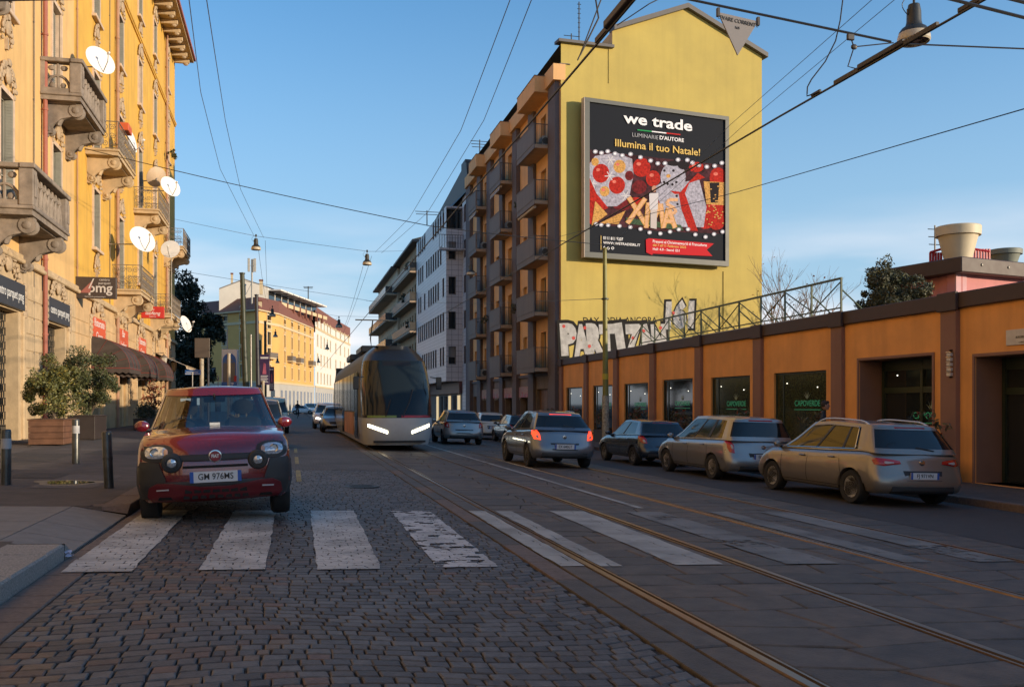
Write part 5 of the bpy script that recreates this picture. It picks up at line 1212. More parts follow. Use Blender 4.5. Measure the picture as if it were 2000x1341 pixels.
far_building('apartment_building', 'low ochre building with a tiled roof far down the bend behind the tram', [q6, q7], PT(700, 712, 300).z, [[.2, .5, .8]], [(7, 2.2), (10, 2)], mat('far_tan', (.40, .30, .17), .85), 2.0, ROOFR, band=False)
# balconies of the far buildings
for T_, L_, ks in ((Tsy[2][0], Tsy[2][1], (.25, .48, .86)), (Tsy[1][0], Tsy[1][1], (.5,))):
    for k in ks:
        b = MB(T_); c = L_ * k; b.box(c - 1.6, c + 1.6, 0, 1.1, 10.0, 10.25, FB); o = part('balcony', b, tY); q = MB(T_); q.box(c - 1.6, c + 1.6, 1.0, 1.08, 10.26, 11.2, IRON); q.box(c - 1.6, c - 1.52, 0, 1.0, 10.26, 11.2, IRON); part('railing', q, o)
# attic with a grey gable wall and a glazed roof terrace on the yellow building
a0 = PT(428, 800, 175); a1 = PT(523, 800, 184); a2 = PT(618, 800, 216)
zA = PT(523, 583, 184).z; zp = PT(477, 547, 180).z; zl = PT(430, 565, 175).z; zr_ = PT(524, 562, 184).z
t = thing('attic_storey', 'grey gabled attic with a glazed roof terrace on top of the far yellow corner building', 'attic', (a1.x, a1.y, zA - 2))
b = MB(); mid = (a0 + a1) / 2; zb0 = zE - .5
f = [Vector((a0.x, a0.y, zb0)), Vector((a1.x, a1.y, zb0)), Vector((a1.x, a1.y, zr_)), Vector((mid.x, mid.y, zp)), Vector((a0.x, a0.y, zl))]
b.add(f, [(0, 1, 2, 3, 4)], GRYW); off = (a2 - a1); off.z = 0; off2 = off * 1.0
g2 = [v + off2 for v in f]; b.quad(f[1], g2[1], g2[2], f[2], FW); b.add(g2, [(0, 1, 2, 3, 4)], GRYW); part('wall', b, t)
b = MB(); up = Vector((0, 0, .25)); b.quad(f[4] + up, f[3] + up, g2[3] + up, g2[4] + up, TERR); b.quad(f[3] + up, f[2] + up, g2[2] + up, g2[3] + up, TERR); b.quad(f[4] + up, f[3] + up, f[3], f[4], TERR); b.quad(f[3] + up, f[2] + up, f[2], f[3], TERR); part('roof', b, t)
d = off.normalized(); nn = Vector((d.y, -d.x, 0)); nn = nn if nn.dot(-a1) > 0 else -nn; T_ = face_frame((a1.x, a1.y, 0), d, nn); L_ = off.length; n = 8
for k in range(n):
    b = MB(T_); c0_ = L_ * k / n; b.box(c0_ + .2, c0_ + L_ / n - .2, 0, 2.6, zr_ - .55, zr_ - .25, FW); b.box(c0_ + .3, c0_ + L_ / n - .3, .02, .1, zr_ - 3.4, zr_ - .6, PANE); b.box(c0_, c0_ + .5, 2.2, 2.7, zr_ - 4.6, zr_ - 2.6, ROOFR); b.box(c0_ + .5, c0_ + L_ / n, 2.5, 2.56, zr_ - 3.5, zr_ - 2.75, FB); part('terrace_bay', b, t)
# phone mast, chimneys, aerials
MASTM = mat('mast_beige', (.40, .37, .31), .6, var=.15)
base = PT(492, 585, 172); top = PT(492, 507, 172); t = thing('phone_mast', 'beige phone mast with panel antennas on the roof of the far yellow building', 'phone mast', (base.x, base.y, base.z))
b = MB(); b.tube([base - Vector((0, 0, 1.5)), top], .16, MASTM, 8); b.tube([base + Vector((-2.2, 0, -1.5)), base + Vector((0, 0, 3.2))], .08, MASTM, 6); part('pole', b, t)
for dx, dy in ((-.55, -.3), (.55, -.3), (.1, .5)): b = MB(); b.box(top.x + dx - .22, top.x + dx + .22, top.y + dy - .12, top.y + dy + .12, top.z - 2.3, top.z + .2, MASTM, bev=.04); b.box(min(top.x, top.x + dx), max(top.x, top.x + dx), top.y + min(0, dy), top.y + min(0, dy) + .06, top.z - 1.2, top.z - 1.1, GALV); part('antenna_panel', b, t)
def chimney(u, v0, v1, tt, w_, label):
    p = PT(u, v1, tt); q = PT(u, v0, tt); b = MB(); b.box(p.x - w_, p.x + w_, p.y - w_, p.y + w_, p.z - 1, q.z - .3, FB); b.box(p.x - w_ * 1.3, p.x + w_ * 1.3, p.y - w_ * 1.3, p.y + w_ * 1.3, q.z - .3, q.z, ROOFR); solo('chimney', b, label, 'chimney', (p.x, p.y, p.z))
chimney(453, 533, 552, 178, .2, 'slim pale chimney left of the phone mast on the far attic'); chimney(510, 546, 565, 178, .3, 'stout chimney right of the phone mast on the far attic'); chimney(507, 586, 603, 170, .4, 'red chimney on the front corner of the far yellow roof')
for i, (u, v) in enumerate(((637, 652), (642, 652), (650, 660), (661, 668))): chimney(u, v - 22, v - 8, 246 + i * 4, .5, 'small brick chimney on the far white building, ' + ('first', 'second', 'third', 'last')[i] + ' from the yellow building')
def aerial(label, u, v0, v1, tt, n=5, w_=.5):
    p = PT(u, v1, tt); q = PT(u, v0, tt); b = MB(); b.tube([p, q], .022 * tt / 40 + .01, GRILL, 5)
    for k in range(n): z = q.z - .15 - k * .28; b.tube([(p.x - w_ * (1 - k * .08), p.y, z), (p.x + w_ * (1 - k * .08), p.y, z)], .012 * tt / 40 + .006, GRILL, 4)
    solo('tv_aerial', b, label, 'aerial', (p.x, p.y, p.z), 'roof aerials')
aerial('tall thin aerial on the flat part of the yellow gable roof', 1131, 4, 83, 56, 9, .12); aerial('low forked aerial at the back of the yellow gable roof', 1116, 66, 82, 58, 2, .5)
aerial('aerial behind the cream flowerpot on the pink building', 1826, 440, 500, 34, 3, .3); aerial('aerial on the roof terrace of the ochre apartment building', 937, 273, 300, 88, 3, .9); aerial('thin aerial over the far roof terrace', 602, 559, 590, 215, 2, 1.1)
aerial('aerial on the white tiled building, at its far end', 834, 411, 440, 100, 2, 1.3)
# ============================================================ pink building behind the wall
PINK = mat('pink_render', (.60, .24, .235), .85, var=.1, vs=1.5, streak=.2); PINKL = mat('pale_pink_strip', (.62, .36, .38), .85, var=.06)
Xk = XR + 5.6; ck = PX(1865, 505, Xk); xe = Xk + 14
t = thing('pink_building', 'pink rendered building with a dark flat roof behind the orange wall', 'building', (Xk + 3, ck.y + 4, 0))
zk = ck.z; gx = R(-13)
# its front turns slightly so that the eave falls away to the right
GDk = Vector((math.cos(R(12)), math.sin(R(12)), 0)); Tk = face_frame((Xk, ck.y, 0), GDk, (math.sin(R(12)), -math.cos(R(12)), 0)); Tk2 = face_frame((Xk, ck.y, 0), (0, 1, 0), (-1, 0, 0))
b = MB(); b.box(0, 12, -.3, 0, -1, zk - .5, PINK, Tk); b.box(0, 3.4, -.3, 0, -1, zk - .5, PINK, Tk2); part('wall', b, t)
b = MB()
for x in (0.0, 3.3, 6.6): b.box(x, x + .5, .0, .05, -1, zk - .5, PINKL, Tk)
part('pilaster_strip', b, t)
b = MB(); b.box(-.25, 12, -3.4, .45, zk - .5, zk, COPE, Tk, bev=.03)
for k in range(6): b.ball((k * 1.3 + .7, .46, zk - .22), (.05, .03, .05), GRILL, Tk, 6, 4)
part('roof', b, t)
def pot(label, u, vt, vb, tt, rt_, m, tilt=0):
    p = PT(u, vb, tt); H_ = PT(u, vt, tt).z - p.z; t = thing('flowerpot', label, 'flowerpot', p, 0); T_ = Matrix.Translation(p)
    b = MB(); b.lathe([(rt_ * .60, 0), (rt_ * .86, H_ * .70), (rt_ * .98, H_ * .71), (rt_ * 1.0, H_ * .97), (rt_ * .97, H_), (rt_ * .90, H_), (rt_ * .82, H_ * .7), (rt_ * .6, H_ * .55), (0.001, H_ * .55)], m, 32, T_); part('pot', b, t)
    b = MB(); b.lathe([(rt_ * .80, H_ * .7), (.001, H_ * .71)], mat('pot_soil', (.05, .035, .025), .9), 24, T_); part('soil', b, t)
pot('big cream flowerpot on the corner of the pink building roof', 1871, 443, 506, 32.5, .76, mat('cream_pot', (.62, .53, .36), .55, var=.06))
pot('grey green flowerpot partly behind, farther right on the pink building roof', 1963, 488, 522, 36, .62, mat('grey_green_pot', (.20, .22, .18), .6, var=.06))
REDM = mat('red_painted_metal', (.42, .018, .03), .45, var=.1)
for i, (u0, u1, v0, v1) in enumerate(((1817, 1838, 493, 508), (1899, 1932, 486, 507))):
    p = PT(u0, v1, 33); q = PT(u1, v1, 33); z = PT(u0, v0, 33).z; t = thing('red_ornamental_fence', ['short piece of red ornamental fence left of the cream flowerpot', 'longer piece of red ornamental fence between the two roof flowerpots'][i], 'fence', p)
    b = MB(); n = 4 + i * 2
    for k in range(n + 1): w_ = p + (q - p) * k / n; b.box(w_.x - .03, w_.x + .03, w_.y - .03, w_.y + .03, p.z - .15, z, REDM)
    part('bars', b, t); b = MB(); d = (q - p).normalized(); b.tube([Vector((p.x, p.y, z)), Vector((q.x, q.y, z + (.12 if i == 0 else -.1)))], .05, REDM, 6); b.tube([Vector((p.x, p.y, p.z - .05)), Vector((q.x, q.y, p.z - .05))], .04, REDM, 6); part('rails', b, t)
# ============================================================ vehicles
def lerp(a, b, t): return a + (b - a) * t
def curve(pts, x):                            # smooth interpolation through (x, value)
    if x <= pts[0][0]: return pts[0][1]
    if x >= pts[-1][0]: return pts[-1][1]
    for (a, va), (b, vb) in zip(pts, pts[1:]):
        if a <= x <= b: t = (x - a) / (b - a); t = t * t * (3 - 2 * t) * .5 + t * .5; return va + (vb - va) * t
TYRE = mat('tyre_rubber', (.018, .018, .019), .85, var=.2); TRIM = mat('black_plastic_trim', (.022, .022, .023), .55, var=.1); CGL = mat('car_glass', (.010, .013, .015), .04, var=0, spec=.5); UNDER = mat('underbody_black', (.008, .008, .008), .9, var=0)
RIMM = mat('alloy_rim', (.62, .62, .62), .35, metal=.25, var=0); HL = mat('headlamp_lens', (.55, .58, .62), .06, metal=.55, var=.5, vs=30); TLR = mat('red_tail_lens', (.40, .012, .012), .12, var=.25, vs=20, coat=.6); TLW = mat('clear_tail_lens', (.45, .38, .36), .12, var=.1, coat=.6)
PLW = mat('plate_white', (.60, .62, .64), .45, var=0); PLB = mat('plate_blue', (.02, .09, .38), .45, var=0); SEAM = mat('panel_gap', (.008, .008, .008), .9, var=0); CHROME = mat('chrome_trim', (.55, .55, .55), .15, metal=1, var=0)
LON = mat('lit_headlamp', (.9, .9, .85), .3, var=0, emis=(1, .95, .82), em=4.0); BRK = mat('lit_brake_lamp', (.7, .03, .02), .3, var=0, emis=(1, .06, .02), em=1.1)
class Car:
    N, ND = 2.6, 2.4
    def __init__(s, **k):
        s.__dict__.update(k); s.yF, s.yR = s.L / 2, -s.L / 2; s.ya = s.yF - s.fo; s.yb = s.ya - s.wb
        s.hw = s.W / 2
        s.wq = k.get('wq', [(0, .90), (.08, .955), (.3, .995), (.55, 1.0), (.8, .975), (.93, .945), (1, .90)])
        s.fq = k.get('fq', [(0, -.12), (.1, -.03), (.3, 0), (.5, -.01), (.75, -.05), (.92, -.13), (1, -.22)])
        s.bq = k.get('bq', [(0, -.10), (.1, -.02), (.3, 0), (.5, -.02), (.75, -.05), (.92, -.09), (1, -.13)])
        s.rf = k.get('rf', .42); s.rb = k.get('rb', .30)
    def arch(s, y, zz):
        for c in (s.ya, s.yb):
            d = y - c; ra = s.wr * 1.16
            if abs(d) < ra: zz = max(zz, s.wr + math.sqrt(ra * ra - d * d) * 1.0)
        return zz
    def half(s, q):                           # right half outline at level q: list of (x, y)
        w = s.hw * curve(s.wq, q); f = s.yF + curve(s.fq, q); b = s.yR - curve(s.bq, q); o = []
        for k in range(13):
            a = k / 12 * math.pi / 2; o.append((w * math.sin(a) ** (2 / s.N), f - s.rf * (1 - math.cos(a) ** (2 / s.N))))
        y0, y1 = f - s.rf, b + s.rb; n = 56
        for k in range(1, n): y = lerp(y0, y1, k / n); o.append((w * s.tap(y), y))
        for k in range(13):
            a = math.pi / 2 - k / 12 * math.pi / 2; o.append((w * max(0, math.sin(a)) ** (2 / s.ND), b + s.rb * (1 - max(0, math.cos(a)) ** (2 / s.ND))))
        return o
    def tap(s, y): t = (y / (s.L / 2)); return 1 - .0 * t * t
    def zq(s, y, q): zs = s.sill + .05 * max(0, abs(y) / (s.L / 2) - .8) * 5 * .6; return zs + q * (curve(s.belt, y) - zs)
    def front_y(s, x, z, side=1):
        q = 0; zt = curve(s.belt, s.yF - .15 if side > 0 else s.yR + .1); q = max(0, min(1, (z - s.sill) / (zt - s.sill)))
        w = s.hw * curve(s.wq, q); e = s.N if side > 0 else s.ND; r = s.rf if side > 0 else s.rb
        t = min(.9999, abs(x) / w); d = r * (1 - (1 - t ** e) ** (1 / e))
        return s.yF + curve(s.fq, q) - d if side > 0 else s.yR - curve(s.bq, q) + d
    def side_x(s, y, z):
        zt = curve(s.belt, y); q = max(0, min(1, (z - s.sill) / (zt - s.sill))); w = s.hw * curve(s.wq, q)
        if y > s.yF - s.rf: t = min(1, (y - (s.yF + curve(s.fq, q) - s.rf)) / s.rf); return w * max(0, 1 - max(0, t) ** s.N) ** (1 / s.N)
        return w
    def body(s, mb, m, cladding=None):
        qs = [0, .06, .14, .24, .36, .5, .62, .74, .84, .92, .97, 1]; rows = []
        for q in qs:
            h = s.half(q); rt = [(x, y, s.arch(y, s.zq(y, q)) if x > s.hw * .6 else s.zq(y, q)) for x, y in h]; rows.append(rt)
        for sg in (1, -1):
            R_ = [[(p[0] * sg, p[1], p[2]) for p in r] for r in rows]
            if cladding: mb.grid(R_[:5], cladding); mb.grid(R_[4:], m)
            else: mb.grid(R_, m)
        top = rows[-1]; cap = []
        for x, y, z in top:
            cr = .055 * min(1, x / (s.hw * .8)); cap.append([(x * (1 - 2 * j / 10), y, z + cr * (1 - (1 - 2 * j / 10) ** 2)) for j in range(11)])
        mb.grid(cap, m)
        # floor
        bt = rows[0]; mb.grid([[(x, y, z), (0, y, s.sill + .03), (-x, y, z)] for x, y, z in bt if abs(y) < s.L / 2 * 2], UNDER)
    def gh_pt(s, g, i, n_):                   # greenhouse outline, right half
        w = lerp(s.hw * .915, s.hw * s.tum, g ** 1.15); f = lerp(s.ws0, s.ws1, g ** .92); b = lerp(s.rw0, s.rw1, g ** 1.1); rf, rb = s.grf, .22; o = []
        for k in range(11): a = k / 10 * math.pi / 2; o.append((w * math.sin(a) ** (2 / 2.5), f - rf * (1 - math.cos(a) ** (2 / 2.5))))
        y0, y1 = f - rf, b + rb; n = 40
        for k in range(1, n): o.append((w, lerp(y0, y1, k / n)))
        for k in range(11): a = math.pi / 2 * (1 - k / 10); o.append((w * math.sin(a) ** (2 / 3.2), b + rb * (1 - math.cos(a) ** (2 / 3.2))))
        return o
    def greenhouse(s, mb, gl, m, trim):
        gs = [0, .07, .2, .4, .6, .75, .88, .96, 1.0]; rows = []
        for g_ in gs:
            r = []
            for x, y in s.gh_pt(g_, 0, 0):
                zb = curve(s.belt, max(min(y, s.ws0), s.rw0)) + .012; zr = curve(s.roof, y) - .055 * (abs(x) / s.hw) ** 4
                gg = g_; r.append((x, y, lerp(zb, zr, gg)))
            rows.append(r)
        NF, NS = 10, 39; tot = len(rows[0])
        def kind(i, j):                       # cell j along outline, level i
            if not (1 <= i < 6): return 'b'
            if j < 8: return 'w'
            if j < NF + 1: return 'b'
            if j < NF + NS:
                t = (j - NF) / NS
                for a, b in s.pill:
                    if a <= t < b: return 'p'
                if t > s.dlast: return 'b'
                if t < .02: return 'b'
                return 's'
            jj = j - NF - NS
            return 'r' if jj >= 3 and i >= s.rwlo else 'b'
        for sg in (1, -1):
            P = [[Vector((p[0] * sg, p[1], p[2])) for p in r] for r in rows]
            for i in range(len(gs) - 1):
                for j in range(tot - 1):
                    k = kind(i, j); f = [P[i][j], P[i][j + 1], P[i + 1][j + 1], P[i + 1][j]]
                    if k == 'b': mb.add(f, [(0, 1, 2, 3)], m, True)
                    elif k == 'p': mb.add(f, [(0, 1, 2, 3)], trim, True)
                    else: gl[k, sg].append([v * 1.0 - Vector((v.x, v.y - (s.ws0 + s.rw0) / 2, 0)).normalized() * .008 for v in f])
        if getattr(s, 'trim', None):
            j0, j1 = NF + 2, NF + int(s.dlast * NS)
            for sg in (1, -1):
                path = [rows[1][j] for j in range(j0, j1)] + [rows[k][j1] for k in range(1, 7)] + [rows[6][j] for j in range(j1, j0, -1)]
                mb.tube([(sg * (p[0] + .006), p[1], p[2]) for p in path], .011, s.trim, 5)
        top = rows[-1]; cap = []
        for x, y, z in top: cap.append([(x * (1 - 2 * j / 8), y, z + .035 * (1 - (1 - 2 * j / 8) ** 2) * min(1, x / (s.hw * .5))) for j in range(9)])
        mb.grid(cap, m)
def sp_(v): return math.copysign(abs(v) ** .6, v)
def weld(mb, name, parent, loc=None):
    me = mb.mesh(name, None, 180); bm = bmesh.new(); bm.from_mesh(me); bmesh.ops.remove_doubles(bm, verts=bm.verts, dist=.0008); bmesh.ops.dissolve_degenerate(bm, dist=.0004, edges=bm.edges); bmesh.ops.recalc_face_normals(bm, faces=bm.faces); bm.to_mesh(me); bm.free()
    me.set_sharp_from_angle(angle=R(38)); return link(name, me, parent)
def wheel(parent, x, y, r, w_, spokes, rimm, style=0):
    sg = 1 if x > 0 else -1; T_ = Matrix.Translation((0, 0, 0)) @ Matrix.Rotation(R(90) * sg, 4, 'Y')
    b = MB(); rr_ = r * .64; h = w_ / 2
    b.lathe([(rr_, -h * .9), (r * .9, -h), (r * .985, -h * .75), (r, -h * .3), (r, h * .3), (r * .985, h * .75), (r * .93, h), (rr_ * 1.04, h * .92), (rr_, h * .8)], TYRE, 36, T_)
    o = link('wheel', b.mesh('wheel'), parent, (x, y, r)); b = MB()
    b.lathe([(rr_, h * .8), (rr_ * .985, h * .55), (rr_ * .93, h * .5), (rr_ * .9, -h * .5)], rimm, 36, T_); b.lathe([(rr_, -h * .2), (.001, -h * .2)], UNDER, 24, T_)
    b.lathe([(r * .16, h * .3), (r * .14, h * .62), (.001, h * .66)], rimm, 16, T_)
    for k in range(spokes):
        a = 2 * math.pi * k / spokes
        for da in ((-.10, .10) if style else (0,)):
            M_ = T_ @ Matrix.Rotation(a + da, 4, 'Z'); ww = r * (.045 if style else .085)
            b.add([(r * .1, -ww, h * .28), (rr_ * .97, -ww * 1.2, h * .45), (rr_ * .97, ww * 1.2, h * .45), (r * .1, ww, h * .28), (r * .1, -ww * .8, h * .60), (rr_ * .97, -ww, h * .66), (rr_ * .97, ww, h * .66), (r * .1, ww * .8, h * .60)], [(4, 5, 6, 7), (0, 1, 5, 4), (2, 3, 7, 6), (1, 2, 6, 5)], rimm, False, M_)
    link('rim', b.mesh('rim'), o); return o
def patch(car, mb, outline, m, side, off=.008, rings=4, dome=0.0, mirror=True, rim=None):
    """a plate that follows the front (side=1), rear (side=-1) or flank (side=2); outline in (x, z) or (y, z)"""
    cx = sum(p[0] for p in outline) / len(outline); cz = sum(p[1] for p in outline) / len(outline)
    pts = []
    for k in range(len(outline)):
        a, b = outline[k], outline[(k + 1) % len(outline)]
        for t in (0, .34, .67): pts.append((lerp(a[0], b[0], t), lerp(a[1], b[1], t)))
    for sg in ((1, -1) if mirror else (1,)):
        rows = []
        for r_ in range(rings + 1):
            f = 1 - r_ / rings; row = []
            for (x, z) in pts:
                px_, pz = cx + (x - cx) * f, cz + (z - cz) * f; o_ = off + dome * (1 - f * f)
                if side == 2: row.append((sg * (car.side_x(px_, pz) + o_), px_, pz))
                else: row.append((sg * px_, car.front_y(px_, pz, side) + side * o_, pz))
            rows.append(row)
        edge = []
        for (x, z) in pts:
            if side == 2: edge.append((sg * (car.side_x(x, z) - .01), x, z))
            else: edge.append((sg * x, car.front_y(x, z, side) - side * .01, z))
        mb.grid([edge] + rows, m, True, None, True)
def flank_line(car, mb, pts, wd, m, off=.0015):
    for sg in (1, -1):
        for (y0, z0), (y1, z1) in zip(pts, pts[1:]):
            d = Vector((y1 - y0, z1 - z0)); d.normalize(); n = Vector((-d.y, d.x)) * wd / 2; n_ = 5
            rows = []
            for k in range(n_ + 1):
                y, z = lerp(y0, y1, k / n_), lerp(z0, z1, k / n_); rows.append([(sg * (car.side_x(y + e * n.x, z + e * n.y) + off), y + e * n.x, z + e * n.y) for e in (-1, 1)])
            mb.grid(rows, m, False)
def build_car(name, label, cfg, loc, rz, group=None, paint=None, clad=None, glass=None, rimstyle=(5, 1), plate=None, rimm=None, details=None, rails=None, lit=None, pane_m=None):
    car = Car(**cfg); t = thing(name, label, cfg.get('cat', 'car'), loc, rz, group)
    b = MB(); car.body(b, paint, clad); 
    y0, y1 = car.ws0 - .15, car.rw0

    zt = lambda y: curve(car.belt, y) - .02
    for yy, bend in car.seams: flank_line(car, b, [(yy, zt(yy)), (yy - bend, car.sill + .35), (yy - bend * 1.5, car.sill + .1)], .014, SEAM)
    flank_line(car, b, [(car.seams[0][0], car.sill + .085), (car.seams[-1][0], car.sill + .085)], .009, SEAM)
    weld(b, 'body', t)
    b = MB(); gl = {(k, s): [] for k in 'wsr' for s in (1, -1)}; car.greenhouse(b, gl, paint, TRIM); weld(b, 'cabin', t)
    gm = glass or CGL
    for key, nm in (('w', 'windscreen'), ('r', 'rear_window')):
        g_ = MB()
        for sg in (1, -1):
            for f in gl[key, sg]: g_.add(f, [(0, 1, 2, 3)], gm if key == 'w' else (pane_m or gm), True)
        if g_.V: weld(g_, nm, t)
    for sg in (1, -1):
        g_ = MB()
        for f in gl['s', sg]: g_.add(f, [(0, 1, 2, 3)], pane_m or gm, True)
        if g_.V: weld(g_, 'side_window', t)
    b = MB(); h_ = car.sill + .02
    b.box(-car.hw * .72, car.hw * .72, car.yR + .25, car.yF - .25, h_, curve(car.belt, 0) - .25, UNDER)
    b.box(-car.hw * .93, car.hw * .93, car.yb + car.wr * 1.25, car.ya - car.wr * 1.25, h_, car.sill + .3, UNDER); part('underbody', b, t, world=False)
    for (x, y) in ((1, car.ya), (-1, car.ya), (1, car.yb), (-1, car.yb)): wheel(t, x * (car.hw - .115), y, car.wr, .21, *[rimstyle[0]], rimm or RIMM, rimstyle[1])
    for sg in (1, -1):
        b = MB(); y = car.ws0 - .30; z = curve(car.belt, y) + .09; x = sg * (car.hw * .90)
        rows = []
        for k in range(9):
            a = k / 8; r_ = .092 * math.sin(math.pi * (a * .94 + .03)) ** .45
            rows.append([(x + sg * (a * .17 + .0), y + r_ * .58 * sp_(math.cos(q / 12 * 2 * math.pi)) - .02 * a, z + r_ * .76 * sp_(math.sin(q / 12 * 2 * math.pi))) for q in range(12)])
        b.grid(rows, car.__dict__.get('mir') or paint, True, None, True); b.tube([(x - sg * .03, y, z - .07), (x + sg * .06, y, z - .03)], .03, TRIM, 6)
        part('mirror', b, t, world=False)
    for yy in car.handles:
        for sg in (1, -1):
            z = curve(car.belt, yy) - .12; xx = car.side_x(yy, z); b = MB(); b.box(*sorted((sg * (xx + .012), sg * (xx + .034))), yy - .09, yy + .09, z - .014, z + .014, paint, bev=.008); b.box(*sorted((sg * xx, sg * (xx + .012))), yy + .06, yy + .085, z - .01, z + .01, TRIM); b.box(*sorted((sg * xx, sg * (xx + .012))), yy - .085, yy - .06, z - .01, z + .01, TRIM); part('door_handle', b, t, world=False)
    if rails:
        for sg in (1, -1):
            b = MB(); pts = []
            for k in range(13): y = lerp(car.ws1 - .25, car.rw1 + .25, k / 12); e = min(1, min(k, 12 - k) / 1.5); pts.append((sg * car.hw * (car.tum - .05), y, curve(car.roof, y) - .03 + .075 * e))
            b.tube(pts, .018, rails, 6); part('roof_rail', b, t, world=False)
    if plate:
        txt, side, zc = plate; y = car.front_y(0, zc, side) + side * .02; b = MB(); b.box(-.275, .275, *sorted((y, y + side * .012)), zc - .062, zc + .062, PLW); b.box(-.275, -.235, *sorted((y + side * .012, y + side * .014)), zc - .062, zc + .062, PLB); b.box(.235, .275, *sorted((y + side * .012, y + side * .014)), zc - .062, zc + .062, PLB)
        o = part('number_plate', b, t, world=False); l = MB(); T_ = Matrix(((-side, 0, 0, 0), (0, 0, side, y + side * .013), (0, 1, 0, zc), (0, 0, 0, 1))); l.text(txt, .100, mat('plate_lettering', (.02, .02, .02), .6, var=0), T_, sx=.84, bold=.0008); part('lettering', l, o, world=False)
    if details: details(car, t)
    return t, car
def lamp(car, t, nm, outline, m, side, off=.012, dome=.01, frame=None):
    for sg in (1, -1):
        b = MB(); patch(car, b, outline, m, side, off, 4, dome, mirror=False)
        if sg < 0: b.V = [Vector((-v.x, v.y, v.z)) for v in b.V]
        o = link(nm, b.mesh(nm), t)
        if frame: frame(b, sg, o)
# ---- the red hatchback, hero of the left foreground
RPAINT = mat('dark_red_metallic', (.15, .005, .010), .2, metal=.25, var=.06, vs=2, coat=1.0, spec=.8)
RPAINT.node_tree.nodes['Principled BSDF'].inputs['Coat IOR'].default_value = 1.62
RDULL = mat('dull_red_plastic', (.11, .005, .010), .45, var=.08, vs=3)
GCLEAR = glass_mat('clear_windscreen', (.55, .60, .58), .05)
SEAT = mat('dark_seat_cloth', (.03, .03, .033), .9, var=.1); DASH = mat('dark_dashboard', (.025, .025, .027), .7, var=.1)
panda = dict(L=3.72, W=1.69, wb=2.30, fo=.74, wr=.32, sill=.25, H=1.6, tum=.70, ws0=.98, ws1=.30, rw0=-1.78, rw1=-1.50, grf=.34, rf=.36, rb=.25, rwlo=2, wq=[(0, .90), (.08, .955), (.3, .995), (.55, 1.0), (.8, .985), (.93, .965), (1, .925)], fq=[(0, -.10), (.1, -.03), (.3, 0), (.6, -.01), (.8, -.04), (.92, -.09), (1, -.17)],
    belt=[(-1.86, .98), (-1.0, 1.00), (.2, .99), (.95, 1.045), (1.25, 1.02), (1.55, .985), (1.72, .955), (1.86, .94)], roof=[(-1.8, 1.50), (-1.2, 1.575), (-.4, 1.60), (.1, 1.585), (.4, 1.545), (1, 1.4)],
    pill=[(.44, .50)], dlast=.90, doors=(0, 1), seams=[(.80, .02), (-.18, 0), (-1.0, .15)], handles=(-.05, -.85), mir=None)
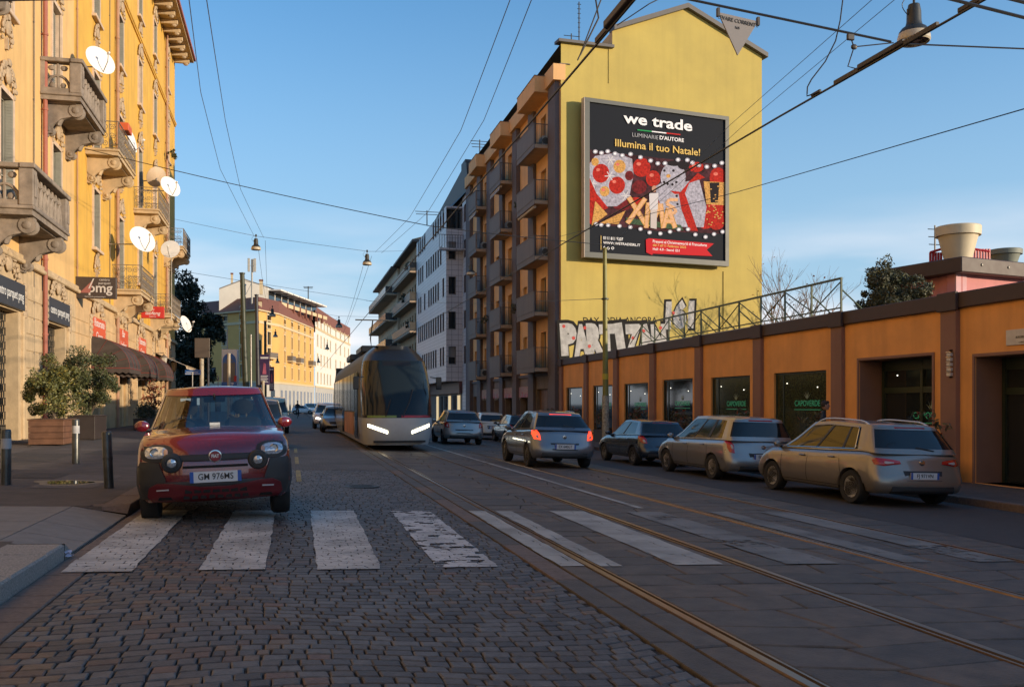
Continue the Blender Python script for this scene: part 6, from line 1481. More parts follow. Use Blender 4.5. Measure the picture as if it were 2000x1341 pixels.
def panda_details(car, t):
    def ov(cx, cz, rx, rz_, n=14, e=2.6): return [(cx + rx * math.copysign(abs(math.cos(2 * math.pi * k / n)) ** (2 / e), math.cos(2 * math.pi * k / n)), cz + rz_ * math.copysign(abs(math.sin(2 * math.pi * k / n)) ** (2 / e), math.sin(2 * math.pi * k / n))) for k in range(n)]
    # black surround band, lower bumper
    b = MB(); patch(car, b, [(-.60, .725), (.60, .725), (.60, .80), (-.60, .80)], TRIM, 1, .014, 5, 0, mirror=False); part('grille_band', b, t, world=False)
    b = MB(); patch(car, b, ov(.622, .825, .178, .100, 16, 2.8), TRIM, 1, .016, 4, .012); part('headlamp_surround', b, t, world=False)
    lamp(car, t, 'headlight', ov(.628, .835, .122, .068, 14, 2.8), HL, 1, .034, .02)
    for sg in (1, -1):
        y = car.front_y(.645, .838, 1) + .052; b = MB(); b.lathe([(.050, 0), (.046, .010), (.030, -.004), (.001, -.012)], CHROME, 18, Matrix.Translation((sg * .645, y, .838)) @ Matrix.Rotation(R(-90), 4, 'X')); part('lamp_reflector', b, t, world=False)
    lamp(car, t, 'indicator_lens', ov(.522, .832, .024, .042, 10), mat('amber_clear_lens', (.40, .24, .18), .1, var=0, coat=.5), 1, .052, .004)
    for sg in (1, -1):                        # round fog lamps in black pods
        x = .462; z = .715; y = car.front_y(x, z, 1); T_ = Matrix.Translation((sg * x, y - .02, z)) @ Matrix.Rotation(R(-90), 4, 'X'); b = MB(); b.lathe([(.115, 0), (.112, .045), (.10, .066), (.065, .072), (.06, .055)], TRIM, 24, T_); o = part('fog_lamp', b, t, world=False)
        b = MB(); b.lathe([(.058, .050), (.035, .066), (.001, .070)], HL, 18, T_); part('lens', b, o, world=False)
    b = MB(); patch(car, b, [(.52, .30), (.79, .30), (.835, .42), (.84, .66), (.80, .735), (.60, .72), (.53, .52)], TRIM, 1, .016, 4, 0); patch(car, b, [(-.60, .50), (.60, .50), (.56, .36), (-.56, .36)], TRIM, 1, .014, 5, 0, mirror=False); part('bumper_cladding', b, t, world=False)
    b = MB(); patch(car, b, [(-.35, .675), (.35, .675), (.35, .645), (-.35, .645)], SEAM, 1, .004, 4, 0, mirror=False); part('intake', b, t, world=False)
    # lower red skid guard with two rows of holes
    b = MB(); patch(car, b, [(-.68, .265), (.68, .265), (.73, .34), (.71, .44), (.62, .49), (.46, .485), (.38, .435), (-.38, .435), (-.46, .485), (-.62, .49), (-.71, .44), (-.73, .34)], RDULL, 1, .034, 6, 0, mirror=False); o = part('skid_guard', b, t, world=False)
    h = MB()
    for r_, (z, n, s_) in enumerate(((.388, 7, .040), (.318, 8, .034))):
        for k in range(n):
            x = (k - (n - 1) / 2) * .098 * (1 if r_ == 0 else .92); y = car.front_y(x, z, 1) + .037
            h.add([(x - s_, y, z - s_ * .55), (x + s_, y, z - s_ * .55), (x + s_ * .85, y, z + s_ * .6), (x - s_ * .85, y, z + s_ * .6)], [(0, 1, 2, 3)], SEAM)
    patch(car, h, [(.46, .295), (.62, .295), (.60, .33), (.48, .33)], SEAM, 1, .038, 2); part('intake_hole', h, o, world=False)
    lamp(car, t, 'daytime_lamp', [(.50, .408), (.63, .403), (.63, .418), (.50, .424)], mat('daytime_lamp_off', (.5, .5, .5), .2, var=0), 1, .045, 0)
    y = car.front_y(0, .775, 1); T_ = Matrix.Translation((0, y + .012, .775)) @ Matrix.Rotation(R(-90), 4, 'X'); b = MB(); b.lathe([(.075, 0), (.072, .016), (.060, .018), (.058, .012)], CHROME, 24, T_); b.lathe([(.058, .016), (.001, .018)], mat('badge_dark_red', (.22, .02, .03), .3, var=0), 20, T_)
    M_ = Matrix(((-1, 0, 0, 0), (0, 0, 1, y + .028), (0, 1, 0, .775), (0, 0, 0, 1))); b.text('FIAT', .052, mat('badge_chrome', (.6, .6, .6), .3, metal=.5, var=0), M_, sx=.8, bold=.002); part('badge', b, t, world=False)
    b = MB()
    for yc in (car.ya, car.yb):               # wheel arch cladding
        for sg in (1, -1):
            rows = []
            for k in range(17):
                a = math.pi * (-.02 + 1.04 * k / 16); row = []
                for rr_, oo in ((car.wr * 1.14, -.02), (car.wr * 1.15, .016), (car.wr * 1.36, .014), (car.wr * 1.37, -.004)):
                    y, z = yc + rr_ * math.cos(a), car.wr + rr_ * math.sin(a); row.append((sg * (car.side_x(min(y, car.yF - car.rf), z) + oo), y, z))
                rows.append(row)
            b.grid(rows, TRIM)
    flank_line(car, b, [(car.yb + .46, .34), (car.ya - .46, .34)], .14, TRIM, .012); part('arch_cladding', b, t, world=False)
    # wipers and cowl
    b = MB(); b.tube([(.50, car.ws0 + .01, 1.052), (-.02, car.ws0 + .0, 1.07)], .011, TRIM, 5); b.tube([(-.15, car.ws0 + .01, 1.06), (-.60, car.ws0 - .07, 1.065)], .011, TRIM, 5); part('wiper', b, t, world=False)
    b = MB(); b.box(-.66, .66, car.ws0 - .04, car.ws0 + .05, 1.045, 1.058, TRIM, bev=.005); part('cowl', b, t, world=False)
    # inside
    b = MB(); b.box(-.68, .68, .50, .86, .80, 1.045, DASH, bev=.05); b.box(.18, .55, .42, .60, 1.0, 1.08, DASH, bev=.03); part('dashboard', b, t, world=False)
    for sx_ in (.36, -.36):
        b = MB(); b.box(sx_ - .25, sx_ + .25, -.35, .15, .5, .66, SEAT, bev=.05); b.box(sx_ - .24, sx_ + .24, -.46, -.32, .6, 1.18, SEAT, bev=.06); b.ball((sx_, -.42, 1.32), (.145, .06, .115), SEAT); b.tube([(sx_ - .05, -.4, 1.15), (sx_ - .05, -.4, 1.26)], .01, CHROME, 5); b.tube([(sx_ + .05, -.4, 1.15), (sx_ + .05, -.4, 1.26)], .01, CHROME, 5); part('seat', b, t, world=False)
    b = MB(); T_ = Matrix.Translation((.36, .36, 1.02)) @ Matrix.Rotation(R(62), 4, 'X'); b.tube([Vector((.185 * math.cos(k / 20 * 2 * math.pi), .185 * math.sin(k / 20 * 2 * math.pi), 0)) for k in range(21)], .016, DASH, 6, T_); b.lathe([(.07, -.01), (.06, .02), (.001, .025)], mat('wheel_hub_grey', (.10, .10, .11), .6), 12, T_); b.box(-.18, .18, -.018, .018, -.01, .01, DASH, T_); part('steering_wheel', b, t, world=False)
    b = MB(); b.box(-.13, .13, .34, .37, 1.395, 1.465, DASH, bev=.012); b.tube([(0, .35, 1.45), (0, .42, 1.50)], .012, DASH, 5); part('inner_mirror', b, t, world=False)
    b = MB(); b.box(-.06, .06, .86, .862, 1.055, 1.14, mat('parking_disc_card', (.40, .44, .48), .6, var=.2, vs=40)); part('windscreen_card', b, t, world=False)
    b = MB(); b.box(-.66, .66, -1.65, -1.55, .55, 1.0, SEAT); b.box(-.6, .6, -.95, -.82, .5, 1.12, SEAT, bev=.05); part('rear_bench', b, t, world=False)
    b = MB(); b.tube([(-.05, -.55, 1.63), (-.05, -.95, 1.78)], .006, TRIM, 5); part('aerial', b, t, world=False)
SC1 = 1.115
fx, fy = PG(412, 1008)
def place_scaled(t, s): t.scale = (s, s, s)
cx_ = -1.02; cy_ = 12.72 + (3.72 / 2 - .74) * SC1
t, car = build_car('parked_car', 'dark red small hatchback with black bumper cladding parked nose first at the zebra crossing', panda, (cx_, cy_, gz(cx_) + .0), R(180 + 4), 'cars parked along the left kerb', RPAINT, None, GCLEAR, (5, 0), ('GM 976MS', 1, .545), TRIM, panda_details, None, None, GCLEAR)
t.scale = (1.10, SC1, 1.08); t.rotation_euler.y = R(-1.7) * -1 if False else R(1.7)
# ---- the other cars
def paintm(n, c, metal=.5, rough=.3): return mat('paint_' + n, c, rough, metal=metal, var=.05, vs=2, coat=.8)
def tail(zc, shape, zp, txt, bump=True, badge=True, m=None, lit=False):
    def f(car, t):
        lamp(car, t, 'tail_light', shape, BRK if lit else TLR, -1, .012, .012)
        cx = sum(p[0] for p in shape) / len(shape); 
        lamp(car, t, 'reversing_lens', [(cx + (x - cx) * .35 - .02, zc + (z - zc) * .35 - .01) for x, z in shape], TLW, -1, .030, .002)
        b = MB(); patch(car, b, [(-.62, car.sill + .02), (.62, car.sill + .02), (.60, car.sill + .16), (-.60, car.sill + .16)], TRIM, -1, .010, 4, 0, mirror=False); patch(car, b, [(-.60, car.sill + .33), (.60, car.sill + .33), (.60, car.sill + .345), (-.60, car.sill + .345)], SEAM, -1, .003, 3, 0, mirror=False); part('bumper_trim', b, t, world=False)
        b = MB(); patch(car, b, [(-.34, zp - .09), (.34, zp - .09), (.38, zp + .09), (-.38, zp + .09)], SEAM if badge == 2 else TRIM, -1, .004, 3, 0, mirror=False); part('plate_recess', b, t, world=False)
        if badge:
            y = car.front_y(0, zp + .24, -1); T_ = Matrix.Translation((0, y - .004, zp + .24)) @ Matrix.Rotation(R(90), 4, 'X'); b = MB(); b.lathe([(.055, 0), (.05, .012), (.035, .014)], CHROME, 16, T_); part('badge', b, t, world=False)
        b = MB(); b.box(-.3, .3, car.rw1 - .02, car.rw1 + .05, curve(car.roof, car.rw1) - .045, curve(car.roof, car.rw1) - .01, BRK if lit else TLR, bev=.006); part('third_brake_lamp', b, t, world=False)
        b = MB(); b.tube([(.28, car.rw0 + .03, curve(car.belt, car.rw0) + .08), (-.05, car.rw0 + .06, curve(car.belt, car.rw0) + .14)], .010, TRIM, 5); part('rear_wiper', b, t, world=False)
        if m:
            b = MB()
            for sg in (1, -1): b.tube([(sg * (car.hw * lerp(.915, car.tum, .96 ** 1.15) + .004), y, z) for y, z in m(car)], .012, CHROME, 5)
            part('window_trim', b, t, world=False)
    return f
def head(shape, lit=False, grille=True, zg=.55, badge=True):
    def f(car, t):
        lamp(car, t, 'headlight', shape, LON if lit else HL, 1, .012, .012)
        b = MB(); patch(car, b, [(-.42, zg - .07), (.42, zg - .07), (.46, zg + .07), (-.46, zg + .07)], TRIM, 1, .008, 4, 0, mirror=False); patch(car, b, [(-.6, car.sill + .06), (.6, car.sill + .06), (.55, car.sill + .18), (-.55, car.sill + .18)], TRIM, 1, .008, 4, 0, mirror=False); part('grille', b, t, world=False)
        y = car.front_y(0, zg + .02, 1); T_ = Matrix.Translation((0, y + .01, zg + .02)) @ Matrix.Rotation(R(-90), 4, 'X'); b = MB(); b.lathe([(.055, 0), (.05, .012), (.035, .014)], CHROME, 16, T_); part('badge', b, t, world=False)
    return f
mpv = dict(L=4.36, W=1.80, wb=2.70, fo=.84, wr=.325, sill=.24, tum=.70, ws0=1.42, ws1=.42, rw0=-2.05, rw1=-1.72, grf=.32, rf=.42, rb=.26, rwlo=2,
    belt=[(-2.18, .98), (-1.6, 1.02), (-.3, .985), (1.0, .96), (1.42, .95), (1.7, .88), (2.0, .76), (2.18, .64)], roof=[(-2.0, 1.48), (-1.4, 1.56), (-.4, 1.60), (.3, 1.565), (.8, 1.45), (1.4, 1.2)],
    pill=[(.40, .43), (.70, .725)], dlast=.88, seams=[(1.0, .03), (.05, 0), (-.95, .12)], handles=(.22, -.75), bq=[(0, -.06), (.1, 0), (.35, 0), (.5, -.04), (.75, -.09), (.92, -.12), (1, -.15)])
zaf = dict(mpv, L=4.47, roof=[(-2.1, 1.57), (-1.4, 1.64), (-.4, 1.66), (.3, 1.63), (.8, 1.48), (1.4, 1.2)], ws1=.30, rw1=-1.95, rw0=-2.12, belt=[(-2.24, 1.02), (-1.6, 1.03), (-.3, 1.0), (1.0, .97), (1.42, .96), (1.7, .88), (2.0, .76), (2.24, .64)], dlast=.94, pill=[(.36, .40), (.66, .70)])
hatch = dict(mpv, L=4.02, W=1.70, wb=2.50, fo=.80, wr=.305, tum=.68, ws0=1.15, ws1=.25, rw0=-1.90, rw1=-1.45, roof=[(-1.8, 1.34), (-1.2, 1.43), (-.4, 1.46), (.2, 1.42), (.8, 1.2)], belt=[(-2.0, .96), (-1.4, .97), (-.3, .93), (.9, .89), (1.15, .88), (1.6, .79), (2.01, .62)], pill=[(.42, .45)], dlast=.86, seams=[(.80, .02), (-.2, 0), (-1.0, .12)], handles=(-.05, -.85))
suv = dict(mpv, L=4.2, W=1.78, H=1.65, roof=[(-2.0, 1.56), (-1.4, 1.63), (-.4, 1.66), (.3, 1.62), (.8, 1.45), (1.4, 1.2)], wr=.345, sill=.30, ws1=.45, belt=[(-2.1, 1.06), (-1.4, 1.05), (-.3, 1.02), (1.0, .99), (1.42, .98), (1.7, .92), (2.1, .76)], rw0=-1.98, rw1=-1.72)
cinq = dict(mpv, L=3.56, W=1.63, wb=2.30, fo=.66, wr=.29, sill=.22, tum=.64, ws0=.98, ws1=.30, rw0=-1.62, rw1=-1.05, roof=[(-1.6, 1.28), (-1.0, 1.44), (-.3, 1.49), (.2, 1.46), (.7, 1.3)], belt=[(-1.78, .90), (-1.2, .95), (-.2, .92), (.7, .90), (.98, .89), (1.4, .79), (1.78, .60)], pill=[(.50, .55)], dlast=.80, seams=[(.62, .04), (-.55, .0)], handles=(-.40,), rf=.45, rb=.38, grf=.36)
GPK = 'cars parked along the right kerb, tails to the camera'
def pos(X, yrear_axle, cfg, s): return (X + cfg['W'] / 2 * s, yrear_axle + (cfg['L'] / 2 - (cfg['L'] - cfg['fo'] - cfg['wb'])) * s)
def place(name, label, cfg, X, yra, s, paint, **k):
    x, y = pos(X, yra, cfg, s); k_z = k.pop('kz', .90); t, c = build_car(name, label, cfg, (x, y, gz(x)), 0, k.pop('group', GPK), paint, **k); t.scale = (s, s, s * k_z); t.rotation_euler.y = math.atan(SLOPE); return t, c
BEIGEP = paintm('beige_silver', (.24, .215, .185), .55, .32); SILV = paintm('silver', (.27, .265, .255), .6, .3); NAVY = paintm('dark_blue', (.035, .045, .06), .4, .25); DGREY = paintm('dark_grey', (.055, .055, .06), .5, .28); CRM = paintm('cream', (.58, .51, .40), 0, .3); BRN = paintm('brown_black', (.045, .035, .03), .5, .28)
def trimline(car):
    o = []
    for k in range(15): f = k / 14; y = lerp(car.ws0 - .30, car.rw0 + .42, f); e = math.sin(math.pi * min(1, max(0, f))) ** .35; z0 = curve(car.belt, y) + .03; z1 = curve(car.roof, y) - .11; o.append((y, lerp(z0, z1, e)))
    return o
vt = [(.55, .80), (.70, .775), (.83, .80), (.845, .90), (.78, .925), (.56, .90), (.42, .875), (.40, .82)]
place('parked_car', 'beige silver estate-like hatchback with roof rails, its red tail lamps nearest on the right', dict(mpv, trim=CHROME), 9.93, 14.95, 1.045, BEIGEP, rimstyle=(5, 1), plate=('FJ 971VN', -1, .60), rails=RIMM, details=tail(.85, vt, .60, '', m=None))
zt_ = [(.70, .72), (.80, .74), (.835, .86), (.83, 1.02), (.76, 1.04), (.70, .92)]
place('parked_car', 'silver grey people carrier with tall red and clear tail lamps, second from the right', zaf, 9.90, 20.6, 1.03, SILV, rimstyle=(5, 0), plate=('EB 482KL', -1, .64), details=tail(.9, zt_, .64, ''))
place('parked_car', 'dark blue hatchback in front of the silver people carrier', hatch, 9.90, 25.9, 1.03, NAVY, rimstyle=(5, 0), plate=('DV 310FR', -1, .56), details=tail(.8, [(.62, .72), (.78, .74), (.82, .86), (.80, .96), (.70, .97), (.64, .86)], .56, ''))
place('parked_car', 'dark grey off-road style car with a pale roof rail, ahead of the dark blue hatchback', suv, 9.85, 36.3, 1.02, DGREY, rimstyle=(5, 0), rails=RIMM, details=tail(.9, [(.66, .80), (.80, .82), (.83, .95), (.76, 1.02), (.66, .98)], .70, ''))
place('parked_car', 'brown black small car behind the cream one, its side windows mirroring the yellow houses', hatch, 9.80, 42.2, 1.02, BRN, rimstyle=(5, 0), details=tail(.8, [(.62, .72), (.78, .74), (.82, .86), (.80, .96), (.70, .97), (.64, .86)], .56, ''))
fi = [(.60, .60), (.74, .61), (.75, .76), (.63, .76)]
place('parked_car', 'cream rounded small hatchback, farthest parked car on the right', cinq, 9.35, 46.8, 1.04, CRM, rimstyle=(5, 0), plate=('FR 215AB', -1, .68), details=tail(.68, fi, .68, ''))
# moving cars
TRV = 'cars driving in the lanes'
t, c = place('moving_car', 'slate silver hatchback driving away with its brake lamps lit, beside the parked row', hatch, 6.25, 24.4, 1.05, paintm('slate_silver', (.17, .18, .20), .6, .3), kz=1.0, rimstyle=(5, 0), group=TRV, plate=('EX 640GT', -1, .56), details=tail(.8, [(.62, .72), (.78, .74), (.82, .86), (.80, .96), (.70, .97), (.64, .86)], .56, '', lit=True))
place('moving_car', 'pale silver hatchback beyond the tram front, left of the cream parked car', hatch, 6.35, 39.5, 1.03, SILV, kz=.98, rimstyle=(5, 0), group=TRV, details=tail(.8, [(.62, .72), (.78, .74), (.82, .86), (.80, .96), (.70, .97), (.64, .86)], .56, ''))
hs = [(.48, .60), (.78, .64), (.80, .74), (.55, .70)]
def oncoming(label, cfg, x, y, s, paint, lit, group=TRV, name='moving_car', rz=180, **k):
    t, c = build_car(name, label, cfg, (x, y, gz(x)), R(rz), group, paint, rimstyle=(5, 0), details=head(hs, lit), **k); t.scale = (s, s, s); t.rotation_euler.y = -math.atan(SLOPE); return t
oncoming('white car with lit headlamps coming towards the camera, left of the tram', suv, 2.35, 62, 1.03, paintm('white', (.62, .63, .66), 0, .3), True)
oncoming('silver hatchback coming right behind the tram side, in front of the white car', hatch, 2.55, 54, 1.02, SILV, False)
G2 = 'cars parked along the left kerb'
van = dict(suv, L=4.5, W=1.83, roof=[(-2.2, 1.80), (-1.4, 1.86), (-.4, 1.88), (.6, 1.84), (1.2, 1.6)], ws0=1.75, ws1=.95, rw0=-2.2, rw1=-2.1, belt=[(-2.25, 1.1), (-.3, 1.08), (1.2, 1.06), (1.75, 1.03), (2.0, .95), (2.25, .78)], wr=.33)
oncoming('dark car parked just behind the red hatchback', suv, -1.10, 33.9, 1.0, DGREY, False, G2, 'parked_car', 180)
oncoming('mint green van parked behind the dark car on the left', van, -.98, 51.5, 1.0, paintm('mint', (.26, .42, .38), 0, .35), False, G2, 'parked_car')
G3 = 'white cars standing at the far junction'
for i, (u, tt, lab, pt) in enumerate(((594, 150, 'tiny white car at the far junction, left of the others', paintm('white', (.62, .63, .66), 0, .3)), (604, 165, 'tiny silver blue car in the middle of the far junction', paintm('ice_blue', (.35, .42, .48), .3, .3)), (615, 158, 'tiny white van at the far junction, nearest the tram', paintm('white', (.62, .63, .66), 0, .3)))):
    p = PT(u, 800, tt); oncoming(lab, (hatch, suv, van)[i], p.x, p.y, 1.0, pt, False, G3, 'parked_car', 180 + (70, -60, 35)[i])
# ============================================================ the tram
TG1 = mat('tram_olive_side', (.10, .088, .040), .5, var=.1, spec=.25); TGW = mat('tram_pale_lower', (.56, .56, .54), .3, var=.06, coat=.6); TBK = mat('tram_black_mask', (.012, .013, .016), .3, var=0, spec=.3); TGL = mat('tram_glass', (.012, .018, .022), .09, var=0, spec=.3); TPN = mat('tram_poster_orange', (.42, .19, .09), .5, var=.4, vs=1.2)
Xt0, Xt1 = 2.46, 4.95; hwT = (Xt1 - Xt0) / 2; xt = (Xt0 + Xt1) / 2; yt = 32.0; LT = 23.0; HT = 3.75
t = thing('tram', 'long olive and pale grey tram with black windscreen and lit headlamps on the near track', 'tram', (xt, yt, gz(xt)))
def tsec(y, z):                                # half width and nose position of the shell at height z
    nose = curve([(.2, .25), (.6, .05), (1.1, 0), (1.8, .22), (2.6, .65), (3.2, 1.1), (3.6, 1.7)], z); w_ = curve([(.2, .93), (.7, 1.0), (2.2, 1.0), (3.1, .94), (3.5, .80), (HT, .55)], z) * hwT
    return nose, w_
def tram_loop(z, n=14):
    nose, w_ = tsec(0, z); o = []; rf_ = 1.15
    for k in range(n + 1): a = k / n * math.pi / 2; o.append((w_ * math.sin(a) ** (2 / 2.7), nose + rf_ * (1 - math.cos(a) ** (2 / 2.7))))
    return o
zs = [.20, .35, .6, .95, 1.15, 1.25, 1.6, 2.0, 2.4, 2.7, 2.95, 3.2, 3.45, 3.62, HT]
def zmat(z): return TGW if z < 1.14 else TBK
for nm, za, zb_, m in (('front_panel', 0, 4, TGW), ('windscreen', 5, 11, TGL), ('mask_band', 4, 5, TBK), ('front_roof', 11, 14, TBK)):
    b = MB()
    for sg in (1, -1):
        rows = [[(sg * x, y, zs[i]) for x, y in tram_loop(zs[i])] for i in range(za, zb_ + 1)]; b.grid(rows, m)
    weld(b, nm, t)
b = MB()
for sg in (1, -1):
    rows = []
    for z in zs[:5]: n_, w_ = tsec(0, z); rows.append([(sg * w_, n_ + 1.15, z), (sg * w_, LT, z)])
    b.grid(rows, TGW)
    rows = []
    for z in zs[4:]: n_, w_ = tsec(0, z); rows.append([(sg * w_, n_ + 1.15, z), (sg * w_, LT, z)])
    b.grid(rows, TG1)
b.add([(-tsec(0, HT)[1], 2, HT), (tsec(0, HT)[1], 2, HT), (tsec(0, HT)[1], LT, HT), (-tsec(0, HT)[1], LT, HT)], [(0, 1, 2, 3)], TBK); nf = tsec(0, HT)[0]
b.add([(-tsec(0, HT)[1], 3, HT), (tsec(0, HT)[1], 3, HT), (0, nf, HT + .0)], [(0, 1, 2)], TBK); b.add([(-1.2, LT, .2), (1.2, LT, .2), (1.1, LT, HT), (-1.1, LT, HT)], [(0, 1, 2, 3)], TBK); part('body', b, t, world=False)
for sg in (1, -1):
    y = 2.9; k = 0
    while y < LT - 2:
        wd = 1.35 if k % 4 == 0 else 2.2; b = MB(); x0 = hwT * 1.004; door = k % 4 == 0; z0_ = .35 if door else 1.35
        b.box(*sorted((sg * x0, sg * (x0 + .02))), y, y + wd, z0_, 2.85, TGL, bev=.008)
        if door: b.box(*sorted((sg * (x0 + .021), sg * (x0 + .03))), y + wd / 2 - .03, y + wd / 2 + .03, z0_, 2.85, TBK)
        part('door' if door else 'side_window', b, t, world=False); y += wd + .22; k += 1
    b = MB(); b.box(*sorted((sg * hwT * 1.003, sg * (hwT + .012))), 5.2, 11.5, .40, 1.30, TPN); part('side_poster', b, t, world=False)
    b = MB()
    def fy_(x, z): n_, w_ = tsec(0, z); q = min(.999, abs(x) / w_); return n_ + 1.15 * (1 - (1 - q ** 2.7) ** (1 / 2.7))
    rw_ = [[(sg * (.42 + .66 * q / 10), fy_(.42 + .66 * q / 10, .6 + .24 * q / 10 + h_) - .012, .60 + .24 * q / 10 + h_) for q in range(11)] for h_ in (0, .05, .10)]; b.grid(rw_, mat('tram_headlamp_lit', (.9, .9, .8), .3, var=0, emis=(1, .93, .68), em=5)); part('headlight', b, t, world=False)
    b = MB(); b.tube([(sg * hwT * .95, .9, 2.6), (sg * (hwT + .22), .75, 2.55)], .02, TBK, 6); b.box(*sorted((sg * (hwT + .12), sg * (hwT + .32))), .68, .76, 2.15, 2.6, TBK, bev=.02); part('mirror', b, t, world=False)
b = MB(); rr_ = []
for z in (1.16, 1.24): rr_.append([(x, fy_(x, z) - .012, z) for x in [-1.1 + k * .14 for k in range(8)]])
b.grid(rr_, mat('tram_green_line', (.18, .26, .06), .4, var=0)); rr_ = []
for z in (1.16, 1.24): rr_.append([(x, fy_(x, z) - .012, z) for x in [.05 + k * .15 for k in range(8)]])
b.grid(rr_, mat('tram_red_line', (.40, .02, .03), .4, var=0)); part('colour_line', b, t, world=False)
LTL = WHITE
b = MB(); b.tube([(.1, fy_(.1, 1.2) - .03, 1.2), (.35, fy_(.35, 1.7) - .03, 1.7), (.5, fy_(.5, 2.15) - .03, 2.15)], .018, TBK, 6); b.tube([(-.5, fy_(-.5, 1.2) - .03, 1.2), (-.3, fy_(-.3, 1.8) - .03, 1.8)], .018, TBK, 6); part('wiper', b, t, world=False)
b = MB(); b.box(-.9, .9, fy_(0, .5) - .006, fy_(0, .5) + .3, .30, .36, TBK); part('bumper', b, t, world=False)
b = MB(); rows = []
for z in (3.0, 3.17): rows.append([(x, fy_(x, z) - .01, z) for x in [-.5 + q * .1 for q in range(11)]])
b.grid(rows, TBK); 
part('destination_box', b, t, world=False)
for k, yy in enumerate((3.2, 5.0, 12.5, 14.3, 19, 20.8)):
    b = MB()
    for sg in (1, -1): b.lathe([(.001, -.08), (.33, -.08), (.33, .06), (.001, .06)], GRILL, 20, Matrix.Translation((sg * .78, yy, .34)) @ Matrix.Rotation(R(90), 4, 'Y'))
    b.tube([(-.7, yy, .34), (.7, yy, .34)], .08, GRILL, 8); part('wheelset', b, t, world=False)
b = MB(); b.box(-.9, .9, 6, 9, HT, HT + .28, TBK, bev=.05); b.box(-.9, .9, 13, 16, HT, HT + .3, TBK, bev=.05); part('roof_box', b, t, world=False)
b = MB(); b.tube([(0, 11, HT + .05), (0, 12.2, HT + 1.0), (0, 10.9, HT + 1.75)], .03, GRILL, 6); b.box(-.8, .8, 10.85, 10.95, HT + 1.74, HT + 1.79, GRILL); part('pantograph', b, t, world=False)
# ============================================================ poles, lamps, wires
WIRE = mat('wire_black', (.018, .018, .020), .5, var=0); WIRET = mat('wire_thin_grey', (.05, .05, .055), .5, var=0); POLED = mat('dark_green_pole', (.035, .045, .028), .5, var=.2); POLEB = mat('dark_blue_pole', (.03, .032, .045), .5, var=.2); POLEC = mat('cream_post', (.40, .34, .25), .6, var=.15); LSH = mat('lamp_cream_shade', (.50, .44, .33), .4, var=.1); LHO = mat('lamp_dark_housing', (.030, .032, .030), .45, var=.1)
def wire(label, pts, r=.012, sag=0.0, m=None, group='overhead wires', n=14):
    o = []
    for i in range(len(pts) - 1):
        a, b = Vector(pts[i]), Vector(pts[i + 1])
        for k in range(n + (i == len(pts) - 2)):
            f = k / n; p = a.lerp(b, f); p.z -= sag * 4 * f * (1 - f) * (b - a).length / 20; o.append(p)
    mb = MB(); mb.tube(o, r, m or WIRE, 5); return solo('overhead_wire', mb, label, 'overhead wire', o[0], group)
ZW = 5.98
wire('contact wire over the near tram track, running from above the gable to the tram', [(3.70, -20, ZW), (3.74, 120, ZW)], .016)
wire('contact wire over the far tram track, carrying the long insulator at the top right', [(7.62, 0, ZW), (7.40, 13, ZW), (7.25, 130, ZW)], .016)
polep = PX(1181, 487, 13.25)
wire('long span wire from the left stone balcony across the street to the olive pole', [PX(165, 290, XL), PT(838, 441, 36), PX(1183, 478, 13.25)], .016, .12)
wire('wire rising across the billboard to the right edge of the photo', [PX(1093, 462, XR - .3), PT(1440, 375, 28), PT(2000, 213, 15), PT(2400, 100, 11)], .011)
def toX(p, q, X): f = (X - p.x) / (q.x - p.x); return p + (q - p) * f
wire('black span wire at the top right holding the grey triangle sign', [toX(PY(1230, -25, 10.2), PY(1740, 82, 10.2), XL), PY(1740, 82, 10.2)], .016)
wire('highest span wire, just above the top edge of the photo, holding the stays', [toX(PY(1160, -22, 12), PY(1650, -32, 11.8), XL), toX(PY(1160, -22, 12), PY(1650, -32, 11.8), XR)], .012)
wire('span wire right of the long insulator, running out level to the right edge', [PY(1762, 86, 10.2), toX(PY(1762, 86, 10.2), PY(2400, 112, 10.2), XR + 4)], .011)
wire('thick cable cutting the top right corner', [toX(PY(1830, -8, 8.2), PY(2060, 50, 8.2), XL), toX(PY(1830, -8, 8.2), PY(2060, 50, 8.2), XR)], .018)
wire('second thick cable in the very top right corner', [toX(PY(1960, -5, 7.6), PY(2080, 25, 7.6), XL), toX(PY(1960, -5, 7.6), PY(2080, 25, 7.6), XR)], .018)
wire('curved black feed cable hanging to the far contact wire at top right', [PY(1650, -32, 11.8), PY(1641, 40, 11.7), PY(1632, 80, 11.8), PY(1612, 120, 11.9), PY(1585, 155, 11.95), PY(1577, 170, 12), PY(1576, 188, 12), Vector((7.42, 11.9, ZW + .03))], .010, 0, None, n=3)
pt2 = Vector((polep.x, polep.y, polep.z - .1))
wire('thin lamp cable from the top right towards the olive pole, upper of two', [PT(2050, -350, 10), PT(1720, -15, 15), PT(1425, 245, 24), pt2], .006, 0, WIRET)
wire('thin lamp cable from the top right towards the olive pole, lower of two', [PT(2100, -350, 10), PT(1765, -15, 15), PT(1450, 247, 24), pt2], .006, 0, WIRET)
wire('thin lamp cable sagging to the hanging lamp near the antenna mast, left of two', [PT(330, -600, 9), PT(368, -10, 16), PT(392, 180, 26), PT(430, 330, 38), PT(497, 462, 55)], .009, .02, WIRET)
wire('thin lamp cable sagging to the hanging lamp near the antenna mast, right of two', [PT(360, -600, 9), PT(402, -10, 16), PT(440, 235, 30), PT(470, 370, 42), PT(515, 464, 55)], .009, .02, WIRET)
wire('thin lamp cable sagging to the lamp over the tram, left of two', [PT(1090, -500, 9), PT(1000, -10, 17), PT(900, 255, 27), PT(800, 425, 42), PT(733, 492, 57)], .009, .02, WIRET)
